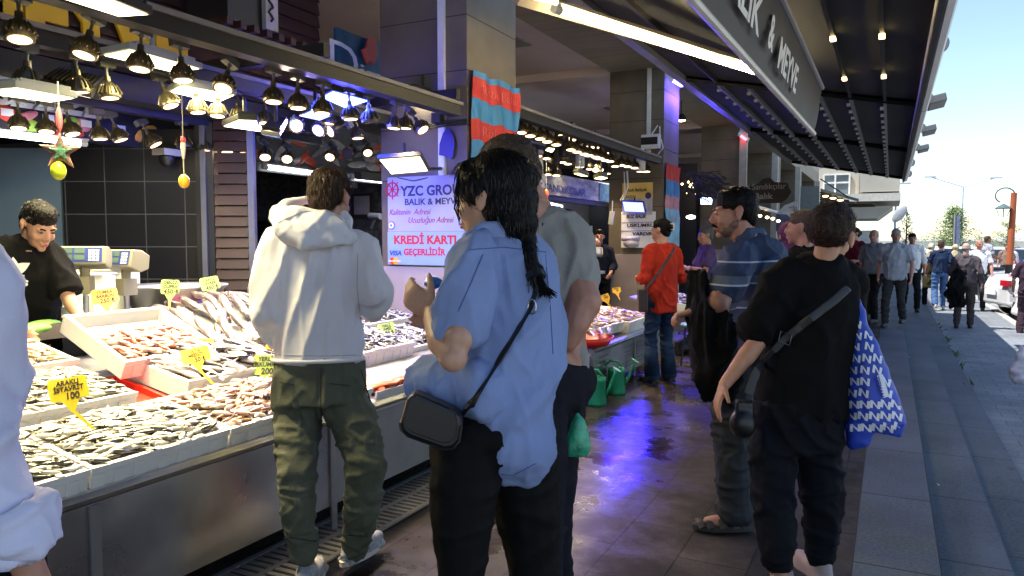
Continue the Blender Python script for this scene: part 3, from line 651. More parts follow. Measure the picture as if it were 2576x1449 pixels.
for k, (L_, H_, W_, m_) in KINDS.items():
    V, F, U = fish_uvmesh(L_, H_, W_, fin=.3 if k != 'sea_bream' else .5)
    me = bpy.data.meshes.new(k); me.from_pydata(V.tolist(), [], F); me.materials.append(m_); me.shade_smooth()
    uvl = me.uv_layers.new(name='UVMap'); li = np.array([v for f in me.polygons for v in f.vertices]); uvl.data.foreach_set('uv', U[li].ravel())
    FM[k] = (me, V, F, U)
FC = {k: [] for k in KINDS}
def fish_at(kind, M, ang, roll, pitch, flip, s):
    r = Matrix.Rotation(ang, 4, 'Z') @ Matrix.Rotation(pitch, 4, 'Y') @ Matrix.Rotation(roll, 4, 'X')
    if flip: r = r @ Matrix.Rotation(math.pi, 4, 'Z')
    return M @ r @ Matrix.Diagonal((s, s, s, 1))
def heap(kind, M, dims, n, lab, ang=0., spread=.5, hump=.03, fill=1.0, seed=1, slope=0., zb=None, order=False, layers=2, margin=.035):
    """scatter n fish over a humped surface in a crate frame; collected and later made as single fish or one mass"""
    dep, W, h = dims; rnd = random.Random(seed); L_, H_, W_, _ = KINDS[kind]
    surf = lambda x, y: (h if zb is None else zb)*fill+hump*math.sin(math.pi*min(1, max(0, x/dep)))*math.sin(math.pi*min(1, max(0, y/W)))+slope*x
    nx = max(1, int(math.sqrt(n*dep/W))); ny = max(1, n//nx); pts = [((i+.5)/nx, (j+.5)/ny) for i in range(nx) for j in range(ny)]
    for (a, b) in pts:
        x = margin+(dep-2*margin)*min(1, max(0, a+rnd.uniform(-.5, .5)/nx)); y = margin+(W-2*margin)*min(1, max(0, b+rnd.uniform(-.5, .5)/ny))
        z = surf(x, y)+rnd.uniform(-.5, .6)*W_*layers*.5
        an = ang+rnd.gauss(0, spread); rl = (1 if rnd.random() < .5 else -1)*(math.pi/2+rnd.gauss(0, .45)); pt = rnd.gauss(0, .12)
        FC[kind].append((fish_at(kind, M @ Matrix.Translation((x, y, z)), an, rl, pt, rnd.random() < .5, rnd.uniform(.85, 1.12)), lab))
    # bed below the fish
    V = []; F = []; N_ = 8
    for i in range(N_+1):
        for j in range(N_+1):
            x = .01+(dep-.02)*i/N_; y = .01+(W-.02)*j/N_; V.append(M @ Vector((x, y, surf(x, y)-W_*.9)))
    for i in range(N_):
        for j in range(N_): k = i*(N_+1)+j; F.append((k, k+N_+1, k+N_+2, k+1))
    return V, F
BED = MB()
def hp_(kind, cr, n, lab, **k):
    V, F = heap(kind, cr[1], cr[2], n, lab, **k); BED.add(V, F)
# front row (row A), tilt 11 deg
zA = .585
rowA = [(.55, 1.05), (1.06, 1.61), (1.62, 2.225), (2.235, 2.84), (2.85, 3.2)]
labsA = ['foam crate at the left front hidden behind the sleeve', 'foam crate of dark backed fish at the front left corner', 'foremost foam crate heaped with dark backed silver fish', 'front foam crate of pinkish whiting with a broken rim', 'front foam crate behind the man in green trousers']
cA = [crate('a', -2.475, a, b, zA, .46, .088, 11, lab, i) for i, ((a, b), lab) in enumerate(zip(rowA, labsA))]
HM = 'small silver fish with dark back heaped in the %s'
hp_('horse_mackerel', cA[0], 170, HM % 'left front crates', ang=1.3, spread=.5, seed=3)
hp_('horse_mackerel', cA[1], 290, HM % 'left front crates', ang=1.2, spread=.4, seed=4)
hp_('horse_mackerel', cA[2], 340, HM % 'foremost crate', ang=1.35, spread=.35, seed=5)
hp_('whiting', cA[3], 210, 'pinkish brown whiting lying in the front crate', ang=1.5, spread=.7, seed=6, hump=.04)
hp_('whiting', cA[4], 110, 'pinkish brown whiting lying behind the green trousers', ang=1.5, spread=.7, seed=7)
# row B
zB = ctop(-2.95)+.02
cB = [crate('b', -2.95, .8, 1.5, zB+.0, .44, .1, 11, 'white foam crate at the left behind the front row', 11),
      crate('b', -2.95, 1.51, 2.15, zB+.01, .44, .1, 11, 'foam crate of silver fish carrying the ARAKLI price tag behind', 12),
      crate('b', -2.95, 2.42, 3.1, zB+.01, .44, .1, 11, 'foam crate of plump grey mullet behind the whiting', 13),
      crate('b', -2.95, 3.11, 3.6, zB+.01, .44, .1, 11, 'foam crate of grey fish behind the hooded man', 14)]
hp_('horse_mackerel', cB[0], 160, HM % 'second row crates', ang=.9, spread=.6, seed=8)
hp_('horse_mackerel', cB[1], 250, HM % 'second row crates', ang=.9, spread=.6, seed=9)
hp_('grey_mullet', cB[2], 110, 'silver grey mullet laid in the crate behind the whiting', ang=.55, spread=.3, seed=10, hump=.05)
hp_('grey_mullet', cB[3], 60, 'silver grey mullet laid in the crate behind the hooded man', ang=.55, spread=.3, seed=11, hump=.05)
# row C
zC = ctop(-3.42)+.04
cC = [crate('c', -3.43, .9, 1.5, zC, .44, .1, 12, 'foam crate half hidden at the left rear', 21),
      crate('c', -3.43, 1.51, 2.2, zC, .46, .1, 12, 'foam crate of pale beige fish below the steel tray', 22),
      crate('c', -3.25, 2.3, 2.86, ctop(-3.25)+.07, .5, .095, 24, 'steeply tilted foam crate of red mullet, half empty', 23)]
hp_('pale_fish', cC[0], 130, 'small pale beige fish in the left rear crates', ang=.8, spread=.9, seed=12)
hp_('pale_fish', cC[1], 300, 'small pale beige fish in the left rear crates', ang=.8, spread=.9, seed=13, hump=.035)
dm = (.36, cC[2][2][1], .1)
hp_('red_mullet', (0, cC[2][1], dm), 150, 'red brown mullet lying in the steep half empty crate', ang=.9, spread=.7, seed=14, hump=.03, fill=.7, margin=.07)
# red crate in the gap
t = crate('red', -3.03, 2.16, 2.4, ctop(-3.0)-.01, .4, .05, 11, 'low red plastic crate showing in the gap between foam crates', 31, mat('red plastic', (.55, .03, .015), .4))[0]; t['group'] = ''
# large heap of sea bass, bream
def big(kind, y, x, z, ang, roll, pit, s, lab):
    FC[kind].append((fish_at(kind, Matrix.Translation((x, y, z)), ang, roll, pit, False, s), lab))
rnd = random.Random(5)
mb = MB(); V = []; F = []
hs = lambda x, y: ctop(x)+.02+.2*math.exp(-((x+3.85)/.38)**2)*math.exp(-((y-3.45)/.62)**2)
for i in range(15):
    for j in range(25): V.append((-3.32-.75*i/14, 2.87+1.25*j/24, hs(-3.32-.75*i/14, 2.87+1.25*j/24)-.015))
for i in range(14):
    for j in range(24): k = i*25+j; F.append((k, k+1, k+26, k+25))
mb.add(V, F); tag(mb.obj('ice_bed', mat('crushed ice', (.5, .5, .52), .3, 0, .2, 60, .5, 80)), 'crushed ice mound under the sea bass and bream', 'ice', kind='stuff')
for i in range(7):
    for j in range(9):
        x = -3.42-.09*i+rnd.uniform(-.015, .015); y = 2.95+.13*j+rnd.uniform(-.02, .02)
        kk = 'sea_bream' if (j >= 3 and i < 3 and (i+j) % 2 == 0) else 'sea_bass'
        sl_ = math.atan2(hs(x-.05, y)-hs(x+.05, y), .1)
        # head up the slope, tail down to the street
        M = Matrix.Translation((x, y, hs(x, y)+.012+rnd.uniform(0, .02)))
        M = M @ Matrix.Rotation(R(8)+rnd.gauss(0, .16)-.35, 4, 'Z') @ Matrix.Rotation(sl_+R(4), 4, 'Y') @ Matrix.Rotation((1 if rnd.random() < .75 else -1)*(math.pi/2-.35), 4, 'X')
        s_ = rnd.uniform(.85, 1.05)
        FC[kk].append((M @ Matrix.Diagonal((s_, s_, s_, 1)), 'whole silver sea bass fanned on the ice heap' if kk == 'sea_bass' else 'round bodied sea bream lying on the sea bass heap'))
for k in range(5):
    M = Matrix.Translation((-3.3, 3.45+.07*k, ctop(-3.3)+.09+.01*k)) @ Matrix.Rotation(-.5+.08*k, 4, 'Z') @ Matrix.Rotation(1.2, 4, 'X')
    FC['mackerel'].append((M, 'dark blue backed mackerel at the foot of the sea bass heap'))
# rear crates behind bass and hamsi crates beside the near column
cH = [crate('h', -2.95, 3.62, 4.3, .66, .5, .1, 12, 'foam crate of anchovy behind the hooded man', 41), crate('h', -3.0, 4.32, 5.2, .6, .5, .11, 10, 'foam crate of tiny dark anchovy against the near column', 42),
      crate('h', -3.52, 3.9, 5.2, .73, .42, .1, 10, 'rear foam crate of tiny dark anchovy by the near column', 43)]
hp_('anchovy', cH[0], 230, 'tiny dark anchovy in the crate behind the hooded man', ang=.6, spread=1.2, seed=15)
hp_('anchovy', cH[1], 330, 'tiny dark anchovy in the crates by the near column', ang=.6, spread=1.2, seed=16)
hp_('anchovy', cH[2], 330, 'tiny dark anchovy in the crates by the near column', ang=.6, spread=1.2, seed=17)
# tray with flat fish and salmon slices
t = thing('steel_tray', 'steel tray with a large pale fish and orange slices at the right end', 'tray', (-2.5, 3.3, .6))
MB().bb((-2.94, 3.25, .6), (-2.47, 5.15, .612)).bb((-2.48, 3.25, .612), (-2.465, 5.15, .64)).obj('tray_sheet', STEEL, t)
mb = MB(); mb.ell((-2.72, 3.75, .64), (.13, .42, .035), Matrix.Rotation(.25, 3, 'Z'), 16, 8); mb.ell((-2.8, 4.35, .64), (.1, .3, .04), Matrix.Rotation(-.1, 3, 'Z'), 16, 8)
mb.prism([(0, 0), (.12, .1), (.08, 0), (.12, -.1)], (-2.8, 4.1, .65), Y, X, .01)
tag(mb.obj('flat_fish', mat('pale pink fish skin', (.6, .42, .4), .25, 0, .15, 12, .1, 60), smooth=True), 'large pale pink fish lying in the steel tray', 'fish')
mb = MB(); rr = random.Random(3)
for k in range(16): mb.ell((-2.56+rr.uniform(-.05, .05), 3.42+rr.uniform(-.12, .16), .635+rr.uniform(0, .02)), (.05, .035, .012), Matrix.Rotation(rr.uniform(0, 3), 3, 'Z') @ Matrix.Rotation(rr.gauss(0, .4), 3, 'X'), 10, 6)
tag(mb.obj('salmon_slices', mat('orange salmon', (.75, .14, .05), .3, 0, .3, 30), smooth=True), 'heap of orange salmon slices at the front of the tray', 'fish slices')
# stall 2 crates
cS = [crate('s', -2.52, 6.75, 7.6, .5, .6, .1, 8, 'foam crate of silver fish in the second stall, left', 51), crate('s', -2.47, 7.62, 8.45, .46, .62, .13, 8, 'foam crate at the front corner of the second stall', 52),
      crate('s', -3.14, 6.9, 8.5, .62, .5, .1, 10, 'long foam crate of anchovy at the rear of the second stall', 53)]
hp_('whiting', cS[1], 150, 'pale brown fish in the front crates of the second stall', ang=.3, spread=.6, seed=20)
hp_('whiting', cS[0], 90, 'pale brown fish in the front crates of the second stall', ang=.3, spread=.6, seed=21)
hp_('anchovy', cS[2], 380, 'tiny dark anchovy in the rear crate of the second stall', ang=.3, spread=1., seed=22)
cT = crate('t', -2.1, 9.4, 10.6, .52, .6, .1, 8, 'foam crate of fish on the third counter', 54)
hp_('anchovy', cT, 160, 'small fish in the crate on the third counter', ang=.3, spread=1., seed=24)
tag(BED.obj('fish_bed', mat('shaded fish bed', (.16, .13, .1), .4, 0, .4, 30)), 'dark sheet below the upper fish, shade of the gaps put into its colour', 'fish', kind='stuff')  # dark colour of this sheet stands in for shade between the fish
# red tray with big fish at stall 2
t = thing('red_tray', 'round red tray with large fish at the left of the second stall', 'tray', (-2.52, 6.55, .47))
MB().lathe([(0, .5), (.18, .5), (.24, .57), (.25, .57), (.19, .485), (0, .485)], (-2.5, 6.5, 0), 24).obj('tray_body', mat('red tray plastic', (.6, .02, .015), .35), t, smooth=True)
for k in range(4):
    M = Matrix.Translation((-2.52+.05*k, 6.42+.1*k, .58+.01*k)) @ Matrix.Rotation(-.9-.1*k, 4, 'Z') @ Matrix.Rotation(1.3, 4, 'X')
    FC['sea_bass'].append((M, 'large fish lying in the round red tray'))
# make the fish
def pxx(M):
    q = M.translation-Vector((0, 0, CH)); return PW/2+FP*q.dot(_R)/q.dot(_F)
def cd(M): return (M.translation-Vector((0, 0, CH))).length
for kind, L_ in FC.items():
    L_.sort(key=lambda q: cd(q[0])+(50 if pxx(q[0]) < 75 else 0)); me, V, F, U = FM[kind]; nm = kind if kind not in ('pale_fish',) else 'small_fish'
    cap = 300 if kind != 'whiting' else 300
    single, rest = L_[:cap], L_[cap:]
    for M, lab in single:
        o = bpy.data.objects.new(nm, me); COL.objects.link(o); o.matrix_world = M
        tag(o, lab, 'fish', lab.split(' in ')[-1] if False else 'fish: '+lab)
    if rest:
        Vs = []; Fs = []; Us = []; k = 0; VH = np.c_[V, np.ones(len(V))]
        for M, lab in rest:
            Vs.append((VH @ np.array(M).T)[:, :3]); Fs += [tuple(i+k for i in f) for f in F]; k += len(V); Us.append(U)
        me2 = bpy.data.meshes.new('heap'); me2.from_pydata(np.vstack(Vs).tolist(), [], Fs); me2.materials.append(KINDS[kind][3]); me2.shade_smooth()
        U_ = np.vstack(Us); uvl = me2.uv_layers.new(name='UVMap'); li = np.empty(len(me2.loops), int); me2.loops.foreach_get('vertex_index', li); uvl.data.foreach_set('uv', U_[li].ravel())
        o = bpy.data.objects.new(nm+'_heap', me2); COL.objects.link(o); tag(o, 'mass of further %s beyond the nearest ones' % nm.replace('_', ' '), 'fish', kind='stuff')
# ================================================================= price tags
YEL = mat('yellow tag plastic', (.58, .32, .004), .4, 0, .03); YEL_LIT = mat('lit yellow tag plastic', (.88, .62, .02), .4, 0, .03); GRN = mat('pale green tag plastic', (.22, .34, .05), .4, 0, .03); INK = mat('black marker', (.01, .01, .012), .7)  # second yellow: same plastic with missing lamp light put into its colour
def price(px, py, x, w_, h_, lines, m_, lab, tiltdeg=0, stem=(0, -1), sl=.2, y=None, sizes=None):
    c = at(px, py, x=x) if y is None else at(px, py, y=y)
    v = (Vector((0, 0, CH))-c); v.z = 0; v.normalize(); v = (v+Vector((.0, 0, .6))).normalized()
    ex = Z.cross(v).normalized(); ey = v.cross(ex); a = R(tiltdeg); ex, ey = ex*math.cos(a)+ey*math.sin(a), ey*math.cos(a)-ex*math.sin(a)
    t = thing('price_tag', lab, 'price tag', c-ey*(h_/2+sl))
    r_ = .008; out = [(-w_/2+r_, -h_/2), (w_/2-r_, -h_/2), (w_/2, -h_/2+r_), (w_/2, h_/2-r_), (w_/2-r_, h_/2), (-w_/2+r_, h_/2), (-w_/2, h_/2-r_), (-w_/2, -h_/2+r_)]
    MB().prism(out, c, ex, ey, .003).obj('board', m_, t)
    d_ = c-ey*(h_/2); e = d_-ey*sl+ex*stem[0]
    MB().prism([(-.03, 0), (.03, 0), (.007, -.045), (.005+stem[0], -sl), (-.005+stem[0], -sl), (-.007, -.045)], d_, ex, ey, .003).obj('stem', m_, t)
    n = len(lines); sizes = sizes or ([h_*.3]*(n-1)+[h_*.42])
    yy = h_/2-.006
    for s_, z_ in zip(lines, sizes):
        yy -= z_*.82; ttext(s_, z_, INK, t, c+v*.003+ey*yy+ex*(0 if s_ is not lines[-1] else w_*.06), ex, ey, bold=z_*.03, align='CENTER', shear=.1, sx=.86, ext=.0006)
        yy -= z_*.12
price(172, 978, -2.68, .125, .085, ['ARAKLI', 'İSTAVRİT', '100'], YEL_LIT, 'large yellow price tag ARAKLI İSTAVRİT 100 in the foremost crates', 8, (.05, 0), .13)
price(264, 745, -3.75, .125, .085, ['YOMRA', 'BARBUN', '250 ₺'], YEL, 'yellow price tag YOMRA BARBUN 250 behind the steep crate', 7, (0, 0), .07)
price(428, 722, -3.98, .105, .1, ['DENİZ', 'ÇUPRA', '450 ₺'], GRN, 'upright pale green price tag DENİZ ÇUPRA 450', -3, (0, 0), .14)
price(528, 713, -3.98, .115, .095, ['DENİZ', 'LEVREK', '450 ₺'], GRN, 'tilted pale green price tag DENİZ LEVREK 450', 12, (.02, 0), .12)
price(508, 868, -3.25, .115, .075, ['KEFAL', '100 ₺'], YEL, 'yellow price tag KEFAL 100 among the sea bass', -4, (0, 0), .06)
price(492, 893, -3.0, .13, .075, ['OLTA', 'MEZGİT', '150 ₺'], YEL_LIT, 'yellow price tag OLTA MEZGİT 150 standing over the grey mullet', 12, (.04, 0), .13)
price(668, 918, -2.9, .12, .11, ['YERLİ', 'USKUMRU', '200'], GRN, 'pale green price tag YERLİ USKUMRU 200 half behind the hooded man', -2, (0, 0), .09)
price(688, 880, -3.1, .08, .08, ['F', 'T'], YEL, 'yellow price tag mostly hidden behind the hooded man', 3, (0, 0), .09)
price(972, 828, -3.3, .12, .095, ['YERLİ', 'HAMSİ', '100 ₺'], GRN, 'pale green price tag YERLİ HAMSİ 100 over the anchovy', 12, (.02, 0), .1)
price(1551, 730, -2.9, .1, .07, ['MEZGİT', '100'], YEL, 'yellow price tag 100 in the second stall', 14, (.01, 0), .1)
price(1523, 748, -2.75, .09, .08, ['İRİ', '300'], YEL, 'smaller yellow price tag beside the grey shirt elbow', 22, (.03, 0), .14)
# ================================================================= writing placed on a plane by two measured points
def wtext(s_, a, b, plane, hpx, m_, parent, ex, ey, out, name='lettering', bold=.02, shear=0., ext=.001, cap=.73):
    """text from pixel a (baseline start) to pixel b (baseline end) on a plane; hpx = capital height in pixels"""
    p = at(*a, **plane); q = at(*b, **plane); dep = (p-Vector((0, 0, CH))).dot(_F); size = hpx*dep/FP/cap
    return ttext(s_, size, m_, parent, p+out, ex, ey, name=name, bold=bold*size, shear=shear, ext=ext, fit=(q-p).length)
def rectp(mb, a, b, plane, out, th=.01, c=None, d=None):
    """upright board spanning pixels a (top left) to b (bottom right) on a plane"""
    p = at(*a, **plane); q = at(*b, **plane); z0, z1 = q.z, p.z; h1 = Vector((p.x, p.y, 0)); h2 = Vector((q.x, q.y, 0))
    return mb.slab([h1+Z*z0+out, h2+Z*z0+out, h2+Z*z1+out, h1+Z*z1+out], out.normalized(), th)
NAVY = mat('navy ink', (.03, .025, .12), .6, 0, .03); REDI = mat('deep red ink', (.5, .015, .03), .6, 0, .03); WHT = mat('white print', (.85, .85, .87), .5, 0, .02)
MAROON = mat('maroon ink', (.3, .03, .09), .6, 0, .03)
# ---- signs on the near column
PY = dict(y=5.27); fo = Vector((0, -.004, 0))
t = thing('shop_sign', 'lilac shop sign YZC GROUP BALIK & MEYVE on the near column', 'sign', at(975, 581, **PY))
rectp(MB(), (975, 447), (1178, 581), PY, Vector((0, -.001, 0)), .02).obj('board', mat('lilac print', (.33, .34, .62), .45, 0, .18, 1.6), t)
o2 = Vector((0, -.003, 0))
wtext('YZC GROUP', (1009, 493), (1178, 488), PY, 25, NAVY, t, X, Z, o2, bold=.03)
wtext('BALIK & MEYVE', (1018, 516), (1156, 514), PY, 16, NAVY, t, X, Z, o2, bold=.02)
wtext('Kalitenin  Adresi', (979, 541), (1083, 538), PY, 15, MAROON, t, X, Z, o2, shear=.3, bold=0)
wtext('Ucuzluğun Adresi', (1026, 561), (1140, 559), PY, 15, MAROON, t, X, Z, o2, shear=.3, bold=0)
c = at(988, 477, **PY)+Vector((0, -.006, 0)); mb = MB()
for k in range(24):
    a0, a1 = [2*math.pi*(k+q)/24 for q in (0, 1)]; mb.tube([c+X*.058*math.cos(a0)+Z*.058*math.sin(a0), c+X*.058*math.cos(a1)+Z*.058*math.sin(a1)], .007, 4)
for k in range(8):
    a0 = 2*math.pi*k/8; mb.tube([c+X*.012*math.cos(a0)+Z*.012*math.sin(a0), c+X*.085*math.cos(a0)+Z*.085*math.sin(a0)], .0042, 4)
mb.ell(c, (.018, .004, .018)); mb.obj('wheel_emblem', REDI, t)
c = at(986, 567, **PY)+Vector((0, -.004, 0)); MB().tube([c, c-Y*.002], .036, 20).obj('eye_emblem', mat('violet ink', (.18, .12, .4), .5), t)
MB().tube([c-Y*.002-X*.003, c-Y*.004-X*.003], .026, 20).obj('eye_emblem', WHT, t); MB().tube([c-Y*.004-X*.003, c-Y*.006-X*.003], .011, 16).obj('eye_emblem', mat('blue ink', (.05, .15, .5), .5), t)
t = thing('card_sign', 'pale blue sign KREDİ KARTI GEÇERLİDİR with card logos', 'sign', at(975, 669, **PY))
rectp(MB(), (975, 583), (1178, 669), PY, Vector((0, -.001, 0)), .02).obj('board', mat('pale blue print', (.25, .35, .6), .45, 0, .1, 1.6), t)
wtext('KREDİ KARTI', (991, 613), (1147, 611), PY, 21, REDI, t, X, Z, o2, bold=.035)
wtext('GEÇERLİDİR', (1016, 641), (1121, 640), PY, 16, REDI, t, X, Z, o2, bold=.03)
wtext('VISA', (980, 642), (1009, 642), PY, 12, mat('visa blue', (.02, .05, .35), .5, 0, .02), t, X, Z, o2, bold=.03, shear=.2)
for k, (dx, col) in enumerate(((-.0, (.75, .04, .02)), (.036, (.9, .4, .03)))):
    c = at(988, 656, **PY)+Vector((dx, -.003-.002*k, 0)); MB().tube([c, c-Y*.002], .03, 24).obj('card_logo', mat('card %d' % k, col, .5, 0, .02), t)
wtext('MasterCard', (979, 658), (1008, 658), PY, 5, WHT, t, X, Z, Vector((0, -.009, 0)), bold=.01)
MB().slab([at(1127, 642, **PY)+o2, at(1175, 642, **PY)+o2, at(1175, 664, **PY)+o2, at(1127, 664, **PY)+o2], Y, -.002).obj('card_logo', WHT, t)
o = MB().prism([(0, -.1), (.07, -.13), (.09, -.09), (.1, .02), (.07, .1), (.03, .125), (-.01, .09), (-.045, .0), (-.05, -.09)], at(1118, 362, y=5.29), X, Z, .012).obj('leaf_board', mat('navy board', (.04, .03, .2), .35))
tag(o, 'dark blue leaf shaped board hung on the near column', 'board')
t = thing('light_arm', 'black arm holding the floodlight on the near column', 'bracket', at(1110, 425, y=5.3)); MB().tube([at(1070, 425, d=5.85), at(1112, 424, y=5.31)], .016, 6).obj('arm_tube', BLACKM, t); MB().tube([at(1000, 447, y=5.25), at(1040, 455, y=5.25), at(1075, 447, y=5.25)], .004, 5).obj('cable', BLACKM, t)
t = thing('cable_bundle', 'black cables strapped across the near column', 'cable', at(965, 315, y=5.25))
mb = MB()
for k in range(3): mb.tube([at(955, 310+k*5, y=5.27), at(1060, 316+k*4, y=5.28), at(1110, 306+k*6, y=5.29), at(1176, 300+k*5, y=5.29)], .009, 5)
mb.bb((-3.38, 5.22, 2.42), (-3.3, 5.31, 2.5)); mb.obj('cable_strand', BLACKM, t)
# ---- striped cloth banners
def banner(y0, y1, ztop, zbot, stripes, lab, text=None):
    t = thing('cloth_banner', lab, 'banner', (CX+.02, y0, zbot)); cc = {'r': (.52, .015, .02), 'b': (.02, .2, .52), 'l': (.2, .45, .62), 'p': (.5, .2, .25)}
    z = ztop
    for k, (c_, hh) in enumerate(stripes):
        V = []; F = []; nx = 26; nz = 4
        for j in range(nz+1):
            for i in range(nx+1):
                y = y0+(y1-y0)*i/nx; zz = z-hh*j/nz
                V.append((CX+.035+.014*math.sin(i*.95+2*math.sin(zz*5))+.008*math.sin(i*2.3+zz*9), y, zz+.012*math.sin(i*.5)))
        for j in range(nz):
            for i in range(nx): q = j*(nx+1)+i; F.append((q, q+1, q+nx+2, q+nx+1))
        mb = MB().add(V, F); mb.add([(a-.004, b, c) for a, b, c in V], [f[::-1] for f in F])
        mb.obj('stripe_cloth', mat('banner '+c_, cc[c_], .55, 0, .25, 5, .1, 40), t, smooth=True)
        z -= hh
    if text:
        for s_, zz, hgt in text: ttext(s_, hgt, mat('faint banner letters', (.6, .22, .2), .6), t, (CX+.062, y0+.12, zz), Y, Z, fit=(y1-y0)*.75, bold=-.004)
banner(5.34, 6.2, 2.84, 1.9, [('b', .05), ('r', .17), ('b', .17), ('r', .17), ('b', .17), ('l', .2)], 'red and blue striped cloth banner on the near column', [('Rizk Balık', 2.66, .12), ('Rizk Balık', 2.32, .12)])
banner(11.25, 12.05, 2.62, 1.35, [('r', .24), ('b', .24), ('p', .2), ('l', .3), ('l', .29)], 'pale blue and red striped banner on the second column', [('BALIKÇI', 1.75, .13)])
# ---- second column
P2 = dict(y=11.15); o2b = Vector((0, -.004, 0))
t = thing('fuse_box', 'white fuse box with dark window on the second column', 'fuse box', at(1618, 375, **P2))
rectp(MB(), (1617, 341), (1662, 374), P2, Vector((0, -.09, 0)), .1).obj('box_body', WHITEP, t, bevel=.006); rectp(MB(), (1617, 348), (1658, 364), P2, Vector((0, -.094, 0)), .004).obj('window', BLACKM, t)
mb = MB()
for a, b in (((1638, 340), (1655, 315)), ((1660, 345), (1660, 318)), ((1663, 350), (1668, 372)), ((1668, 372), (1655, 388))): mb.tube([at(*a, y=11.1), at(*b, y=11.12)], .01, 5)
mb.tube([at(1577, 430, y=11.0), at(1580, 470, y=11.05), at(1566, 505, y=11.05)], .014, 5); mb.tube([at(1570, 432, y=11.0), at(1572, 480, y=11.05), at(1560, 505, y=11.05)], .01, 5)
mb.obj('cable', WHITEP, t)
t = thing('yellow_poster', 'yellow poster above the blue white floodlight on the second column', 'poster', at(1565, 535, **P2))
rectp(MB(), (1566, 461), (1642, 498), P2, o2b, .01).obj('poster_sheet', mat('yellow poster print', (.75, .55, .18), .5, 0, .2, 5), t)
rectp(MB(), (1566, 499), (1641, 540), P2, o2b, .01).obj('poster_sheet', mat('lilac poster print', (.45, .45, .62), .5, 0, .35, 9), t)
wtext('Rızık Balıkçılık', (1578, 482), (1628, 480), P2, 8, INK, t, X, Z, Vector((0, -.008, 0)), shear=.2); wtext('KARİDES', (1570, 498), (1600, 496), P2, 6, NAVY, t, X, Z, Vector((0, -.008, 0)))
c = at(1631, 492, **P2)+Vector((0, -.007, 0)); MB().tube([c, c-Y*.003], .05, 18).obj('round_seal', NAVY, t)
t = thing('white_board', 'white foam lid sign BUZ BALIK USKUMRU VARDIR on the second column', 'sign', at(1565, 625, **P2))
rectp(MB(), (1563, 533), (1648, 624), P2, o2b, .03).obj('board', WHT, t, bevel=.008)
for i, (s_, a, b, yy) in enumerate((('BUZ BALIK', 1576, 1626, 549), ('USKUMRU', 1577, 1646, 571), ('VARDIR', 1591, 1641, 592))): wtext(s_, (a, yy), (b, yy), P2, 8.5, INK, t, X, Z, Vector((0, -.01, 0)), bold=.03, shear=.1)
for yy in (559, 580): rectp(MB(), (1564, yy), (1647, yy+1), P2, Vector((0, -.008, 0)), .003).obj('groove', GREYP, t)
t = thing('tissue_holder', 'crumpled clear plastic roll holder under the white sign', 'holder', at(1590, 620, **P2))
MB().tube([at(1565, 600, y=11.0), at(1608, 601, y=11.0)], .04, 10).ell(at(1588, 613, y=11.0), (.13, .05, .07)).obj('holder_body', mat('clear wrap', (.5, .48, .62), .25, 0, .3, 12), t, smooth=True)
# ---- shop interior of stall 1
A = Vector((-5.96, 3.77, 0)); B = Vector((-5.02, 4.25, 0)); D = (B-A).normalized(); NRM = Vector((D.y, -D.x, 0))
ang = math.atan2(D.y, D.x)
def angled(name, s0, s1, z0, z1, th, m_, parent, out=0.):
    mb = MB(); q = [A+D*s0+Z*z0+NRM*out, A+D*s1+Z*z0+NRM*out, A+D*s1+Z*z1+NRM*out, A+D*s0+Z*z1+NRM*out]; mb.slab(q, NRM, th); return mb.obj(name, m_, parent)
TW = tile_mat('dark tiles', (.013, .012, .012), (.016, .015, .014), (.1, .1, .095), .32, .262, .004, .35, (R(90), 0, 0), 0, .15, 20, loc=(-.02, .1, 0), bump=.3)
o = bpy.data.objects.new('tiled_wall', MB().bb((0, 0, 0), (1.08, .1, 2.35)).mesh('tiled_wall', TW)); COL.objects.link(o); o.location = A; o.rotation_euler = (0, 0, ang)
tag(o, 'dark brown tiled wall with pale grout behind the weighing scales', 'wall')
t = thing('harbour_mural', 'grey blue wall mural of a harbour with red cranes behind the salesman', 'mural', A)
angled('mural_panel', -3, -.02, 0, 2.2, .05, mat('harbour print', (.13, .19, .23), .6, 0, .25, 1.2), t)
mb = MB()
for a, b in (((12, 570), (50, 440)), ((22, 590), (20, 480)), ((3, 470), (22, 590)), ((80, 560), (88, 480)), ((10, 540), (45, 540)), ((84, 500), (98, 520)), ((30, 590), (36, 500))):
    mb.tube([at(a[0], a[1], d=6.35), at(b[0], b[1], d=6.35)], .018, 4)
for a in (40, 62, 84): mb.box(at(a, 555+a*.08, d=6.35), (.09, .03, .07))
mb.obj('crane_print', mat('crane red', (.35, .03, .03), .6), t)
t = thing('louvre_screen', 'brown slatted screen between the tiled wall and the doorway', 'screen', B)
mb = MB()
for k in range(26): mb.slab([A+D*1.24+Z*(.3+k*.085)+NRM*.06, A+D*1.5+Z*(.3+k*.085)+NRM*.06, A+D*1.5+Z*(.375+k*.085)+NRM*.04, A+D*1.24+Z*(.375+k*.085)+NRM*.04], NRM, .02)
mb.obj('slat_panel', mat('brown slats', (.04, .018, .014), .5, 0, .2, 6), t)
angled('post', 1.09, 1.23, 0, 2.4, .1, mat('black post', (.02, .02, .022), .35), t, .05); angled('post', 1.51, 1.56, 0, 2.4, .06, mat('dull post', (.1, .1, .105), .5), t, .07); angled('post', 1.14, 1.18, 0, 2.4, .02, mat('dull post', (.1, .1, .105), .5), t, .08)
PT = tile_mat('patterned grey tiles', (.09, .095, .09), (.19, .19, .18), (.05, .05, .05), .2, .2, .004, .45, (R(90), 0, 0), 0, .7, 16, bump=.2)
o = MB().bb((-9.9, 8.5, 0), (-3.95, 8.6, 2.7)).obj('patterned_wall', PT); tag(o, 'wall of small patterned grey tiles deep behind the near column', 'wall')
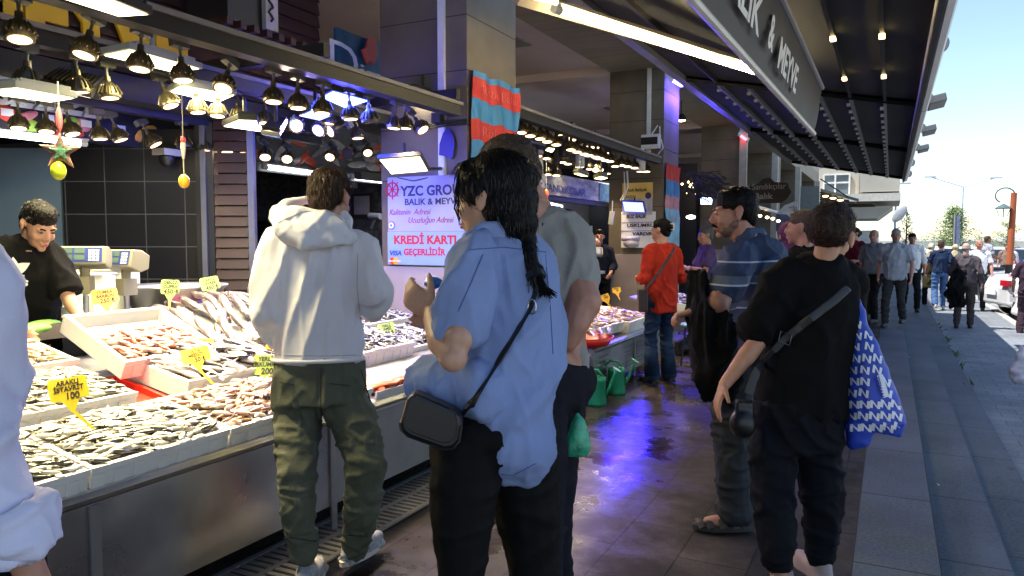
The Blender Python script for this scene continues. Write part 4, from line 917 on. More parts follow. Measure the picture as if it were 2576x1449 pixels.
o = MB().bb((-9.4, 8.42, .6), (-7.6, 8.5, 1.75)).obj('dark_window', BLACKM); tag(o, 'black opening in the patterned tile wall behind the hooded man', 'opening')
t = thing('framed_notice', 'framed paper notice on the patterned tiles right of the hooded man', 'picture', at(912, 516, y=8.45))
rectp(MB(), (884, 487), (940, 546), dict(y=8.45), Vector((0, -.01, 0)), .04).obj('picture_frame', mat('dark wood frame', (.05, .035, .025), .4), t); rectp(MB(), (892, 494), (931, 539), dict(y=8.45), Vector((0, -.016, 0)), .005).obj('paper', mat('aged paper', (.42, .37, .33), .7), t)
t = thing('security_camera', 'small white security camera under the second tube light', 'camera', at(885, 465, y=8.2)); MB().box(at(885, 465, y=8.2), (.12, .2, .08), Matrix.Rotation(.5, 3, 'Z')).tube([at(885, 465, y=8.2), at(878, 450, y=8.4)], .02, 6).obj('camera_body', WHITEP, t)
t = thing('security_camera', 'white bullet camera beside the lilac sign', 'camera', at(945, 545, y=8.2)); MB().tube([at(932, 543, y=8.2), at(960, 545, y=8.0)], .045, 10).tube([at(944, 549, y=8.2), at(934, 573, y=8.4)], .02, 6).obj('camera_body', WHITEP, t)
t = thing('dome_camera', 'dark dome camera with white base under the fruit fascia', 'camera', at(420, 390, x=-5.1)); c = at(420, 392, x=-5.1); MB().bb(c-Vector((.07, .08, .0)), c+Vector((.07, .08, .05))).obj('base', mat('camera base', (.4, .38, .35), .5), t); MB().ell(c-Z*.02, (.06, .06, .07)).obj('dome', BLACKM, t, smooth=True)
# fascias
t = thing('fascia_board', 'dark red brown fascia with big yellow letters MEYVE at the top left', 'shop sign', (-4.6, 1, 2.55))
mb = MB()
for k in range(13): mb.slab([(-4.6, .5, 2.58+k*.11), (-4.6, 5.3, 2.58+k*.11), (-4.62, 5.3, 2.685+k*.11), (-4.62, .5, 2.685+k*.11)], X, .05)
mb.obj('cladding', RUST, t)
ttext('MEYVE', .5, mat('yellow letters', (.7, .42, .01), .5, 0, .05), t, (-4.58, 2.3, 2.66), Y, Z, bold=.03, fit=1.55, ext=.012)
MB().bb((-4.75, .5, 2.4), (-4.56, 5.3, 2.56)).obj('sill', DARKP, t)
t = thing('fascia_board', 'lower fascia with fruit pictures and white slanted letters', 'shop sign', (-5.4, 2, 2.2))
MB().bb((-5.5, .5, 2.2), (-5.4, 5.3, 2.62)).obj('fascia_panel', DARKP, t)
rr = random.Random(4); fc = [(.6, .05, .03), (.75, .35, .05), (.3, .5, .05), (.8, .65, .2), (.6, .2, .25), (.85, .75, .6)]
for k, col in enumerate(fc):
    mb = MB()
    for j in range(9): c = Vector((-5.39, rr.uniform(1.6, 5.2), 2.27+rr.uniform(-.03, .06))); mb.ell(c, (.012, rr.uniform(.05, .12), rr.uniform(.03, .06)), Matrix.Rotation(rr.uniform(-.6, .6), 3, 'X'), 12, 6)
    mb.obj('fruit_print', mat('fruit %d' % k, col, .5, 0, .25, 20), t)
ttext('MEYVE  SEBZE', .17, LT, t, (-5.385, 1.9, 2.39), Y, Z, bold=.012, shear=.3, fit=1.9); ttext('BALIK', .13, LT, t, (-5.385, 4.0, 2.46), Y, Z, bold=.008, shear=.3)
for k in range(9): MB().box((-5.38, 2.2+.28*k, 2.33), (.01, .08, .05)).obj('white_label', LT, t)
t = thing('fascia_board', 'far fascia with grey fish and orange fish pictures', 'shop sign', (-6.1, 5.4, 2.3))
MB().bb((-6.2, 5.2, 2.3), (-6.1, 8.4, 2.85)).obj('fascia_panel', mat('dark fish print', (.06, .06, .065), .5, 0, .6, 7), t); MB().bb((-6.22, 5.2, 2.2), (-6.06, 8.4, 2.31)).obj('sill', DARKP, t)
for col, n_ in (((.3, .29, .28), 16), ((.5, .06, .02), 9), ((.14, .14, .15), 12)):
    mb = MB()
    for j in range(n_): y = rr.uniform(5.5, 8.2); c = Vector((-6.09, y, 2.38+rr.uniform(-.02, .32))); mb.ell(c, (.012, rr.uniform(.1, .22), rr.uniform(.03, .06)), Matrix.Rotation(rr.uniform(-.8, .8), 3, 'X'), 12, 6)
    mb.obj('fish_print', mat('fish print %.2f' % col[0], col, .5, 0, .3, 20), t)
ttext('70', .1, LT, t, (-6.07, 6.75, 2.58), Y, Z)
t = thing('pennant', 'two red cloth pennants hanging under the middle track', 'pennant', at(555, 350, x=-5.0))
MB().prism([(0, 0), (.14, -.02), (.1, -.18)], at(522, 332, x=-5), Y, Z, .004).prism([(.16, -.1), (.24, -.02), (.2, -.14), (.14, -.15)], at(525, 335, x=-5), Y, Z, .004).obj('pennant_cloth', mat('red cloth', (.4, .02, .04), .6), t)
# "DIZ" sign with red fish above
t = thing('restaurant_sign', 'teal wall sign with white outlined letters Diz and a red fish', 'sign', (-4.5, 5, 2.9))
PX = dict(x=-4.5); p, q = at(850, 85, **PX), at(985, 200, **PX)
MB().bb((-4.55, p.y, 2.75), (-4.52, 6.6, 3.38)).obj('board', mat('teal board', (.02, .1, .15), .5, 0, .4, 5), t)
wtext('D', (817, 186), (888, 199), PX, 98, LT, t, Y, Z, Vector((.02, 0, 0)), bold=-.004); wtext('iz', (897, 197), (950, 209), PX, 42, LT, t, Y, Z, Vector((.02, 0, 0)), bold=.0)
c = at(925, 125, **PX); MB().prism([(-.12, -.03), (-.06, .0), (-.03, .1), (.05, .13), (.1, .08), (.12, 0), (.08, -.1), (.04, -.14), (.0, -.1), (-.05, -.15), (-.09, -.08)], c+X*.02, Y, Z, .02).obj('red_fish', mat('red fish', (.65, .06, .02), .5), t)
t = thing('air_conditioner', 'dark air conditioner unit with corrugated hose at the top left', 'air conditioner', at(575, 100, x=-4.3))
p = at(520, 0, x=-4.3); q = at(640, 100, x=-4.3)
MB().bb((-4.5, p.y, q.z+.02), (-4.1, q.y, q.z+.7)).obj('unit_body', DARKP, t); MB().bb((-4.09, q.y-.13, q.z+.02), (-4.05, q.y-.01, q.z+.7)).obj('pale_strip', mat('pale strip', (.4, .36, .34), .6), t)
MB().tube([Vector((-4.04, q.y-.09+.022*math.sin(k*1.5), q.z+.08+k*.02)) for k in range(30)], .009, 6).obj('hose', BLACKM, t)
mb = MB(); [mb.bb((-4.5, p.y-.1+k*.12, q.z-.05), (-4.0, p.y-.05+k*.12, q.z)) for k in range(8)]; mb.obj('shelf', RUST, t)
# hanging ornaments
t = thing('starfish_ornament', 'green and pink starfish ornament on a cord at the left', 'ornament', at(150, 380, x=-3.0)); c = at(152, 382, x=-3.0); v = camdir(c); ex = Z.cross(v).normalized()
out = []
for k in range(10): a = math.pi/2+math.pi*k/5; r_ = .082 if k % 2 == 0 else .03; out.append((r_*math.cos(a), r_*math.sin(a)))
MB().prism(out, c, ex, v.cross(ex), .022).obj('star_body', mat('starfish', (.16, .075, .06), .75, 0, .6, 40, .6, 120), t, bevel=.008)
MB().prism([(x*.55, y*.55) for x, y in out], c+v*.013, ex, v.cross(ex), .01).obj('star_centre', mat('starfish green', (.05, .15, .09), .7, 0, .8, 60, .6, 120), t, bevel=.004)
MB().tube([c+Z*.08, c+Z*.28], .003, 5).tube([c-Z*.06, c-Z*.1], .002, 5).obj('cord', mat('cord', (.3, .27, .2), .8), t); MB().ell(c+Z*.13, (.012, .012, .05)).obj('bead', mat('red bead', (.45, .1, .1), .5), t)
c2 = at(147, 430, x=-3.0); o = MB().ell(c2, (.029, .029, .037), seg=16, rings=12).obj('yellow_egg', mat('lemon yellow float', (.62, .75, .03), .35), smooth=True); tag(o, 'yellow egg shaped float hanging under the starfish', 'float')
t = thing('fishing_float', 'red and white fishing float on a long cord', 'float', at(461, 370, x=-3.0)); c = at(461, 372, x=-3.0)
MB().lathe([(0, -.055), (.006, -.05), (.012, .0), (.008, .05), (0, .055)], c, 10).obj('float_body', mat('float cream', (.6, .5, .4), .4), t, smooth=True); MB().ell(c+Z*.035, (.0125, .0125, .02)).obj('float_tip', mat('float red', (.6, .05, .05), .4), t, smooth=True); MB().tube([c+Z*.05, c+Z*.3], .002, 4).tube([c-Z*.05, c-Z*.14], .003, 4).obj('cord', mat('cord', (.3, .27, .2), .8), t)
o = MB().ell(at(463, 456, x=-3.0), (.025, .025, .033), seg=16, rings=12).obj('orange_egg', mat('orange yellow float', (.8, .42, .02), .35), smooth=True); tag(o, 'orange yellow egg float hanging below the fishing float', 'float')
t = thing('hanging_float', 'small orange red float on a cord before the second shop sign', 'float', at(1375, 490, x=-3.3)); MB().ell(at(1374, 489, x=-3.3), (.028, .028, .055), seg=12).obj('float_body', mat('coral float', (.75, .13, .06), .4), t, smooth=True); MB().tube([at(1374, 480, x=-3.3), at(1374, 400, x=-3.3)], .003, 4).obj('cord', WHITEP, t)
# ---- behind the counter: scales, boxes, cauldron, tray
IV = mat('aged ivory plastic', (.3, .28, .2), .45, 0, .08, 5)
def scale(px, py, d_, yaw, lab):
    c = at(px, py, d=d_); t = thing('weighing_scale', lab, 'scale', Vector((c.x, c.y, 1.0)))
    M = Matrix.Rotation(yaw, 3, 'Z') @ Matrix.Rotation(R(-18), 3, 'X')
    def P(x, y, z): return c+M @ Vector((x, y, z))
    mb = MB(); sec = [(-.05, -.055), (-.06, .05), (.0, .065), (.06, .05), (.075, -.03), (.03, -.065)]
    V = [P(sx_*.13, a, b) for sx_ in (-1, 1) for a, b in sec]; n_ = len(sec)
    mb.add(V, [tuple(range(n_))[::-1], tuple(range(n_, 2*n_))]+[(i, (i+1) % n_, n_+(i+1) % n_, n_+i) for i in range(n_)]); mb.obj('display_head', IV, t, bevel=.008)
    f = lambda x0, x1, z0, z1, e: [P(x0, -.05-.01*(z0+.055)/.105-e, z0), P(x1, -.05-.01*(z0+.055)/.105-e, z0), P(x1, -.05-.01*(z1+.055)/.105-e, z1), P(x0, -.05-.01*(z1+.055)/.105-e, z1)]
    nn = M @ Vector((0, -1, 0))
    MB().slab(f(-.11, .11, -.042, .042, .002), nn, .002).obj('keypad_plate', mat('scale blue', (.03, .06, .3), .4), t)
    mb = MB(); [mb.slab(f(a, a+.055, z, z+.03, .004), nn, .001) for a in (-.1, -.035) for z in (-.03, .008)]; mb.obj('screen', mat('lcd green', (.1, .16, .14), .2), t)
    mb = MB(); [mb.slab(f(.04+i*.02, .055+i*.02, -.036+j*.018, -.024+j*.018, .004), nn, .001) for i in range(3) for j in range(4)]; mb.obj('key', WHT, t)
    MB().tube([c-Z*.05, c-Z*.12], [.03, .025], 10).box(c-Z*.16, (.075, .09, .1), Matrix.Rotation(yaw, 3, 'Z')).obj('neck_joint', IV, t)
    MB().tube([c-Z*.2, Vector((c.x, c.y, .98))], .016, 10).obj('pole', STEEL, t)
    MB().bb((c.x-.16, c.y-.16, .99), (c.x+.12, c.y+.16, 1.03)).obj('weigh_platter', STEEL, t)
scale(212, 648, 4.3, YAW+R(12), 'left ivory weighing scale display facing the street on its pole')
scale(316, 655, 4.5, YAW-R(28), 'right ivory weighing scale display turned away on its pole')
rr = random.Random(2)
for k, (px, py, d_, w_) in enumerate(((195, 712, 4.9, .45), (255, 700, 5.1, .4), (130, 745, 4.7, .4), (195, 765, 4.8, .45), (150, 790, 4.7, .42))):
    c = at(px, py, d=d_); mb = MB().box(c, (w_, .3, .12), Matrix.Rotation(YAW+rr.uniform(-.15, .15), 3, 'Z')).box(c+Z*.064, (w_+.02, .32, .012), Matrix.Rotation(YAW, 3, 'Z')); o = mb.obj('foam_box', STYRO, bevel=.008)
    tag(o, ['closed white foam box at the top of the stack behind the scales', 'white foam box right of the stack behind the scales', 'white foam box left in the stack by the salesman', 'white foam box in the middle of the stack', 'lowest white foam box behind the steel tray'][k], 'box')
o = MB().bb((-5.1, 1.2, 0), (-4.3, 5.2, .97)).obj('rear_bench', STEELD); tag(o, 'dull steel bench behind the fish display carrying boxes', 'bench')
t = thing('steel_cauldron', 'large steel cauldron behind the price tags', 'pot', (-4.35, 3.5, .8)); c = at(445, 720, x=-4.35); MB().lathe([(0, -.4), (.2, -.4), (.27, -.2), (.3, -.02), (.33, 0), (.33, .012), (.29, 0), (.26, -.2), (0, -.38)], c, 32).obj('pot_body', STEELD, t, smooth=True)
o = MB().bb((-4.2, 4.0, .8), (-4.0, 5.2, 1.12)).obj('steel_trough', STEELD); tag(o, 'steel trough edge right of the cauldron', 'trough')
t = thing('pink_bowl', 'pink plastic bowl between the cauldron and the sea bass', 'bowl', at(455, 775, x=-4.05)); MB().lathe([(0, -.04), (.07, -.04), (.1, .02), (.105, .02), (.08, -.045)], at(458, 768, x=-4.05), 20).obj('bowl_body', mat('pink plastic', (.5, .08, .2), .4), t, smooth=True)
t = thing('steel_pan', 'flat steel pan with green bundle at the left behind the fish', 'tray', (-3.95, 1.5, .97)); MB().bb((-4.25, 1.3, .95), (-3.9, 2.75, .965)).bb((-3.92, 1.3, .965), (-3.9, 2.75, 1.03)).obj('pan_sheet', STEELD, t)
o = MB().ell(at(70, 828, x=-3.85), (.06, .12, .03)).ell(at(110, 818, x=-4.0), (.05, .1, .03)).obj('green_bundle', mat('green nylon', (.18, .5, .08), .5, 0, .3, 40, .4, 90), smooth=True); tag(o, 'bright green nylon bundle beside the steel pan', 'bundle')
# ---- second shop
t = thing('second_shop', 'second shop front with cream rear wall and dark doorway', 'shop', (-5, 12, 0))
MB().bb((-9.9, 15.6, 0), (-4.3, 15.7, 2.75)).obj('wall', mat('cream shop wall', (.35, .32, .27), .7), t)
MB().bb((-9.8, 15.5, 0), (-7.9, 15.6, 2.6)).obj('doorway', BLACKM, t); MB().bb((-5.9, 15.4, 0), (-5.3, 15.62, 2.6)).obj('doorway', BLACKM, t)
MB().bb((-5.2, 6.5, 2.12), (-5.1, 15.5, 2.2)).obj('sill', DARKP, t)
t = thing('shop_fascia', 'pale patterned fascia with dark blue letters ÖZ SANDIKÇILAR', 'shop sign', (-5, 10, 2.2))
MB().bb((-5.1, 8.5, 2.2), (-5.02, 15.4, 2.56)).obj('fascia_panel', mat('pale fish print', (.36, .38, .4), .5, 0, .55, 6, stretch=(1, .5, 2)), t)
wtext('ÖZ SANDIKÇILAR', (1335, 474), (1472, 498), dict(x=-5), 20, mat('blue ink letters', (.02, .04, .22), .5), t, Y, Z, Vector((.01, 0, 0)), bold=.02)
for y0 in (13.6, 14.3): MB().bb((-5.015, y0, 2.22), (-5.005, y0+.6, 2.54)).obj('blue_print', mat('blue fish print', (.05, .14, .28), .5, 0, .5, 10), t)
t = thing('wicker_plate', 'round wicker plate hanging on the cream wall of the second shop', 'wall plate', at(1424, 550, y=15.5)); c = at(1426, 552, y=15.5); MB().tube([c, c-Y*.03], .24, 24).obj('plate_rim', mat('wicker', (.07, .05, .035), .7, 0, .4, 60), t); MB().tube([c-Y*.031, c-Y*.04], .1, 20).obj('plate_centre', mat('wicker dark', (.03, .02, .018), .7), t)
t = thing('tall_poster', 'white and blue printed poster inside the second shop', 'poster', at(1475, 640, y=15.4)); rectp(MB(), (1459, 568), (1490, 640), dict(y=15.4), Vector((0, -.01, 0)), .01).obj('poster_sheet', WHT, t)
for k in range(3): rectp(MB(), (1460, 592+k*16), (1489, 602+k*16), dict(y=15.4), Vector((0, -.014, 0)), .004).obj('blue_band', mat('band blue', (.04, .15, .3), .5), t)
scale(1492, 634, 10.4, YAW, 'small weighing scale in the second stall beside the column')
t = thing('power_strip', 'white power strip hanging on its cord by the second column', 'power strip', at(1540, 545, y=10.8)); MB().box(at(1538, 548, y=10.8), (.07, .03, .2), Matrix.Rotation(.15, 3, 'Y')).tube([at(1540, 535, y=10.8), at(1541, 505, y=10.8)], .008, 5).obj('strip_body', WHITEP, t)
t = thing('bread_basket', 'rounded brown loaf shaped basket behind the small scale', 'basket', at(1490, 615, d=11)); MB().ell(at(1490, 615, d=11), (.13, .13, .11)).obj('basket_body', mat('bread brown', (.25, .12, .05), .7, 0, .3, 30), t, smooth=True)
# watering cans and stool, plastic bag
GR = mat('green plastic', (.015, .25, .12), .35, 0, .12, 8)
def can(loc, rz, lab):
    t = thing('watering_can', lab, 'watering can', loc); c = Vector(loc)
    MB().lathe([(0, .0), (.085, .0), (.09, .02), (.082, .1), (.084, .105), (.08, .21), (.083, .215), (.08, .25), (.07, .25), (.07, .06), (0, .06)], c, 24).obj('can_body', GR, t, smooth=True)
    f = Matrix.Rotation(rz, 3, 'Z'); P = lambda x, z: c+f @ Vector((x, 0, z))
    MB().tube([P(.075, .08), P(.12, .17), P(.155, .27), P(.165, .3)], [.018, .014, .011, .011], 8).obj('spout', GR, t, smooth=True)
    MB().tube([P(.16, .295), P(.178, .325)], [.012, .042], 12).obj('rose', mat('pale green plastic', (.2, .5, .3), .4), t)
    MB().tube([P(-.08, .09), P(-.125, .16), P(-.12, .25), P(-.06, .315), P(.01, .31), P(.05, .26)], [.013]*6, 8).obj('handle', GR, t, smooth=True)
can((-2.3, 6.22, 0), .2, 'nearer green watering can on the floor at the second counter'); can((-2.3, 6.75, 0), .25, 'farther green watering can on the floor behind its twin')
t = thing('bar_stool', 'small round bluish stool behind the woman in red', 'stool', (-2.02, 8.75, 0)); c = Vector((-2.02, 8.75, 0)); MB().lathe([(0, .44), (.15, .44), (.17, .46), (.16, .485), (0, .49)], c, 24).obj('seat', mat('blue seat', (.12, .3, .38), .35), t, smooth=True)
for k in range(4): a = k*math.pi/2+.5; MB().tube([c+Vector((.11*math.cos(a), .11*math.sin(a), .44)), c+Vector((.16*math.cos(a), .16*math.sin(a), 0))], .012, 6).obj('leg', BLACKM, t)
MB().tube([c+Vector((.14*math.cos(a), .14*math.sin(a), .2)) for a in [k*.4 for k in range(17)]], .008, 5).obj('ring', BLACKM, t)
# ---- far market: wooden sign, posts, posters, thatch
WOOD = mat('dark weathered wood', (.035, .024, .02), .7, 0, .3, 8, stretch=(.3, 1, 6))
t = thing('wooden_sign', 'dark wooden board with pale handwriting Öz Sandıkçılar Balık', 'sign', at(1930, 505, y=17)); PW_ = dict(y=17)
c = at(1930, 482, y=17); out = [(-.42, -.16), (-.38, .12), (-.2, .17), (-.08, .28), (.05, .3), (.15, .2), (.42, .17), (.45, .05), (.5, -.02), (.42, -.16), (.3, -.25), (-.3, -.25)]
MB().prism(out, c, X, Z, .05).obj('sign_board', WOOD, t)
ILK = mat('pale handwriting', (.4, .33, .3), .6); wtext('öz Sandıkçılar', (1868, 478), (1977, 480), PW_, 15, ILK, t, X, Z, Vector((0, -.04, 0)), bold=.0); wtext('Balık', (1898, 501), (1944, 502), PW_, 15, ILK, t, X, Z, Vector((0, -.04, 0)))
PG = mat('pale post', (.42, .4, .36), .6)
for k, (px, y_) in enumerate(((1868, 17.45), (1948, 22), (2006, 27), (2056, 34))):
    p = at(px, 500, y=y_); o = MB().bb((p.x-.08, y_-.06, 0), (p.x+.08, y_+.06, 3.9)).obj('pale_post', PG); tag(o, ['nearest', 'second', 'third', 'farthest'][k]+' pale upright post along the far market front', 'post')
for k, (a, b, y_, m_) in enumerate((((1953, 535), (1995, 582), 20, mat('blue poster', (.08, .13, .3), .5, 0, .4, 8)), ((1990, 470), (2058, 600), 30, mat('grey green wall', (.16, .18, .17), .6)), ((1900, 540), (1952, 640), 24, mat('brown panel', (.1, .075, .06), .6)))):
    o = rectp(MB(), a, b, dict(y=y_), Vector((0, -.01, 0)), .08).obj(['blue_poster', 'partition', 'brown_panel'][k], m_); tag(o, ['blue printed poster with red lines behind the purple headscarf', 'grey green partition at the far end of the market', 'brown panel below the far lamps'][k], ['poster', 'partition', 'panel'][k])
t = thing('fish_flag', 'white fish shaped flag with drawn lines above the purple headscarf', 'flag', at(1985, 530, y=14)); c = at(1988, 535, y=14)
MB().prism([(-.24, -.02), (-.1, .13), (.08, .2), (.12, .17), (.14, -.1), (.12, -.35), (.06, -.35), (.02, -.1), (-.06, -.03)], c, X, Z, .015).obj('flag_cloth', mat('white flag cloth', (.62, .66, .7), .6, 0, .15, 12), t)
MB().tube([c+Vector((-.02, -.02, .08)), c+Vector((.06, -.02, .12)), c+Vector((.07, -.02, -.05)), c+Vector((.0, -.02, -.1))], .008, 4).tube([c+Vector((.1, -.02, .1)), c+Vector((.1, -.02, -.25))], .007, 4).obj('drawn_line', NAVY, t)
t = thing('lamp_rail', 'pale rail with small warm lamps beside the man in the polo shirt', 'lamp rail', at(1930, 530, y=18)); MB().tube([at(1905, 520, y=17), at(1960, 536, y=20)], .04, 6).obj('rail_bar', WHITEP, t)
for px, py in ((1912, 543), (1930, 547), (1944, 550), (1958, 556)): MB().ell(at(px, py, y=18), (.04, .04, .03)).obj('small_lamp', emit('small warm lamp', (1, .7, .3), 12), t)
t = thing('ceiling_lamps', 'tiny warm lamps in the dark third stall', 'lamps', at(1750, 470, y=17.3))
for px, py in ((1716, 463), (1732, 458), (1738, 465), (1742, 462), (1735, 470), (1728, 487), (1745, 470), (1750, 486)): MB().ell(at(px, py, y=16.9), (.025, .025, .02)).obj('small_lamp', emit('small warm lamp', (1, .7, .3), 12), t)
o = MB().ell(at(1738, 546, y=16), (.1, .05, .04)).obj('round_lamp', emit('white lamp', (1, .95, .8), 14)); tag(o, 'white glowing lamp above the seller in the purple polo', 'lamp')
t = thing('dark_lamp', 'bell shaped lamp high between second and third column', 'lamp', at(1714, 300, y=14)); c = at(1714, 302, y=14); MB().lathe([(.02, .12), (.05, .1), (.11, .0), (.1, -.01), (0, .02)], c, 16).obj('lamp_shade', BLACKM, t); MB().ell(c-Z*.0, (.08, .08, .03)).obj('bulb', emit('small warm lamp', (1, .7, .3), 12), t); MB().tube([c+Z*.1, c+Z*1.2], .01, 5).obj('cord', BLACKM, t)
mb = MB(); rr = random.Random(8)
for k in range(260):
    p = at(rr.uniform(1716, 1800), 440+rr.uniform(-10, 45), y=rr.uniform(12.6, 15)); d_ = Vector((rr.uniform(-.1, .3), rr.uniform(-.2, .2), rr.uniform(-.22, .0))); mb.add([p, p+d_, p+d_*.9+Vector((.02, 0, .02))], [(0, 1, 2)])
tag(mb.obj('palm_thatch', mat('dark thatch', (.03, .03, .025), .8)), 'dark palm leaf thatch over the third stall', 'thatch', kind='stuff')
o = MB().bb((-9.9, 17.2, 0), (-4.0, 17.3, 3.2)).obj('shutter', mat('black shutter', (.015, .015, .017), .5, 0, .3, 2, stretch=(.2, .2, 12))); tag(o, 'dark roller shutter of the third shop', 'shutter')
mb = MB()
for k in range(5): mb.tube([at(2050+k*20, 520-k*1, y=37-k*.0)+Z*(.3-.08*k)-X*.5, at(2070+k*20, 488+k*4, y=37)+X*.2], .06, 4)
t = thing('slatted_canopy', 'dark slatted canopy with warm lights below the cream building window', 'canopy', at(2065, 490, y=37))
P = lambda a, b: at(a, b, y=37); mb = MB()
mb.slab([P(2064, 474), P(2160, 500), P(2160, 507), P(2064, 482)], Y, -.15); mb.obj('edge_beam', mat('blue grey steel', (.09, .12, .14), .5), t)
for k in range(5): MB().slab([P(2062, 482+6*k), P(2090+15*k, 487+5*k), P(2090+15*k, 490+5*k), P(2062, 486+6*k)], Y, -.8).obj('slat', BLACKM, t)
for a, b in ((2077, 494), (2096, 499), (2114, 504)): MB().ell(P(a, b)-Y*.1, (.13, .05, .04)).obj('canopy_light', emit('canopy light', (1, .6, .2), 8), t)
MB().tube([P(2064, 450), P(2135, 497)], .03, 6).obj('stay_rod', BLACKM, t)
# ---- cream apartment building behind
PLA = mat('cream weathered plaster', (.5, .47, .4), .8, 0, .12, .8, .1, 20)
t = thing('apartment_building', 'cream apartment building with a balcony over the street end', 'building', (-3, 42, 0)); YB = 42.
P = lambda a, b: at(a, b, y=YB); x0 = -9; xr = P(2197, 500).x; zb = P(2197, 512).z
MB().bb((x0, YB, zb), (xr, YB+9, 8.5)).obj('wall', PLA, t)
q = P(2120, 640); MB().bb((x0, YB-.05, -.7), (P(2205, 600).x, YB+8, P(2100, 580).z)).obj('ground_floor', mat('white signboard wall', (.55, .56, .55), .7), t)
bx = P(2261, 540).x; MB().slab([(P(2163, 540).x, YB-1.2, P(0, 541).z), (bx, YB-1.2, P(0, 541).z), (bx, YB-1.2, P(0, 517).z), (P(2163, 540).x, YB-1.2, P(0, 517).z)], -Y, 6).obj('balcony', PLA, t)
MB().bb((x0, YB-1.3, P(0, 553).z), (bx+.05, YB+6, P(0, 543).z)).obj('slab_edge', mat('white ledge', (.6, .58, .52), .7), t)
MB().slab([(x0, YB-.8, P(0, 575).z), (xr+.2, YB-.8, P(0, 575).z), (xr+.9, YB-.8, P(0, 560).z), (x0, YB-.8, P(0, 560).z)], -Y, 6).obj('soffit', PLA, t)
mb = MB(); z0, z1 = P(0, 516).z-.1, P(0, 498).z; xa = P(2163, 500).x
xx = xa
while xx < bx: mb.tube([(xx, YB-1.18, z0), (xx, YB-1.18, z1)], .014, 4); xx += .12
mb.tube([(xa, YB-1.18, z1), (bx, YB-1.18, z1)], .025, 4); mb.tube([(bx, YB-1.18, z0), (bx, YB-1.18, P(0, 460).z)], .025, 4); mb.obj('railing', mat('railing iron', (.1, .12, .17), .5), t)
def win(a, b, nm, fr=WHITEP):
    w_ = rectp(MB(), a, b, dict(y=YB), Vector((0, -.03, 0)), .1).obj('window', mat('window glass', (.16, .2, .23), .12, 0, .2, 1), t); mb = MB()
    p, q = P(*a), P(*b)
    for f in (0, .34, 1): zz = p.z+(q.z-p.z)*f; mb.bb((p.x, YB-.1, zz-.04), (q.x, YB-.032, zz+.04))
    for f in (0, .45, 1): xx = p.x+(q.x-p.x)*f; mb.bb((xx-.04, YB-.11, min(p.z, q.z)), (xx+.04, YB-.033, max(p.z, q.z)))
    mb.obj('frame', fr, w_)
win((2073, 440), (2136, 500), 'w'); win((2165, 442), (2190, 504), 'w', mat('dark frame', (.05, .05, .06), .5))
wtext('A', (2117, 610), (2136, 610), dict(y=YB-.08), 22, mat('teal logo', (.05, .15, .25), .5), t, X, Z, Vector((0, -.03, 0)), bold=.0)
MB().bb((P(2120, 600).x, YB-.09, P(0, 640).z), (P(2200, 600).x, YB-.06, P(0, 626).z)).obj('dark_writing', mat('dark sign strip', (.06, .06, .07), .6, 0, .8, 6), t)
MB().ell(at(2263, 538, y=YB-2.2), (.24, .08, .46), Matrix.Rotation(R(35), 3, 'Y')).obj('satellite_dish', mat('dish grey', (.42, .45, .48), .5), t)
o = MB().ell(at(2088, 522, y=10), (.1, .03, .1)).obj('round_sign', mat('navy round sign', (.03, .05, .14), .5)); tag(o, 'navy round sign with white writing behind the woman in black', 'sign'); ttext('OAK CAFE', .04, LT, o, at(2088, 522, y=9.955)-X*.07, X, Z, fit=.14)
# ---- street end: trees, lamps, hedge, cars
LEAFD = mat('leaf green', (.1, .16, .035), .7, 0, .45, 3); BARK = mat('bark', (.12, .08, .05), .9)
def tree(px, pt, pb, Yd, wpx, shape, lab, n=1400, leaf=None, seed=1, dens=1.):
    top = at(px, pt, y=Yd); zb_ = -.75; h = top.z-zb_; c = Vector((top.x, Yd, zb_)); rr = random.Random(seed); wd = wpx/FP*(Yd*1.12)/2
    t = thing('tree', lab, 'tree', c, group='trees beyond the street end'); MB().tube([c, c+Z*h*.95], [h*.022, h*.005], 7).obj('trunk', BARK, t); mb = MB(); lb = MB(); z0 = at(px, pb, y=Yd).z
    for k in range(26):
        f = k/26; z = z0+(top.z-z0)*f; r_ = wd*((1-f)**.8 if shape == 'cone' else (math.sin(math.pi*(.15+.85*f))**.6))*rr.uniform(.6, 1.15); a = rr.uniform(0, 6.3)
        e = Vector((c.x+r_*math.cos(a), c.y+r_*math.sin(a), z+(.1*r_ if shape == 'cone' else .3*r_))); lb.tube([Vector((c.x, c.y, z-.1)), e], [h*.006, h*.002], 4)
        m_ = int(n/26)
        for j in range(m_):
            q = Vector((c.x, c.y, z)).lerp(e, rr.uniform(.15, 1.05))+Vector((rr.gauss(0, 1), rr.gauss(0, 1), rr.gauss(0, .7)))*wd*.13; s_ = h*.012*rr.uniform(.6, 1.4)*(1 if dens == 1 else dens)
            u = Vector((rr.uniform(-1, 1), rr.uniform(-1, 1), rr.uniform(-.6, .6))).normalized(); v = u.orthogonal().normalized(); mb.add([q-u*s_, q+v*s_*.6, q+u*s_, q-v*s_*.6], [(0, 1, 2, 3)])
    lb.obj('limb', BARK, t); mb.obj('crown', leaf or LEAFD, t)
tree(2400, 524, 640, 60, 128, 'cone', 'tallest light green conifer behind the vertical banner', 6500, seed=2)
tree(2282, 530, 622, 48, 34, 'oval', 'thin sparse young tree left of the conifer', 420, seed=3)
tree(2536, 560, 640, 60, 60, 'oval', 'round green tree behind the orange lamp post', 1500, seed=4)
tree(2465, 590, 640, 70, 60, 'oval', 'low bushy tree between conifer and lamp post', 900, seed=5)
tree(2492, 595, 640, 72, 40, 'oval', 'low yellowish green tree left of the lamp post', 800, mat('yellow leaf', (.22, .24, .03), .7, 0, .3, 3), seed=6)
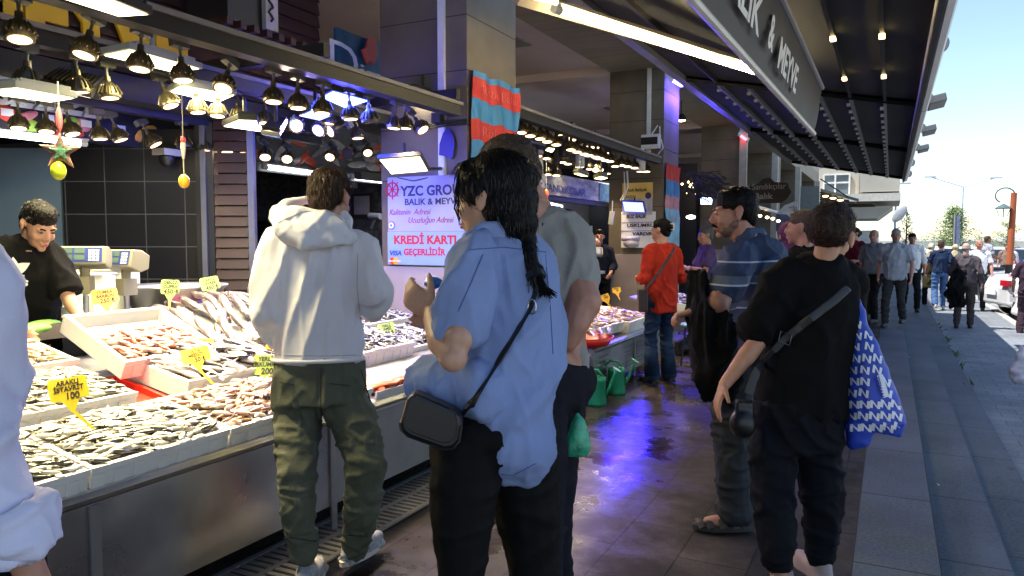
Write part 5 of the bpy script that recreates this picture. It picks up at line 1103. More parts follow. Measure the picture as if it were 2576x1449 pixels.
tree(2300, 600, 635, 80, 70, 'oval', 'low dark bush row at the left of the street end', 700, seed=7)
mb = MB(); rr = random.Random(9)
for k in range(5000):
    q = Vector((rr.uniform(-3, 16), 46+rr.gauss(0, .5), -.5+abs(rr.gauss(0, .35)))); s_ = .07; u = Vector((rr.uniform(-1, 1), rr.uniform(-1, 1), rr.uniform(-1, 1))).normalized(); v = u.orthogonal().normalized(); mb.add([q-u*s_, q+v*s_, q+u*s_, q-v*s_], [(0, 1, 2, 3)])
tag(mb.obj('hedge', mat('dry hedge leaves', (.16, .19, .06), .8, 0, .3, 2)), 'low green hedge across the street end', 'hedge', kind='stuff')
mb = MB(); yk = MB()
for k in range(20): (mb if k % 2 else yk).bb((-3+k*.9, 44.6, -.7), (-2.1+k*.9, 44.8, -.25))
t = thing('striped_kerb', 'low kerb painted in yellow and pale blocks before the hedge', 'kerb', (-3, 44.6, -.7)); mb.obj('pale_block', mat('pale block', (.5, .47, .38), .7), t); yk.obj('yellow_block', mat('yellow block', (.65, .45, .05), .7), t)
OR = mat('orange brown post', (.42, .1, .035), .6, 0, .1, 4)
t = thing('street_lamp', 'orange lamp post with curled arm and lantern at the right edge', 'street lamp', (0, 28, -.4)); yl = 28; base = at(2542, 672, y=yl); top = at(2551, 485, y=yl); base = Vector((top.x-.05, yl, -.42)); t.location = base
MB().tube([base, Vector((top.x, yl, top.z))], [.1, .085], 12).obj('post', OR, t); MB().tube([base, base+Z*1.1], .105, 12).obj('black_sleeve', BLACKM, t)
cc = at(2528, 508, y=yl); pts = [Vector((top.x, yl, cc.z-.1))]+[cc+Vector((.26*math.cos(a)*1., 0, .2+.24*math.sin(a))) for a in [R(q) for q in range(0, 260, 20)]]
MB().tube(pts, .022, 6).obj('curled_arm', mat('teal iron', (.08, .13, .14), .5), t); lc = at(2524, 530, y=yl)
MB().lathe([(.02, .22), (.05, .2), (.24, .08), (.24, .06), (0, .1)], lc, 12).lathe([(.1, -.2), (0, -.2)], lc, 8).tube([lc+Vector((.18, 0, .06)), lc+Vector((.1, 0, -.2))], .012, 4).tube([lc+Vector((-.18, 0, .06)), lc+Vector((-.1, 0, -.2))], .012, 4).tube([lc+Z*.1, lc-Z*.2], .02, 4).obj('lantern', mat('teal iron', (.08, .13, .14), .5), t)
def mast(px, ptop, yd, arms, lab):
    top = at(px, ptop, y=yd); t = thing('street_light', lab, 'street lamp', (top.x, yd, -.75)); m_ = mat('pale mast', (.5, .58, .62), .5)
    MB().tube([Vector((top.x, yd, -.75)), top], [.1, .05], 8).obj('mast', m_, t)
    for a in arms: MB().tube([top, top+Vector(a)], .04, 5).box(top+Vector(a), (.7, .25, .1)).obj('lamp_arm', m_, t)
mast(2423, 470, 60, ((-2.0, 0, .75), (1.9, 0, .55)), 'tall pale street light with two arms above the conifer'); mast(2255, 462, 52, ((-1.2, 0, .0), (.45, 0, 0)), 'pale single street light beside the balcony')
t = thing('banner_pole', 'vertical grey banner on a pole in front of the conifer', 'banner', at(2408, 650, y=45)); MB().bb((at(2400, 600, y=45).x, 45, at(0, 620, y=45).z), (at(2414, 600, y=45).x, 45.03, at(0, 572, y=45).z)).obj('banner_cloth', mat('slate banner', (.17, .2, .3), .7, 0, .4, 4), t); MB().tube([Vector((at(2400, 600, y=45).x, 45, -.7)), Vector((at(2400, 600, y=45).x, 45, at(0, 570, y=45).z))], .04, 6).obj('pole', GREYP, t)
t = thing('road_sign', 'small pale square road sign on a post', 'sign', at(2432, 660, y=42)); MB().bb((at(2424, 600, y=42).x, 42, at(0, 636, y=42).z), (at(2440, 600, y=42).x, 42.03, at(0, 618, y=42).z)).obj('sign_plate', mat('pale plate', (.4, .47, .52), .5), t); MB().tube([Vector((at(2432, 600, y=42).x, 42.05, -.7)), Vector((at(2432, 600, y=42).x, 42.05, at(0, 620, y=42).z))], .03, 6).obj('pole', GREYP, t)
# cars
GLASS = mat('car glass', (.03, .045, .055), .08, 0, .1, 1); TYRE = mat('tyre', (.02, .02, .02), .8); RIM = mat('alloy rim', (.45, .45, .47), .3, .8)
def car_proto(kind, col, lab):
    t = thing('parked_car', lab, 'car', (0, 0, 0)); pm = mat('car paint %s' % str(col), col, .25, 0, .02, 1, coat=1)
    if kind == 'sedan': prof = [(-2.2, .35), (-2.22, .75), (-2.1, .98), (-1.5, 1.02), (-.9, 1.42), (.4, 1.44), (1.1, 1.0), (1.9, .9), (2.15, .7), (2.2, .35), (1.8, .25), (-1.9, .25)]; gl = [(-1.42, 1.02), (-.88, 1.38), (.38, 1.4), (1.02, 1.0)]
    else: prof = [(-2.0, .35), (-2.05, .9), (-1.95, 1.5), (-1.6, 1.72), (.7, 1.72), (1.3, 1.12), (1.95, .95), (2.1, .6), (2.05, .3), (1.8, .25), (-1.9, .25)]; gl = [(-1.9, 1.08), (-1.75, 1.6), (.68, 1.64), (1.2, 1.12)]
    def loft(pr, w0, taper, z0):
        mb = MB(); k = len(pr); V = []
        for f in (-1, -.85, .85, 1):
            for x, z in pr:
                tp = 1-taper*max(0, z-z0); wx = w0*tp*(1 if abs(f) == 1 else 1); sc = .94 if abs(f) == 1 else 1.
                V.append((f*wx*.5*2*.5, x*sc, .25+(z-.25)*(.965 if abs(f) == 1 else 1)))
        F = [tuple(range(k)), tuple(range(4*k-1, 3*k-1, -1))]
        for r_ in range(3): F += [(r_*k+i, (r_+1)*k+i, (r_+1)*k+(i+1) % k, r_*k+(i+1) % k) for i in range(k)]
        return mb.add([(a*2, b, c) for a, b, c in V], F)
    loc_obj(loft(prof, .9, .28, .95), 'body', pm, t, smooth=False, bevel=.04)
    mb = MB(); [mb.add([(s_*(.905-(z-.95)*.25), x, z) for x, z in gl], [(0, 1, 2, 3) if s_ > 0 else (3, 2, 1, 0)]) for s_ in (-1, 1)]
    w_ = .74; x0, z0 = gl[0]; x1, z1 = gl[1]; mb.add([(-w_, x0-.03, z0+.03), (w_, x0-.03, z0+.03), (w_*.9, x1-.03, z1), (-w_*.9, x1-.03, z1)], [(3, 2, 1, 0)]); x0, z0 = gl[3]; x1, z1 = gl[2]; mb.add([(-w_, x0+.05, z0+.03), (w_, x0+.05, z0+.03), (w_*.9, x1+.05, z1), (-w_*.9, x1+.05, z1)], [(0, 1, 2, 3)])
    loc_obj(mb, 'window', GLASS, t)
    for sx_ in (-1, 1):
        for y_ in (-1.35, 1.35):
            wb = MB().tube([(sx_*.72, y_, .32), (sx_*.915, y_, .32)], .32, 20, side=Y); wo_ = loc_obj(wb, 'wheel', TYRE, t); loc_obj(MB().tube([(sx_*.9, y_, .32), (sx_*.925, y_, .32)], .2, 12, side=Y), 'rim', RIM, wo_)
        loc_obj(MB().box((sx_*.68, prof[1][0]-.0, .86), (.36, .1, .13)), 'tail_light', mat('tail light red', (.5, .01, .02), .2), t); loc_obj(MB().box((sx_*.65, prof[-3][0]-.06, .66), (.36, .14, .13)), 'headlight', mat('headlight glass', (.5, .5, .52), .15), t)
    loc_obj(MB().box((0, prof[1][0]-.03, .62), (.5, .03, .12)), 'number_plate', WHT, t)
    return t
def put(o, x, y, z, rz, lab=None, grp='parked cars'):
    M = Matrix.Translation((x, y, z)) @ Matrix.Rotation(rz, 4, 'Z')
    o.matrix_world = M; o['group'] = grp
    if lab: o['label'] = lab
sed = car_proto('sedan', (.72, .73, .74), 'x'); put(sed, 4.3, 21.8, -.4, R(-72), 'white sedan parked nose in, its red tail light at the right edge')
s2 = dup(sed); put(s2, 4.55, 18.4, -.4, R(75), 'nearer white car cut by the right edge of the photo')
van = car_proto('van', (.7, .71, .72), 'x'); put(van, 2.6, 36.5, -.55, R(90), 'white van with its wheel showing behind the walking men')
mar = car_proto('sedan', (.2, .01, .03), 'x'); put(mar, 6.0, 36, -.4, R(95), 'dark red car behind the motorcycle')
blu = car_proto('sedan', (.03, .06, .2), 'x'); put(blu, 4.6, 41.5, -.4, R(90), 'dark blue car before the striped kerb')
rr = random.Random(11); k = 0
for row, yd in enumerate((70, 76, 90)):
    x = -4+row*1.5
    while x < 17:
        src = rr.choice((sed, van, sed, sed, mar, blu) if row else (sed, sed, van, mar)); o = dup(src); put(o, x, yd+rr.uniform(-.3, .3), -.72, R(rr.choice((0, 180, 0)))+rr.uniform(-.05, .05), 'car in the %s row of the distant car park' % ['front', 'middle', 'back'][row], 'cars in the distant car park'); x += rr.uniform(2.5, 3.4)
for k, (x, yd, w_, h, lab) in enumerate(((2, 118, 30, 1.2, 'long low white building beyond the car park, left'), (24, 130, 18, 1.5, 'low white hall beyond the car park, right'))):
    t = thing('low_building', lab, 'building', (x, yd, -.75)); MB().bb((x-w_/2, yd, -.75), (x+w_/2, yd+8, h)).obj('wall', mat('white hall wall', (.7, .7, .68), .7), t); MB().bb((x-w_/2-.4, yd-.5, h), (x+w_/2+.4, yd+8.5, h+.3)).obj('roof', mat('white hall roof', (.75, .75, .74), .6), t)
    mb = MB(); [mb.bb((x-w_/2+1+q*6, yd-.03, -.5), (x-w_/2+2.2+q*6, yd-.005, 1.2)) for q in range(int(w_/6))]; mb.obj('door_row', mat('pale door', (.45, .5, .52), .4), t)
# motorcycle
t = thing('motorcycle', 'white and red motorcycle standing in the street under its rider', 'motorcycle', (0, 0, 0)); loc_obj(MB().tube([(0, -.62, .3), (0, -.62, .3)], .3, 4), 'frame', BLACKM, t)
for y_ in (-.65, .65): loc_obj(MB().tube([(-.06, y_, .3), (.06, y_, .3)], .3, 18, side=Y), 'wheel', TYRE, t)
loc_obj(MB().ell((0, -.1, .72), (.16, .45, .16)).ell((0, .45, .75), (.2, .2, .3)), 'fairing', mat('moto white', (.65, .65, .66), .3), t, smooth=True); loc_obj(MB().ell((0, -.65, .8), (.13, .25, .1)), 'tail', mat('moto red', (.55, .02, .05), .3), t, smooth=True); loc_obj(MB().ell((0, -.2, .88), (.14, .35, .07)), 'seat', BLACKM, t, smooth=True)
loc_obj(MB().tube([(-.35, .35, 1.05), (0, .45, 1.0), (.35, .35, 1.05)], .02, 6), 'handlebar', BLACKM, t); loc_obj(MB().ell((0, -.68, 1.05), (.22, .2, .18)), 'top_box', mat('moto white', (.65, .65, .66), .3), t, smooth=True)
t.matrix_world = Matrix.Translation((3.3, 29.5, -.4)) @ Matrix.Rotation(R(-70), 4, 'Z')
# ================================================================= people
def skin(name, col): return mat(name, col, .5, 0, .1, 30, .08, 200)
SK1 = skin('skin tan', (.5, .28, .19)); SK2 = skin('skin ruddy', (.4, .19, .13)); SK3 = skin('skin olive', (.36, .19, .11))
HB = mat('black hair', (.0035, .003, .0035), .5, 0, .5, 60, .5, 190, spec=.12, stretch=(1, 1, .2)); HBR = mat('dark brown hair', (.02, .01, .007), .55, 0, .5, 60, .5, 190, spec=.15, stretch=(1, 1, .2))
HG = mat('grey hair', (.25, .24, .24), .6, 0, .4, 60, .6, 150); HSP = mat('short brown hair', (.06, .035, .025), .7, 0, .4, 90, .6, 220)
EYEM = mat('eye dark', (.015, .012, .01), .2); LIP = mat('lip', (.34, .1, .09), .5)
def bake(mb, vox, sm=3, fn=None, mt=None, name='part'):
    """voxel-union of closed pieces into one continuous surface, smoothed, then displaced by fn(co, no)->metres"""
    me = mb.mesh('tmp', None); o = bpy.data.objects.new('tmp', me); COL.objects.link(o)
    r = o.modifiers.new('r', 'REMESH'); r.mode = 'VOXEL'; r.voxel_size = vox; r.use_smooth_shade = True
    if sm: s_ = o.modifiers.new('s', 'SMOOTH'); s_.iterations = sm; s_.factor = .6
    bpy.context.view_layer.update(); m2 = bpy.data.meshes.new_from_object(o.evaluated_get(bpy.context.evaluated_depsgraph_get()))
    bpy.data.objects.remove(o); bpy.data.meshes.remove(me)
    if fn:
        n = len(m2.vertices); co = np.empty(n*3); no = np.empty(n*3); m2.vertices.foreach_get('co', co); m2.vertices.foreach_get('normal', no)
        co = co.reshape(-1, 3); no = no.reshape(-1, 3); d = np.array([fn(Vector(c), Vector(q)) for c, q in zip(co, no)]); co += no*d[:, None]; m2.vertices.foreach_set('co', co.ravel()); m2.update()
    m2.name = name; m2.materials.clear()
    if mt: m2.materials.append(mt)
    m2.shade_smooth(); return m2
def part(name, mb, mt, root, vox=.012, sm=3, fn=None):
    me = bake(mb, vox, sm, fn, mt, name); me.transform(Matrix.Translation(-woff(root))); o = bpy.data.objects.new(name, me); COL.objects.link(o); o.parent = root; return o
def folds(amp, fx=7, fz=3, seed=0, a=0, ridge=True, fine=.0):
    ca, sa = math.cos(a), math.sin(a)
    def f(c, n):
        x = c.x*ca+c.y*sa; y = -c.x*sa+c.y*ca
        w_ = noise.noise(Vector((x*fx*.5+seed, y*fx*.5, c.z*fz*.6)))
        v = noise.noise(Vector((x*fx+seed+w_*1.2, y*fx, c.z*fz+w_)))
        if ridge: v = max(0, 1-abs(v)*3.2)**1.6
        w2 = noise.noise(Vector((x*fx*2.1+7, y*fx*2.1-seed, c.z*fz*2.3+w_*2)))
        return amp*(1.5*v-.5)+amp*.45*max(0, 1-abs(w2)*3.5)**1.5+fine*noise.noise(c*38)
    return f
def axes(a): return Vector((math.cos(a), math.sin(a), 0)), Vector((-math.sin(a), math.cos(a), 0))
def headM(c, a, pitch=0, roll=0, s=1):
    return Matrix.Translation(c) @ Matrix.Rotation(a, 4, 'Z') @ Matrix.Rotation(-pitch, 4, 'X') @ Matrix.Rotation(roll, 4, 'Y') @ Matrix.Diagonal((s, s, s, 1))
def put_e(mb, M, c, r, rot=None, seg=14, rings=10):
    L = M.to_3x3()
    if rot is not None: L = L @ rot
    return mb.ell(M @ Vector(c), r, L, seg, rings)
def head(mb, M, fem=False, ears=True):
    e = lambda c, r, rot=None: put_e(mb, M, c, r, rot)
    e((0, -.015, .035), (.073, .092, .082)); e((0, .028, -.02), (.061, .066, .086)); e((0, .034, -.07), (.049, .052, .04)); e((0, .074, -.097), (.022, .02, .018))
    e((0, .012, -.085), (.045, .06, .03))
    mb.tube([M @ Vector((0, .088, .014)), M @ Vector((0, .104, -.012)), M @ Vector((0, .113, -.03))], [.009, .0105, .014] if not fem else [.007, .009, .012], 8)
    e((.011, .1, -.035), (.009, .011, .008)); e((-.011, .1, -.035), (.009, .011, .008))
    for s_ in (-1, 1):
        e((s_*.03, .08, .024), (.024, .012, .008)); e((s_*.036, .062, -.03), (.022, .026, .024)); e((s_*.03, .078, .004), (.014, .012, .009))
        if ears:
            Re = Matrix.Rotation(s_*R(-18), 3, 'Z') @ Matrix.Rotation(R(12), 3, 'X')
            e((s_*.077, -.008, -.006), (.008, .02, .031), Re); e((s_*.081, -.02, .006), (.007, .01, .022), Re); e((s_*.079, -.004, -.032), (.006, .009, .01))
    e((0, .094, -.059), (.023, .0095, .0055)); e((0, .092, -.07), (.02, .01, .0065))
def face_parts(root, M, brow=HB, beard=None, moust=None):
    mb = MB()
    for s_ in (-1, 1): put_e(mb, M, (s_*.03, .0885, .0035), (.0115, .003, .0045), None, 8, 6)
    mb.obj('eyes', EYEM, root, smooth=True); mb = MB()
    for s_ in (-1, 1): mb.tube([M @ Vector((s_*.012, .0935, .021)), M @ Vector((s_*.03, .092, .027)), M @ Vector((s_*.047, .08, .022))], [.004, .0045, .0025], 6)
    mb.obj('eyebrows', brow, root); mb = MB(); put_e(mb, M, (0, .1015, -.0605), (.018, .004, .0035), None, 10, 6); put_e(mb, M, (0, .1, -.0695), (.015, .0045, .0045), None, 10, 6); mb.obj('lips', LIP, root, smooth=True)
    if moust: mb = MB(); mb.tube([M @ Vector((-.03, .09, -.06)), M @ Vector((-.012, .105, -.048)), M @ Vector((.012, .105, -.048)), M @ Vector((.03, .09, -.06))], [.004, .008, .008, .004], 8); mb.obj('moustache', moust, root, smooth=True)
    if beard:
        mb = MB(); put_e(mb, M, (0, .036, -.078), (.0525, .056, .036)); put_e(mb, M, (0, .074, -.098), (.026, .0235, .02)); put_e(mb, M, (0, .012, -.05), (.0665, .05, .034)); 
        mb.obj('beard', beard, root, smooth=True)
def hair_short(mb, M, back=1., top=0.):
    e = lambda c, r: put_e(mb, M, c, r)
    e((0, -.02, .052+top), (.079, .1, .078)); e((0, -.045, .018), (.0785*back, .073, .075)); e((0, .03, .09+top), (.058, .042, .03)); e((0, -.065, -.03), (.062, .045, .05))
def hairfn(amp=.0035, f=70, M=None): return lambda c, n: amp*noise.noise(Vector((c.x*f, c.y*f, c.z*f*.35)))+amp*.6*noise.noise(c*110)
def hand(mb, w, d, n, side=1, curl=.5, s=1., thumb=.7):
    d = d.normalized(); n = (n-d*n.dot(d)).normalized(); t = d.cross(n)*side; M3 = Matrix((t, d, n)).transposed()
    mb.ell(w+d*.045*s, (.039*s, .052*s, .016*s), M3, 12, 8); mb.tube([w-d*.03*s, w+d*.03*s], [(.026*s, .021*s)]*2, 10, side=t)
    for i, (o_, L_) in enumerate(((.029, .068), (.0098, .078), (-.0098, .073), (-.028, .058))):
        p = w+d*(.082-.004*abs(i-1))*s+t*o_*s; dd = d.copy(); pts = [p-d*.03*s, p]
        for k in range(3): dd = Matrix.Rotation(curl*(.8+.18*i), 3, d.cross(n)) @ dd; dd.normalize(); p = p+dd*L_*s*(.42, .33, .25)[k]; pts.append(p)
        mb.tube(pts, [.0095*s, .0098*s, .009*s, .0082*s, .0065*s], 8); mb.ell(pts[-1], (.0068*s,)*3, None, 8, 6)
    p = w+d*.022*s+t*.03*s; dd = (t*.75+d*.65+n*.2).normalized(); pts = [p-t*.015*s, p]
    for k in range(2): p = p+dd*.034*s; pts.append(p); dd = (dd*(1-thumb*.5)+(d*.6+n*.5)*thumb).normalized()
    mb.tube(pts, [.014*s, .0135*s, .011*s, .0085*s], 8); mb.ell(pts[-1], (.009*s,)*3, None, 8, 6)
def limb(mb, pts, rad, seg=12, side=None):
    mb.tube(pts, rad, seg, side=side)
    for p, r in zip(pts, rad): mb.ell(p, (r, r, r) if not isinstance(r, tuple) else (min(r),)*3, None, 10, 8)
    return mb
def body(root, J, a, hM, sk, vox=.007, hands=None, s=1., fem=False, nr=.055, extra=()):
    rt, fw = axes(a); mb = MB(); [limb(mb, p_, r_) for p_, r_ in extra]; head(mb, hM, fem); hc = hM.translation
    mb.tube([hM @ Vector((0, -.022, -.04)), hM @ Vector((0, -.025, -.09)), J['neck'], J['neck']-Z*.06], [nr*s, nr*s, nr*1.08*s, nr*1.5*s], 14)
    mb.tube([J['neck']+Z*.02, J['neck']-Z*.06*s, J['chest'], J['waist'], J['pelvis'], J['pelvis']-Z*.08*s], [(.055*s, .05*s), (.1*s, .055*s), (.15*s, .1*s), (.125*s, .09*s), (.15*s, .11*s), (.1*s, .08*s)], 16, side=rt)
    for k in 'LR':
        limb(mb, [J['sh'+k].lerp(J['neck'], .4), J['sh'+k], J['sh'+k].lerp(J['el'+k], .35), J['el'+k], J['el'+k].lerp(J['wr'+k], .3), J['wr'+k]], [.045*s, .05*s, .047*s, .038*s, .04*s, .025*s])
        limb(mb, [J['hip'+k], J['hip'+k].lerp(J['kn'+k], .4), J['kn'+k], J['kn'+k].lerp(J['an'+k], .3), J['an'+k]], [.08*s, .072*s, .05*s, .05*s, .034*s])
        ft = J.get('ft'+k, fw); mb.ell(J['an'+k]+ft*.05*s-Z*.035*s, (.036*s, .1*s, .03*s), Matrix((Z.cross(ft)*-1, ft, Z)).transposed(), 10, 8)
        hd = (hands or {}).get(k)
        if hd: hand(mb, J['wr'+k], *hd)
        else: hand(mb, J['wr'+k], (J['wr'+k]-J['el'+k]), (rt*(1 if k == 'L' else -1)), 1 if k == 'L' else -1, .3, s)
    o = part('body', mb, sk, root, vox, 2); return o
def shoes(root, J, a, mt, s=1., z=None, sole=None):
    rt, fw = axes(a)
    for k in 'LR':
        ft = J.get('ft'+k, fw); ft = Vector((ft.x, ft.y, 0)).normalized(); c = J['an'+k]+ft*.055*s; c.z = J['an'+k].z-.085*s+.045*s; M3 = Matrix((Z.cross(ft)*-1, ft, Z)).transposed()
        mb = MB(); mb.ell(c, (.047*s, .145*s, .045*s), M3, 14, 10).ell(c-ft*.06*s+Z*.025*s, (.042*s, .07*s, .05*s), M3, 12, 8); mb.box(c-Z*.032*s, (.085*s, .25*s, .024*s), M3)
        o = part('shoe', mb, mt, root, .009, 2)
        if sole: MB().prism([(.046*s*math.cos(q*.4), .148*s*math.sin(q*.4)) for q in range(16)], c-Z*.036*s, M3 @ X, M3 @ Y, .02*s).obj('sole', sole, o)
def trousers(mb, J, a, s=1., rad=(.1, .088, .07, .07, .062), hipw=.165, hipd=.13):
    rt, fw = axes(a); mb.tube([J['waist']-Z*.06*s, J['pelvis'], J['pelvis']-Z*.09*s], [(hipw*.93*s, hipd*.9*s), (hipw*s, hipd*s), (hipw*.85*s, hipd*.85*s)], 18, side=rt)
    for k in 'LR': limb(mb, [J['hip'+k], J['hip'+k].lerp(J['kn'+k], .5), J['kn'+k], J['kn'+k].lerp(J['an'+k], .5), J['an'+k]+Z*.01], [r*s for r in rad])
    return mb
def cuts(o, z):      # flat hem just above the ankle
    pass
def stand(loc, h, a, arms='down', step=0., wide=1., lean=0., rnd=0):
    """joints of a standing or walking figure"""
    s = h/1.75; rt, fw = axes(a); L = Vector(loc); P = lambda x, y, z: L+rt*x*s+fw*y*s+Z*z*s
    J = dict(pelvis=P(0, 0, .95), waist=P(0, lean*.3, 1.08), chest=P(0, lean*.6, 1.3), neck=P(0, lean, 1.48), head=P(0, lean*1.1+.02, 1.632))
    for k, sg in (('L', -1), ('R', 1)):
        st = step*sg; J['sh'+k] = P(sg*.175*wide, lean*.9, 1.395); J['hip'+k] = P(sg*.095, 0, .9); J['kn'+k] = P(sg*.11, .04+st*.5+(.06 if st else 0), .5); J['an'+k] = P(sg*.12, st-.01, .095+(.06 if st < -.1 else 0))
        m_ = arms if isinstance(arms, str) else arms[0 if k == 'L' else 1]
        if m_ == 'down': J['el'+k] = P(sg*.26*wide, -.03-st*.4+lean*.6, 1.14); J['wr'+k] = P(sg*.27*wide, .06-st*.8+lean*.5, .9)
        elif m_ == 'bent': J['el'+k] = P(sg*.25*wide, -.03+lean, 1.13); J['wr'+k] = P(sg*.12, .24+lean, 1.12)
        elif m_ == 'cross': J['el'+k] = P(sg*.25*wide, .08+lean, 1.15); J['wr'+k] = P(-sg*.08, .25+lean, 1.18)
        elif m_ == 'front': J['el'+k] = P(sg*.24*wide, .04+lean, 1.14); J['wr'+k] = P(sg*.18, .3+lean, 1.02)
        elif m_ == 'back': J['el'+k] = P(sg*.27*wide, -.14+lean, 1.15); J['wr'+k] = P(sg*.1*wide, -.18+lean, .97)
    return J, s
def shirt(mb, J, a, s=1., wide=1., depth=1., sleeve=.9, hem=0., r=(.076, .076), collar=False):
    rt, fw = axes(a); n, c, w_, p = J['neck'], J['chest'], J['waist'], J['pelvis']
    mb.tube([n+Z*.01, n-Z*.035*s, c.lerp(n, .52), c, w_, p-Z*(.02+hem)*s], [(.075*s, .068*s), (.12*s*wide, .08*s), (.163*s*wide, .1*s*depth), (.182*s*wide, .13*s*depth), (.172*s*wide, .135*s*depth), (.18*s*wide, .14*s*depth)], 20, side=rt)
    mb.ell(n-Z*.012*s, (.095*s, .09*s, .045*s))
    for k in 'LR':
        sh, el, wr = J['sh'+k], J['el'+k], J['wr'+k]
        if sleeve <= 1: pts = [sh.lerp(n, .35), sh, sh.lerp(el, sleeve*.55), sh.lerp(el, sleeve)]; rr_ = [.075*s, r[0]*s, r[0]*.93*s, r[1]*s]
        else: pts = [sh.lerp(n, .35), sh, sh.lerp(el, .55), el, el.lerp(wr, sleeve-1)]; rr_ = [.075*s, r[0]*s, r[0]*.85*s, r[1]*.85*s, r[1]*.62*s]
        mb.tube(pts, rr_, 14); [mb.ell(q, (w2,)*3, None, 10, 8) for q, w2 in zip(pts[:-1], rr_[:-1])]
    return mb
CLM = {}
def cloth(name, col, rough=.9, var=.1, vs=9, bs=180, bump=.25, cr=.6):
    if name in MATS: return MATS[name]
    m = mat(name, col, rough, 0, var, vs, bump, bs, spec=.12); n, b = nodes(m); L = n.links.new; N = n.nodes.new
    src = b.inputs['Normal'].links[0].from_node; tc = N('ShaderNodeTexCoord'); nz = N('ShaderNodeTexNoise'); nz.inputs['Scale'].default_value = 7; nz.inputs['Detail'].default_value = 3; nz.inputs['Distortion'].default_value = .8; nz.noise_type = 'RIDGED_MULTIFRACTAL'
    L(tc.outputs['Object'], nz.inputs['Vector']); b2 = N('ShaderNodeBump'); b2.inputs['Strength'].default_value = cr; b2.inputs['Distance'].default_value = .02; L(nz.outputs[0], b2.inputs['Height']); L(src.outputs[0], b2.inputs['Normal']); L(b2.outputs[0], b.inputs['Normal']); return m
def gperson(loc, h, a, lab, top, trou, sk=SK1, hair='short', hairm=HB, arms='down', step=0., wide=1., depth=1., sleeve=.8, group=None, lean=0., hpitch=.05, hturn=0., beard=None, shoe=None, hem=0., vox=.013, moust=None, scarf=None, beardless=True):
    t = thing('person', lab, 'person', loc, group=group); J, s = stand(loc, h, a, arms, step, wide, lean); M = headM(J['head'], a+hturn, hpitch, 0, s)
    body(t, J, a, M, sk, .011, s=s)
    sm_ = hash(lab) % 50; sm_ = len(lab)*1.7
    part('shirt', shirt(MB(), J, a, s, wide, depth, sleeve, hem), top, t, vox, 2, folds(.012*s, 8, 3.5, sm_, a)); part('trousers', trousers(MB(), J, a, s), trou, t, vox, 2, folds(.01*s, 5, 10, sm_, a))
    shoes(t, J, a, shoe or mat('dark shoe', (.02, .02, .022), .5), s)
    if hair == 'short': mb = MB(); hair_short(mb, M); part('hair', mb, hairm, t, .009, 2, hairfn())
    elif hair == 'bun': mb = MB(); hair_short(mb, M); put_e(mb, M, (0, -.12, .01), (.05, .045, .05)); part('hair', mb, hairm, t, .009, 2, hairfn())
    elif hair == 'scarf':
        mb = MB(); put_e(mb, M, (0, -.02, .03), (.09, .112, .1)); put_e(mb, M, (0, -.03, -.1), (.085, .09, .08)); mb.tube([M @ Vector((0, -.03, -.08)), J['neck']-Z*.1*s], [(.09*s, .09*s), (.2*s, .13*s)], 14, side=axes(a)[0]); part('headscarf', mb, scarf, t, .01, 3, folds(.01, 9, 6, 3, a))
    elif hair == 'bald': mb = MB(); put_e(mb, M, (0, -.05, .0), (.0755, .062, .045)); part('hair', mb, hairm, t, .008, 2, hairfn(.003))
    face_parts(t, M, hairm if hairm is not HG else HG, beard, moust)
    return t, J, s, M
from mathutils.bvhtree import BVHTree
def bvh_of(o):
    off = woff(o); return BVHTree.FromPolygons([v.co+off for v in o.data.vertices], [tuple(p.vertices) for p in o.data.polygons])
def on_surf(bv, L, lift=.006, n=5):
    out = []; O = Vector((0, 0, CH))
    for (x0, y0, e0), (x1, y1, e1) in zip(L, L[1:]):
        for k in range(n):
            f = k/n; p = at(x0+(x1-x0)*f, y0+(y1-y0)*f, d=e0+(e1-e0)*f); d_ = (p-O).normalized(); h = bv.ray_cast(O, d_, 6)
            out.append(h[0]-d_*lift if h[0] is not None and (h[0]-p).length < .16 else p)
    out.append(at(*L[-1][:2], d=L[-1][2])); return out
def strands(o, n, L, dv, mt, r_=.0009, seed=1, lift=.0025):
    rr = random.Random(seed); vs = o.data.vertices; off = woff(o); mb = MB()
    for k in range(n):
        v = vs[rr.randrange(len(vs))]; nn = v.normal; t_ = Vector(dv)+Vector((rr.gauss(0, .18), rr.gauss(0, .18), rr.gauss(0, .18))); t_ = t_-nn*t_.dot(nn)
        if t_.length < .2: continue
        t_.normalize(); l = L*rr.uniform(.5, 1.3); p = v.co+off; c_ = rr.uniform(0, lift)
        mb.tube([p-nn*.001, p+t_*l*.35+nn*(.0012+c_), p+t_*l*.7+nn*(c_-l*l*1.2), p+t_*l+nn*(c_*.6-l*l*2.6)], [r_*.8, r_, r_*.8, r_*.3], 3)
    mb.obj('hair_strands', mt, o)
HL1 = mat('black strand', (.012, .01, .011), .35, 0, .3, 60, spec=.3); HL2 = mat('brown strand', (.06, .032, .02), .4, 0, .3, 60, spec=.3)
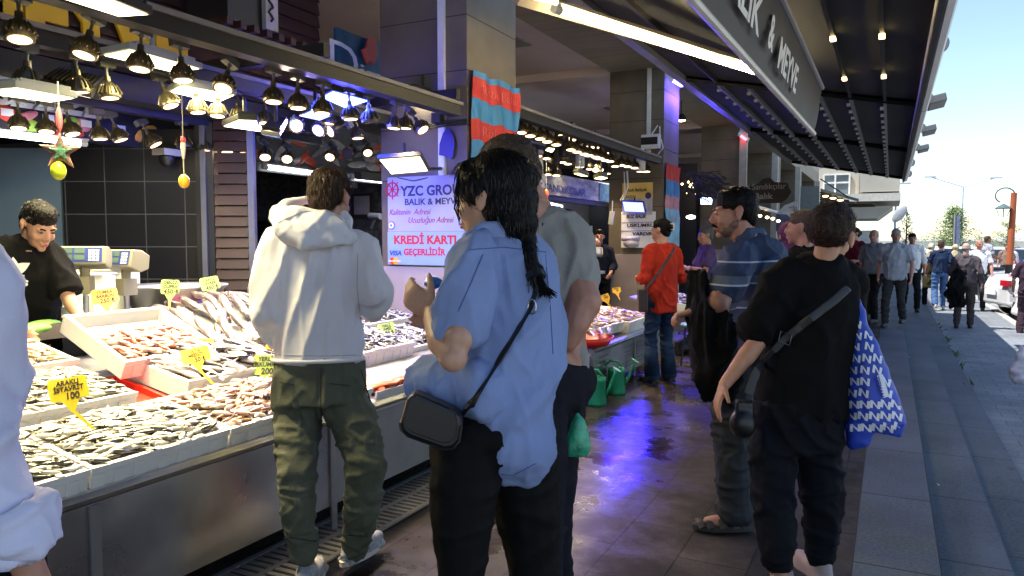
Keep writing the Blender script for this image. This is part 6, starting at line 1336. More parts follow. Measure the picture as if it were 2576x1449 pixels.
# ---------------------------------------------------------------- 1 man in the white hoodie, seen from behind
HOOD = cloth('white fleece', (.72, .72, .79), .9, .04, 4, 260, .15); OLIVE = cloth('olive green cotton', (.1, .11, .08), .8, .12, 7, 150)
P_ = lambda x, y, d: at(x, y, d=d)
def rings(mb, L, rt, seg=22): return mb.tube([P_(x, y, d) for x, y, hw, ry, d in L], [(hw*d/FP, ry) for x, y, hw, ry, d in L], seg, side=rt)
a = R(40); rt, fw = axes(a); d0 = 3.2
J = dict(neck=P_(806, 572, 3.2), chest=P_(795, 690, 3.22), waist=P_(800, 830, 3.22), pelvis=P_(803, 950, 3.22), shL=P_(708, 622, 3.18), shR=P_(893, 622, 3.25), elL=P_(675, 780, 3.15), wrL=P_(715, 850, 3.42), elR=P_(942, 738, 3.22), wrR=P_(930, 770, 3.5),
         hipL=P_(752, 985, 3.22), knL=P_(745, 1190, 3.1), anL=P_(772, 1408, 3.12), hipR=P_(862, 985, 3.24), knR=P_(922, 1165, 3.16), anR=P_(892, 1395, 3.34), ftL=axes(R(25))[1], ftR=axes(R(0))[1])
J['anL'].z = .1; J['anR'].z = .13
t = thing('person', 'man in white hooded sweatshirt and olive green joggers, seen from behind at the counter', 'person', Vector((J['pelvis'].x, J['pelvis'].y, 0)))
hM = headM(P_(832, 498, 3.2), R(12), R(12), R(0), 1.0)
body(t, J, a, hM, SK2, .007, hands={'L': (fw*1+Z*-.1, -Z, -1, .5), 'R': (fw*1-rt*.4, -Z, 1, .5)})
mb = MB(); hair_short(mb, hM); put_e(mb, hM, (0, -.06, .055), (.07, .062, .055)); strands(part('hair', mb, HBR, t, .007, 2, hairfn(.004, 60)), 900, .05, (0, 0, -1), HL2)
mb = MB(); rings(mb, [(806, 575, 55, .08, 3.2), (800, 600, 100, .1, 3.2), (797, 635, 112, .12, 3.21), (793, 700, 114, .13, 3.22), (795, 800, 108, .135, 3.22), (801, 870, 108, .135, 3.22), (802, 906, 107, .135, 3.22)], rt)
limb(mb, [J['shL'], P_(690, 700, 3.16), P_(683, 785, 3.15), P_(690, 835, 3.24), P_(712, 850, 3.4)], [.085, .082, .076, .062, .05]); limb(mb, [J['shR'], P_(918, 680, 3.24), P_(938, 735, 3.22), P_(938, 765, 3.28), P_(930, 775, 3.45)], [.088, .084, .076, .064, .05])
fl = folds(.016, 6, 2.2, 3, a, fine=.0012)
part('sweatshirt', mb, HOOD, t, .0095, 4, fl)
mb = MB()   # hood lying on the back
loop = [P_(700, 545, 3.1), P_(720, 515, 3.18), P_(770, 503, 3.24), P_(835, 520, 3.24), P_(872, 560, 3.2), P_(885, 595, 3.15), P_(830, 600, 3.06), P_(765, 610, 3.02), P_(715, 580, 3.04), P_(700, 545, 3.1)]
mb.tube(loop, [.04, .03, .024, .024, .028, .03, .035, .04, .04, .04], 12); mb.ell(P_(745, 560, 3.1), (.1, .06, .075), Matrix.Rotation(a, 3, 'Z')); mb.ell(P_(775, 590, 3.06), (.105, .06, .06), Matrix.Rotation(a, 3, 'Z')); mb.ell(P_(825, 570, 3.09), (.1, .06, .055), Matrix.Rotation(a, 3, 'Z') @ Matrix.Rotation(R(25), 3, 'Y')); mb.ell(P_(795, 560, 3.12), (.12, .08, .05), Matrix.Rotation(a, 3, 'Z'))
part('hood', mb, HOOD, t, .008, 4, folds(.008, 7, 6, 9, a, fine=.001))
mb = MB(); rings(mb, [(802, 898, 116, .145, 3.21), (802, 907, 116, .146, 3.21)], rt); mb.obj('ribbed_hem', HOOD, t, smooth=True)
mb = MB(); rings(mb, [(803, 900, 108, .13, 3.22), (803, 950, 114, .145, 3.22), (805, 1020, 116, .14, 3.21)], rt)
limb(mb, [P_(752, 990, 3.22), P_(748, 1090, 3.17), P_(747, 1190, 3.1), P_(750, 1290, 3.08), P_(766, 1385, 3.1)], [.1, .096, .082, .068, .058]); limb(mb, [P_(858, 990, 3.24), P_(895, 1080, 3.2), P_(920, 1165, 3.16), P_(912, 1280, 3.2), P_(892, 1372, 3.3)], [.102, .098, .088, .078, .062])
part('joggers', mb, OLIVE, t, .0095, 2, lambda c, n, f1=folds(.008, 9, 15, 5, .7), f2=folds(.013, 8, 3, 8, a): (f1(c, n) if c.z < .7 else f2(c, n)*.9))
shoes(t, J, a, mat('grey trainer', (.3, .31, .34), .6, 0, .4, 40), 1.02, sole=mat('pale sole', (.55, .5, .45), .6))
def seam(o, L, m_, r_=.0022, n=6, name='seam'):
    b = bvh_of(o); MB().tube(on_surf(b, L, .0012, n*2), r_*.8, 5).obj(name, m_, o)
SD = cloth('seam grey', (.42, .42, .45)); SO = cloth('seam olive', (.04, .045, .03))
jo = [c for c in t.children if c.name.startswith('joggers')][0]; sw = [c for c in t.children if c.name.startswith('sweatshirt')][0]; hd = [c for c in t.children if c.name.startswith('hood.') or c.name == 'hood'][0]
seam(jo, [(828, 965, 3.08), (880, 970, 3.08)], SO); seam(jo, [(705, 962, 3.08), (740, 968, 3.08)], SO); seam(jo, [(808, 925, 3.08), (806, 1000, 3.08), (810, 1075, 3.08)], SO); seam(jo, [(908, 930, 3.14), (932, 1010, 3.14)], SO, .004); seam(jo, [(728, 1352, 3.04), (795, 1362, 3.04)], SO, .003); seam(jo, [(855, 1345, 3.25), (930, 1350, 3.25)], SO, .003)
seam(sw, [(700, 892, 3.08), (800, 896, 3.06), (905, 893, 3.08)], SD); seam(sw, [(900, 640, 3.12), (898, 720, 3.12), (905, 790, 3.12)], SD, .002); seam(hd, [(700, 560, 3.0), (760, 532, 3.0), (830, 530, 3.02), (870, 560, 3.05)], SD, .002)
# ---------------------------------------------------------------- 2 woman in the blue blouse with a braid
BLUE = cloth('blue linen', (.22, .29, .52), .8, .07, 5, 320, .3); LEG = cloth('black leggings', (.004, .004, .0045), .7, .1, 6, 200, .1)
a = R(78); rt, fw = axes(a)
J = dict(neck=P_(1248, 600, 2.1), chest=P_(1265, 740, 2.12), waist=P_(1275, 930, 2.13), pelvis=P_(1270, 1090, 2.13), shL=P_(1178, 665, 1.98), shR=P_(1350, 650, 2.28), elL=P_(1140, 892, 1.9), wrL=P_(1086, 782, 2.03), elR=P_(1300, 880, 2.5), wrR=P_(1120, 800, 2.45),
         hipL=P_(1185, 1150, 2.06), knL=P_(1165, 1490, 2.0), anL=P_(1165, 1770, 2.0), hipR=P_(1315, 1150, 2.2), knR=P_(1345, 1470, 2.2), anR=P_(1345, 1730, 2.24))
for k in 'LR': J['an'+k].z = .09
t = thing('person', 'woman in loose blue blouse and black leggings with a long black braid, seen from behind', 'person', Vector((J['pelvis'].x, J['pelvis'].y, 0)))
hM = headM(P_(1236, 500, 2.1), R(92), R(6), 0, 1.0)
body(t, J, a, hM, SK1, .0065, hands={'L': (P_(1040, 745, 2.05)-P_(1084, 778, 2.03), _F*1.+_R*.35, -1, .62, 1.), 'R': (fw-Z*.1, Z*.3-rt, -1, .6, .95)}, s=.98, fem=True, nr=.046, extra=[([P_(1152, 850, 1.9), P_(1140, 898, 1.89), P_(1110, 860, 1.93), P_(1090, 800, 2.0)], [.042, .039, .038, .028])])
face_parts(t, hM, HB)
o = MB().ell(P_(1090, 712, 2.14), (.03, .022, .016), Matrix.Rotation(.5, 3, 'X')).obj('blue_packet', mat('blue packet', (.02, .16, .5), .35), smooth=True); tag(o, 'small blue packet held in the hands of the woman in blue', 'packet')
mb = MB(); e = lambda c, r: put_e(mb, hM, c, r)
e((0, -.03, .045), (.088, .108, .092)); e((0, -.05, -.01), (.086, .085, .09)); e((0, .045, .08), (.07, .045, .04)); e((0, -.07, -.07), (.065, .06, .06)); e((.05, -.0, .03), (.045, .075, .06)); e((-.05, .0, .035), (.045, .075, .055))
pb = [P_(1290, 560, 2.12), P_(1318, 600, 2.08), P_(1330, 650, 2.04), P_(1345, 695, 2.02)]
mb.tube(pb, [.055, .036, .026, .02], 12)
for k in range(9): f = k/8; q = pb[0].lerp(P_(1352, 705, 2.02), f); mb.ell(q+rt*.012*(1 if k % 2 else -1)+Z*.0, (.026-.008*f, .024-.006*f, .026), Matrix.Rotation(R(25)*(1 if k % 2 else -1), 3, 'Y'))
strands(part('hair', mb, HB, t, .0065, 2, hairfn(.0035, 60)), 1300, .05, (.15, 0, -1), HL1, lift=.0012)
mb = MB(); rr = random.Random(3)
for k in range(60): mb.tube([P_(1352+rr.uniform(-8, 8), 690, 2.01), P_(1366+rr.uniform(-10, 10), 722, 1.99+rr.uniform(-.01, .01)), P_(1376+rr.uniform(-20, 26), 742+rr.uniform(-10, 10), 1.99)], [.004, .003, .001], 4)
for k in range(10): y0 = rr.uniform(480, 520); mb.tube([P_(1152+rr.uniform(-3, 5), y0-50, 2.02), P_(1148+rr.uniform(-6, 8), y0+10, 2.02), P_(1160+rr.uniform(-6, 10), y0+50, 2.03)], [.002, .0016, .0006], 4)
mb.tube([P_(1365, 560+q*4, 2.02) for q in range(3)], .002, 4); mb.obj('loose_strands', HB, t)
mb = MB(); mb.tube([P_(1344, 688, 2.02), P_(1349, 702, 2.01)], .026, 12); mb.obj('hair_tie', BLACKM, t)
mb = MB(); rings(mb, [(1238, 588, 68, .062, 2.1), (1248, 612, 92, .08, 2.1), (1258, 645, 118, .1, 2.1), (1262, 700, 132, .125, 2.11), (1272, 800, 135, .135, 2.12), (1278, 900, 140, .14, 2.12), (1280, 1000, 122, .14, 2.12), (1283, 1080, 110, .13, 2.12), (1288, 1140, 100, .12, 2.1), (1285, 1180, 82, .1, 2.09), (1282, 1207, 55, .06, 2.08)], Vector((math.cos(YAW), math.sin(YAW), 0)), 26)
limb(mb, [P_(1190, 660, 2.0), P_(1176, 740, 1.95), P_(1160, 812, 1.93)], [.078, .078, .066]); limb(mb, [P_(1165, 830, 1.92), P_(1125, 838, 1.91), P_(1104, 846, 1.95)], [.05, .042, .03])
limb(mb, [P_(1345, 655, 2.25), P_(1330, 800, 2.35), P_(1280, 880, 2.48)], [.07, .06, .05])
mb.ell(P_(1130, 960, 2.06), (.115, .1, .085), Matrix.Rotation(a, 3, 'Z')); mb.ell(P_(1082, 965, 2.08), (.07, .07, .06)); mb.ell(P_(1195, 980, 2.0), (.09, .06, .075)); mb.ell(P_(1130, 1015, 2.04), (.08, .08, .035))
blouse = part('blouse', mb, BLUE, t, .0085, 9, lambda c, n, f1=folds(.016, 5, 1.8, 2, a, fine=.001), f2=folds(.004, 14, 4, 5, a): f1(c, n)+f2(c, n))
mb = MB(); mb.tube([P_(1182, 610, 2.0), P_(1215, 583, 2.02), P_(1265, 580, 2.04), P_(1310, 598, 2.1)], [(.03, .014)]*4, 10, side=Z); mb.tube([P_(1182, 610, 2.0), P_(1172, 600, 2.08), P_(1168, 606, 2.14)], [(.022, .01)]*3, 8, side=Z); part('collar', mb, BLUE, t, .006, 2)
mb = MB(); limb(mb, [P_(1182, 1090, 2.08), P_(1165, 1280, 2.04), P_(1160, 1480, 2.0), P_(1160, 1760, 2.0)], [.112, .092, .06, .045]); limb(mb, [P_(1310, 1090, 2.2), P_(1325, 1280, 2.2), P_(1345, 1480, 2.2), P_(1345, 1730, 2.24)], [.115, .098, .066, .045]); mb.tube([J['waist'], J['pelvis'], J['pelvis']-Z*.06], [(.13, .11), (.165, .135), (.15, .12)], 18, side=rt)
part('leggings', mb, LEG, t, .01, 3, folds(.004, 5, 14, 2, a))
shoes(t, J, a, mat('dark shoe', (.02, .02, .022), .5), .95)
SB = cloth('seam blue', (.09, .13, .3)); seam(blouse, [(1180, 628, 1.95), (1270, 622, 2.0), (1375, 634, 2.05)], SB, .0018); seam(blouse, [(1215, 640, 1.95), (1190, 700, 1.92), (1150, 790, 1.9)], SB, .0018); seam(blouse, [(1232, 1190, 2.0), (1290, 1196, 2.0), (1350, 1165, 2.02)], SB, .0018); seam(blouse, [(1372, 640, 2.05), (1385, 780, 2.05), (1392, 900, 2.05)], SB, .0016)
# her crossbody bag
LEA = mat('black leather', (.008, .008, .009), .4, 0, .2, 40, .04, 300)
t = thing('crossbody_bag', 'black leather crossbody bag hanging at the hip of the woman in blue', 'bag', P_(1085, 1070, 1.93)); mb = MB()
cp = P_(1082, 1060, 1.88); exb = Vector((math.cos(YAW), math.sin(YAW), 0)); out = [((x-1082)*1.88/FP, (1060-y)*1.88/FP) for x, y in ((1040, 985), (1140, 1030), (1158, 1046), (1162, 1070), (1155, 1112), (1141, 1128), (1116, 1132), (1024, 1098), (1008, 1082), (1005, 1062), (1022, 1002))]
MB().prism(out[::-1], cp+_F*.035, exb, Z, .07).obj('bag_body', LEA, t, bevel=.014)
mb = MB(); mb.tube([cp-_F*.0+exb*x+Z*y for x, y in out[3:10]], .0028, 6); mb.tube([cp-_F*.002+exb*x*.86+Z*(y*.86+.006) for x, y in out[1:10]], .0016, 5); mb.obj('piping', LEA, t)
bvb = bvh_of(blouse); st = on_surf(bvb, [(1160, 1050, 1.9), (1190, 1010, 1.93), (1235, 940, 1.96), (1290, 850, 1.96), (1332, 780, 1.97), (1347, 730, 1.99), (1350, 690, 2.02)])
MB().tube(st, [(.012, .003)]*len(st), 8, side=Vector((.8, 0, .6))).obj('strap', LEA, t); c = on_surf(bvb, [(1337, 772, 1.96), (1338, 772, 1.96)], .012)[0]; MB().tube([c+Vector((.012*math.cos(q), .004, .02*math.sin(q))) for q in [k*.524 for k in range(13)]], .0022, 5).obj('buckle', STEEL, t)
# ---------------------------------------------------------------- 3 man in the grey tee behind her
GT = cloth('grey ribbed cotton', (.3, .29, .27), .85, .1, 5, 150, .35); a = R(62); rt, fw = axes(a)
J = dict(neck=P_(1330, 560, 2.5), chest=P_(1380, 690, 2.5), waist=P_(1385, 860, 2.5), pelvis=P_(1380, 950, 2.5), shL=P_(1290, 600, 2.38), shR=P_(1440, 590, 2.62), elL=P_(1270, 800, 2.4), wrL=P_(1240, 880, 2.5), elR=P_(1468, 755, 2.46), wrR=P_(1427, 860, 2.42),
         hipL=P_(1350, 1000, 2.45), knL=P_(1365, 1290, 2.4), anL=P_(1370, 1640, 2.4), hipR=P_(1392, 1000, 2.58), knR=P_(1392, 1270, 2.6), anR=P_(1395, 1600, 2.66))
for k in 'LR': J['an'+k].z = .09
t = thing('person', 'man with cropped hair in grey ribbed t-shirt half hidden behind the woman in blue', 'person', Vector((J['pelvis'].x, J['pelvis'].y, 0))); hM = headM(P_(1270, 455, 2.45), R(70), R(14), 0, 1.2)
J['neck'] = P_(1330, 535, 2.48)
body(t, J, a, hM, SK2, .007, hands={'L': (fw, -Z, -1, .5), 'R': (P_(1405, 900, 2.45)-P_(1427, 860, 2.42), _F-Z*.2, 1, .6)}, s=1.08, nr=.07, extra=[([P_(1448, 690, 2.46), P_(1468, 760, 2.42), P_(1446, 812, 2.4), P_(1428, 858, 2.4)], [.058, .062, .05, .036]), ([P_(1305, 470, 2.48), P_(1335, 545, 2.5)], [.07, .08])])
mb = MB(); put_e(mb, hM, (0, -.02, .042), (.0765, .096, .08)); put_e(mb, hM, (0, -.05, .01), (.0755, .066, .062)); strands(part('hair', mb, HSP, t, .007, 2, hairfn(.003, 80)), 1500, .012, (0, 0, -1), HSP)
mb = MB(); rings(mb, [(1338, 530, 50, .09, 2.5), (1346, 565, 78, .11, 2.5), (1368, 620, 88, .13, 2.5), (1368, 720, 78, .14, 2.52), (1378, 840, 50, .13, 2.55), (1410, 900, 48, .13, 2.56), (1418, 955, 40, .12, 2.56)], rt); mb.ell(P_(1332, 552, 2.5), (.1, .11, .055)); limb(mb, [J['shL'], J['shL'].lerp(J['elL'], .5)], [.085, .08])
limb(mb, [P_(1392, 580, 2.52), P_(1415, 600, 2.5), P_(1438, 650, 2.48), P_(1455, 700, 2.46)], [.085, .092, .088, .08]); part('tee_shirt', mb, GT, t, .0095, 3, folds(.012, 6, 3, 6, a, fine=.0012))
part('trousers', trousers(MB(), J, a, 1.06, (.1, .09, .07, .06, .055)), cloth('navy black trousers', (.012, .012, .018), .8, .1, 6, 160), t, .011, 2, folds(.008, 5, 8, 4, a)); shoes(t, J, a, mat('dark shoe', (.02, .02, .022), .5), 1.05)
mb = MB(); rr = random.Random(6); c = P_(1449, 1100, 2.52); mb.lathe([(.004, .09), (.028, .062), (.044, .02), (.05, -.025), (.04, -.056), (0, -.066)], c, 14)
t = thing('carrier_bag', 'thin green plastic bag with knotted top hanging beside the dark trousers', 'bag', c); me = part('bag_film', mb, mat('green film', (.04, .35, .2), .25, 0, .4, 20, .5, 60), t, .006, 1, lambda c, n: .012*noise.noise(Vector((c.x*30, c.y*30, c.z*10))))
MB().tube([P_(1425, 870, 2.55), P_(1432, 980, 2.55), c+Z*.1], [.006, .008, .01], 6).obj('bag_handle', mat('green film', (.04, .35, .2)), t)
# ---------------------------------------------------------------- 4 man in the striped polo with a black jacket over his arm
def polo_mat():
    m = mat('navy polo', (.022, .04, .095), .8, 0, .12, 7, .25, 200); n, b = nodes(m); L = n.links.new; N = n.nodes.new
    src = b.inputs['Base Color'].links[0].from_socket; g = N('ShaderNodeNewGeometry'); s = N('ShaderNodeSeparateXYZ'); L(g.outputs['Position'], s.inputs[0])
    nz = N('ShaderNodeTexNoise'); nz.inputs['Scale'].default_value = 3; L(g.outputs['Position'], nz.inputs[0]); ad = N('ShaderNodeMath'); ad.operation = 'MULTIPLY_ADD'; ad.inputs[1].default_value = .03; L(nz.outputs[0], ad.inputs[0]); L(s.outputs[2], ad.inputs[2])
    sub = N('ShaderNodeMath'); sub.operation = 'SUBTRACT'; L(ad.outputs[0], sub.inputs[0]); sub.inputs[1].default_value = .013
    cr = N('ShaderNodeValToRGB'); cr.color_ramp.interpolation = 'CONSTANT'; e = cr.color_ramp.elements; e[0].position = 0; e[0].color = (0, 0, 0, 1); e[1].position = .999; e[1].color = (0, 0, 0, 1)
    for z0, z1, v in ((.985, .991, .9), (1.125, 1.131, .9), (1.131, 1.16, .12), (1.245, 1.252, 1.), (1.252, 1.29, .16), (1.355, 1.36, .7)):
        k = e.new(z0/2); k.color = (v, v, v, 1); k = e.new(z1/2); k.color = (0, 0, 0, 1)
    dv = N('ShaderNodeMath'); dv.operation = 'MULTIPLY'; dv.inputs[1].default_value = .5; L(sub.outputs[0], dv.inputs[0]); L(dv.outputs[0], cr.inputs[0])
    mx = N('ShaderNodeMixRGB'); L(cr.outputs[0], mx.inputs[0]); L(src, mx.inputs[1]); mx.inputs[2].default_value = (.5, .55, .65, 1); L(mx.outputs[0], b.inputs['Base Color']); return m
PM = polo_mat(); DJ = cloth('dark grey jeans', (.035, .038, .045), .8, .25, 5, 200); a = R(100); rt, fw = axes(a); d4 = 3.8
J = dict(neck=P_(1893, 610, 3.82), chest=P_(1905, 700, 3.85), waist=P_(1898, 830, 3.85), pelvis=P_(1885, 900, 3.85), shL=P_(1858, 655, 3.68), shR=P_(1945, 640, 4.02), elL=P_(1815, 770, 3.6), wrL=P_(1745, 785, 3.66), elR=P_(1935, 780, 4.1), wrR=P_(1850, 800, 4.1),
         hipL=P_(1850, 930, 3.76), knL=P_(1842, 1110, 3.72), anL=P_(1848, 1300, 3.76), hipR=P_(1885, 930, 3.94), knR=P_(1885, 1100, 3.95), anR=P_(1898, 1270, 4.0), ftL=axes(R(112))[1], ftR=axes(R(95))[1])
J['anL'].z = .09; J['anR'].z = .09
t = thing('person', 'man with moustache in navy striped polo shirt, in profile, black jacket over his arm', 'person', Vector((J['pelvis'].x, J['pelvis'].y, 0)))
hM = headM(P_(1846, 536, 3.8), R(112), R(6), 0, 1.06); body(t, J, a, hM, SK2, .0065, hands={'L': (P_(1715, 790, 3.68)-P_(1750, 785, 3.66), -Z-fw*.3, -1, .7), 'R': (fw, -Z, 1, .7)}, s=1.08, nr=.06, extra=[([P_(1822, 735, 3.6), P_(1806, 762, 3.57), P_(1780, 778, 3.6)], [.056, .056, .045])])
face_parts(t, hM, HB, None, HB); mb = MB(); put_e(mb, hM, (0, .036, -.074), (.0515, .0535, .038)); put_e(mb, hM, (0, .012, -.052), (.064, .055, .04)); part('beard', mb, mat('stubble', (.16, .09, .07), .7, 0, .4, 80), t, .006, 2)
mb = MB(); hair_short(mb, hM, 1.0, -.004); strands(part('hair', mb, HB, t, .007, 2, hairfn(.004, 60)), 900, .022, (.9, .35, .05), HL1)
mb = MB(); rings(mb, [(1888, 600, 48, .1, 3.82), (1892, 622, 52, .12, 3.83), (1900, 655, 66, .17, 3.84), (1908, 720, 74, .19, 3.85), (1902, 800, 78, .19, 3.85), (1895, 880, 72, .18, 3.85)], Vector((math.cos(YAW), math.sin(YAW), 0)))
mb.ell(P_(1893, 612, 3.82), (.1, .105, .05)); limb(mb, [J['shL'].lerp(J['neck'], .3), J['shL'], P_(1838, 700, 3.63), P_(1824, 733, 3.62)], [.08, .096, .094, .088]); limb(mb, [J['shR'].lerp(J['neck'], .3), J['shR'], J['shR'].lerp(J['elR'], .6)], [.07, .08, .08]); part('polo_shirt', mb, PM, t, .0095, 3, folds(.01, 7, 4, 4, a))
mb = MB(); mb.tube([P_(1858, 612, 3.76), P_(1885, 588, 3.74), P_(1918, 588, 3.8), P_(1926, 600, 3.9)], [(.036, .012)]*4, 10, side=Z); mb.tube([P_(1858, 612, 3.76), P_(1852, 622, 3.84)], [(.03, .012)]*2, 8, side=Z); part('collar', mb, mat('polo collar', (.03, .05, .11), .8), t, .007, 2)
mb = MB(); rings(mb, [(1890, 862, 66, .17, 3.85), (1880, 930, 66, .17, 3.85)], Vector((math.cos(YAW), math.sin(YAW), 0))); limb(mb, [P_(1848, 940, 3.76), P_(1842, 1020, 3.74), P_(1838, 1110, 3.72), P_(1843, 1200, 3.74), P_(1850, 1290, 3.76)], [.108, .105, .092, .084, .08]); limb(mb, [P_(1885, 940, 3.94), P_(1885, 1100, 3.95), P_(1890, 1270, 4.0)], [.1, .085, .075])
part('jeans', mb, DJ, t, .0095, 2, folds(.011, 5, 12, 2, a))
for k in 'LR':   # sandals
    ft = J['ft'+k]; c = J['an'+k].copy(); c.z = .0; M3 = Matrix((Z.cross(ft)*-1, ft, Z)).transposed(); out = [(.05*math.cos(q*.35)*(1.08 if math.sin(q*.35) > 0 else .9), .06+.15*math.sin(q*.35)) for q in range(18)]
    so_ = MB().prism(out, c+Z*.024, M3 @ X, M3 @ Y, .03).obj('sandal_sole', mat('sandal sole', (.035, .032, .03), .7), t, bevel=.004); mb = MB()
    for f in (.0, .06, .12, .165): mb.tube([c+M3 @ Vector((-.05, f, .035)), c+M3 @ Vector((-.03, f+.01, .08-.18*f)), c+M3 @ Vector((.03, f+.01, .08-.18*f)), c+M3 @ Vector((.05, f, .035))], [(.018, .005)]*4, 8, side=M3 @ Y)
    mb.tube([c+M3 @ Vector((-.045, -.02, .06)), c+M3 @ Vector((0, -.085, .07)), c+M3 @ Vector((.045, -.02, .06))], [(.016, .005)]*3, 8, side=Z); mb.obj('strap', mat('sandal strap', (.05, .042, .04), .6), so_)
t = thing('jacket', 'crumpled black jacket draped over the forearm of the man in the polo', 'jacket', P_(1800, 850, 3.65)); BJ = cloth('black jacket cloth', (.004, .004, .0045), .75, .2, 8, 140, .4); mb = MB()
rings(mb, [(1757, 690, 14, .05, 3.66), (1756, 740, 20, .07, 3.66), (1772, 788, 40, .1, 3.62), (1800, 860, 62, .1, 3.62), (1803, 940, 54, .08, 3.63), (1800, 1000, 38, .05, 3.64)], Vector((math.cos(YAW), math.sin(YAW), 0))); limb(mb, [P_(1757, 800, 3.6), P_(1752, 860, 3.6), P_(1770, 930, 3.6)], [.05, .042, .03])
part('jacket_cloth', mb, BJ, t, .01, 2, lambda c, n, f1=folds(.028, 9, 2.5, 7, 0): f1(c, n))
# ---------------------------------------------------------------- 5 woman in black with the blue carrier bag
BT = cloth('black cotton', (.004, .004, .0045), .85, .1, 6, 220, .2); BTR = cloth('black trousers', (.004, .005, .008), .75, .12, 5, 160, .2); a = R(14); rt, fw = axes(a)
J = dict(neck=P_(2080, 665, 3.06), chest=P_(2050, 790, 3.06), waist=P_(2020, 930, 3.06), pelvis=P_(2005, 1050, 3.06), shL=P_(1962, 712, 3.05), shR=P_(2128, 705, 3.1), elL=P_(1905, 860, 3.02), wrL=P_(1822, 968, 3.0), elR=P_(2140, 850, 3.2), wrR=P_(2130, 900, 3.36),
         hipL=P_(1950, 1090, 3.05), knL=P_(1948, 1275, 3.02), anL=P_(1960, 1435, 2.98), hipR=P_(2055, 1090, 3.08), knR=P_(2065, 1270, 3.1), anR=P_(2062, 1425, 3.12), ftR=axes(R(40))[1], ftL=axes(R(-5))[1])
J['anR'].z = .13; J['anL'].z = .12
t = thing('person', 'woman with tied up brown hair in black t-shirt and trousers, seen from behind', 'person', Vector((J['pelvis'].x, J['pelvis'].y, 0)))
hM = headM(P_(2090, 594, 3.05), R(-10), R(8), R(6), 1.07); body(t, J, a, hM, skin('skin warm', (.42, .2, .12)), .0065, hands={'L': (P_(1797, 1030, 2.98)-P_(1822, 968, 3.0), rt+fw*.3, 1, .32, .98, .5)}, s=.97, fem=True, nr=.05)
mb = MB(); e = lambda c, r: put_e(mb, hM, c, r); e((0, -.02, .045), (.083, .103, .085)); e((0, -.048, .01), (.078, .072, .065)); e((0, .04, .08), (.065, .045, .035)); e((-.01, -.112, .02), (.045, .035, .055)); e((0, -.08, -.01), (.05, .03, .04)); strands(part('hair', mb, HBR, t, .0065, 1, hairfn(.005, 50)), 1500, .032, (0, -.2, .15), HL2)

mb = MB(); rings(mb, [(2080, 642, 40, .055, 3.06), (2076, 668, 66, .08, 3.06), (2062, 700, 92, .11, 3.06), (2052, 760, 102, .125, 3.06), (2038, 850, 102, .13, 3.06), (2016, 950, 108, .135, 3.06), (2008, 1040, 111, .14, 3.06)], rt); limb(mb, [P_(1985, 705, 3.05), P_(1955, 730, 3.05), P_(1925, 790, 3.03), P_(1905, 825, 3.03)], [.09, .092, .082, .074]); limb(mb, [J['shR'].lerp(J['neck'], .3), J['shR'], J['shR'].lerp(J['elR'], .75)], [.08, .08, .075])
btee = part('tee_shirt', mb, BT, t, .0095, 3, folds(.012, 5, 3, 8, a))
mb = MB(); rings(mb, [(2008, 1010, 112, .14, 3.06), (2005, 1070, 114, .14, 3.06), (2003, 1130, 110, .13, 3.06)], rt); limb(mb, [P_(1948, 1110, 3.05), P_(1945, 1200, 3.03), P_(1948, 1280, 3.02), P_(1958, 1400, 2.98)], [.1, .092, .08, .063]); limb(mb, [P_(2056, 1110, 3.08), P_(2064, 1200, 3.1), P_(2068, 1280, 3.1), P_(2064, 1395, 3.12)], [.1, .094, .08, .066])
part('trousers', mb, BTR, t, .0095, 2, folds(.01, 4.5, 9, 3, a)); shoes(t, J, a, mat('pale pink shoe', (.32, .25, .25), .5), .92)
t = thing('crossbody_bag', 'black shoulder bag behind the left hand of the woman in black', 'bag', P_(1870, 1040, 2.95)); mb = MB(); mb.box(P_(1872, 1045, 3.0), (.07, .06, .12), Matrix.Rotation(a, 3, 'Z')); mb.ell(P_(1868, 1065, 2.99), (.055, .045, .06)); part('bag_body', mb, LEA, t, .008, 3)
bvt = bvh_of(btee); st = on_surf(bvt, [(1882, 990, 2.95), (1905, 930, 2.95), (1975, 852, 2.93), (2040, 800, 2.93), (2100, 755, 2.95), (2140, 718, 3.0)], .005)
MB().tube(st, [(.016, .003)]*len(st), 8, side=Vector((-.6, 0, .8))).obj('strap', mat('strap grey black', (.022, .022, .024), .5), t)
c = on_surf(bvt, [(1975, 851, 2.93), (1976, 851, 2.93)], .012)[0]; MB().tube([c+M_ for M_ in [Vector((.02*x+.004*z, 0, .02*z-.008*x)) for x, z in ((-1, -1), (1, -1), (1, 1), (-1, 1), (-1, -1))]], .003, 5).obj('buckle', mat('gun metal', (.2, .2, .2), .3, 1), t)
# blue bag with white zigzag letters
t = thing('shopping_bag', 'blue shopping bag printed all over with white letters N and the word ZEEMAN', 'bag', P_(2200, 1000, 3.0)); BB = mat('blue bag fabric', (.015, .05, .42), .5, 0, .2, 5, .3, 25)
L_ = [(2140, 725, 6, .02), (2150, 755, 9, .02), (2163, 785, 11, .022), (2160, 815, 20, .035), (2172, 870, 34, .06), (2180, 940, 48, .085), (2195, 1010, 64, .1), (2205, 1060, 74, .09), (2200, 1085, 66, .06)]
dB = 3.0; mb = MB(); vr = Vector((math.cos(YAW+.05), math.sin(YAW+.05), 0)); rings(mb, [(x, y, hw, ry, dB) for x, y, hw, ry in L_], vr); mb.tube([P_(2162, 1070, 3.0), P_(2158, 1110, 3.0), P_(2134, 1126, 3.0)], [.065, .05, .02], 12, side=vr)
bf = lambda c, n: .01*noise.noise(Vector((c.x*14+3, c.y*14, c.z*5)))+.005*noise.noise(c*30); bag = part('bag_body', mb, BB, t, .008, 2, bf)
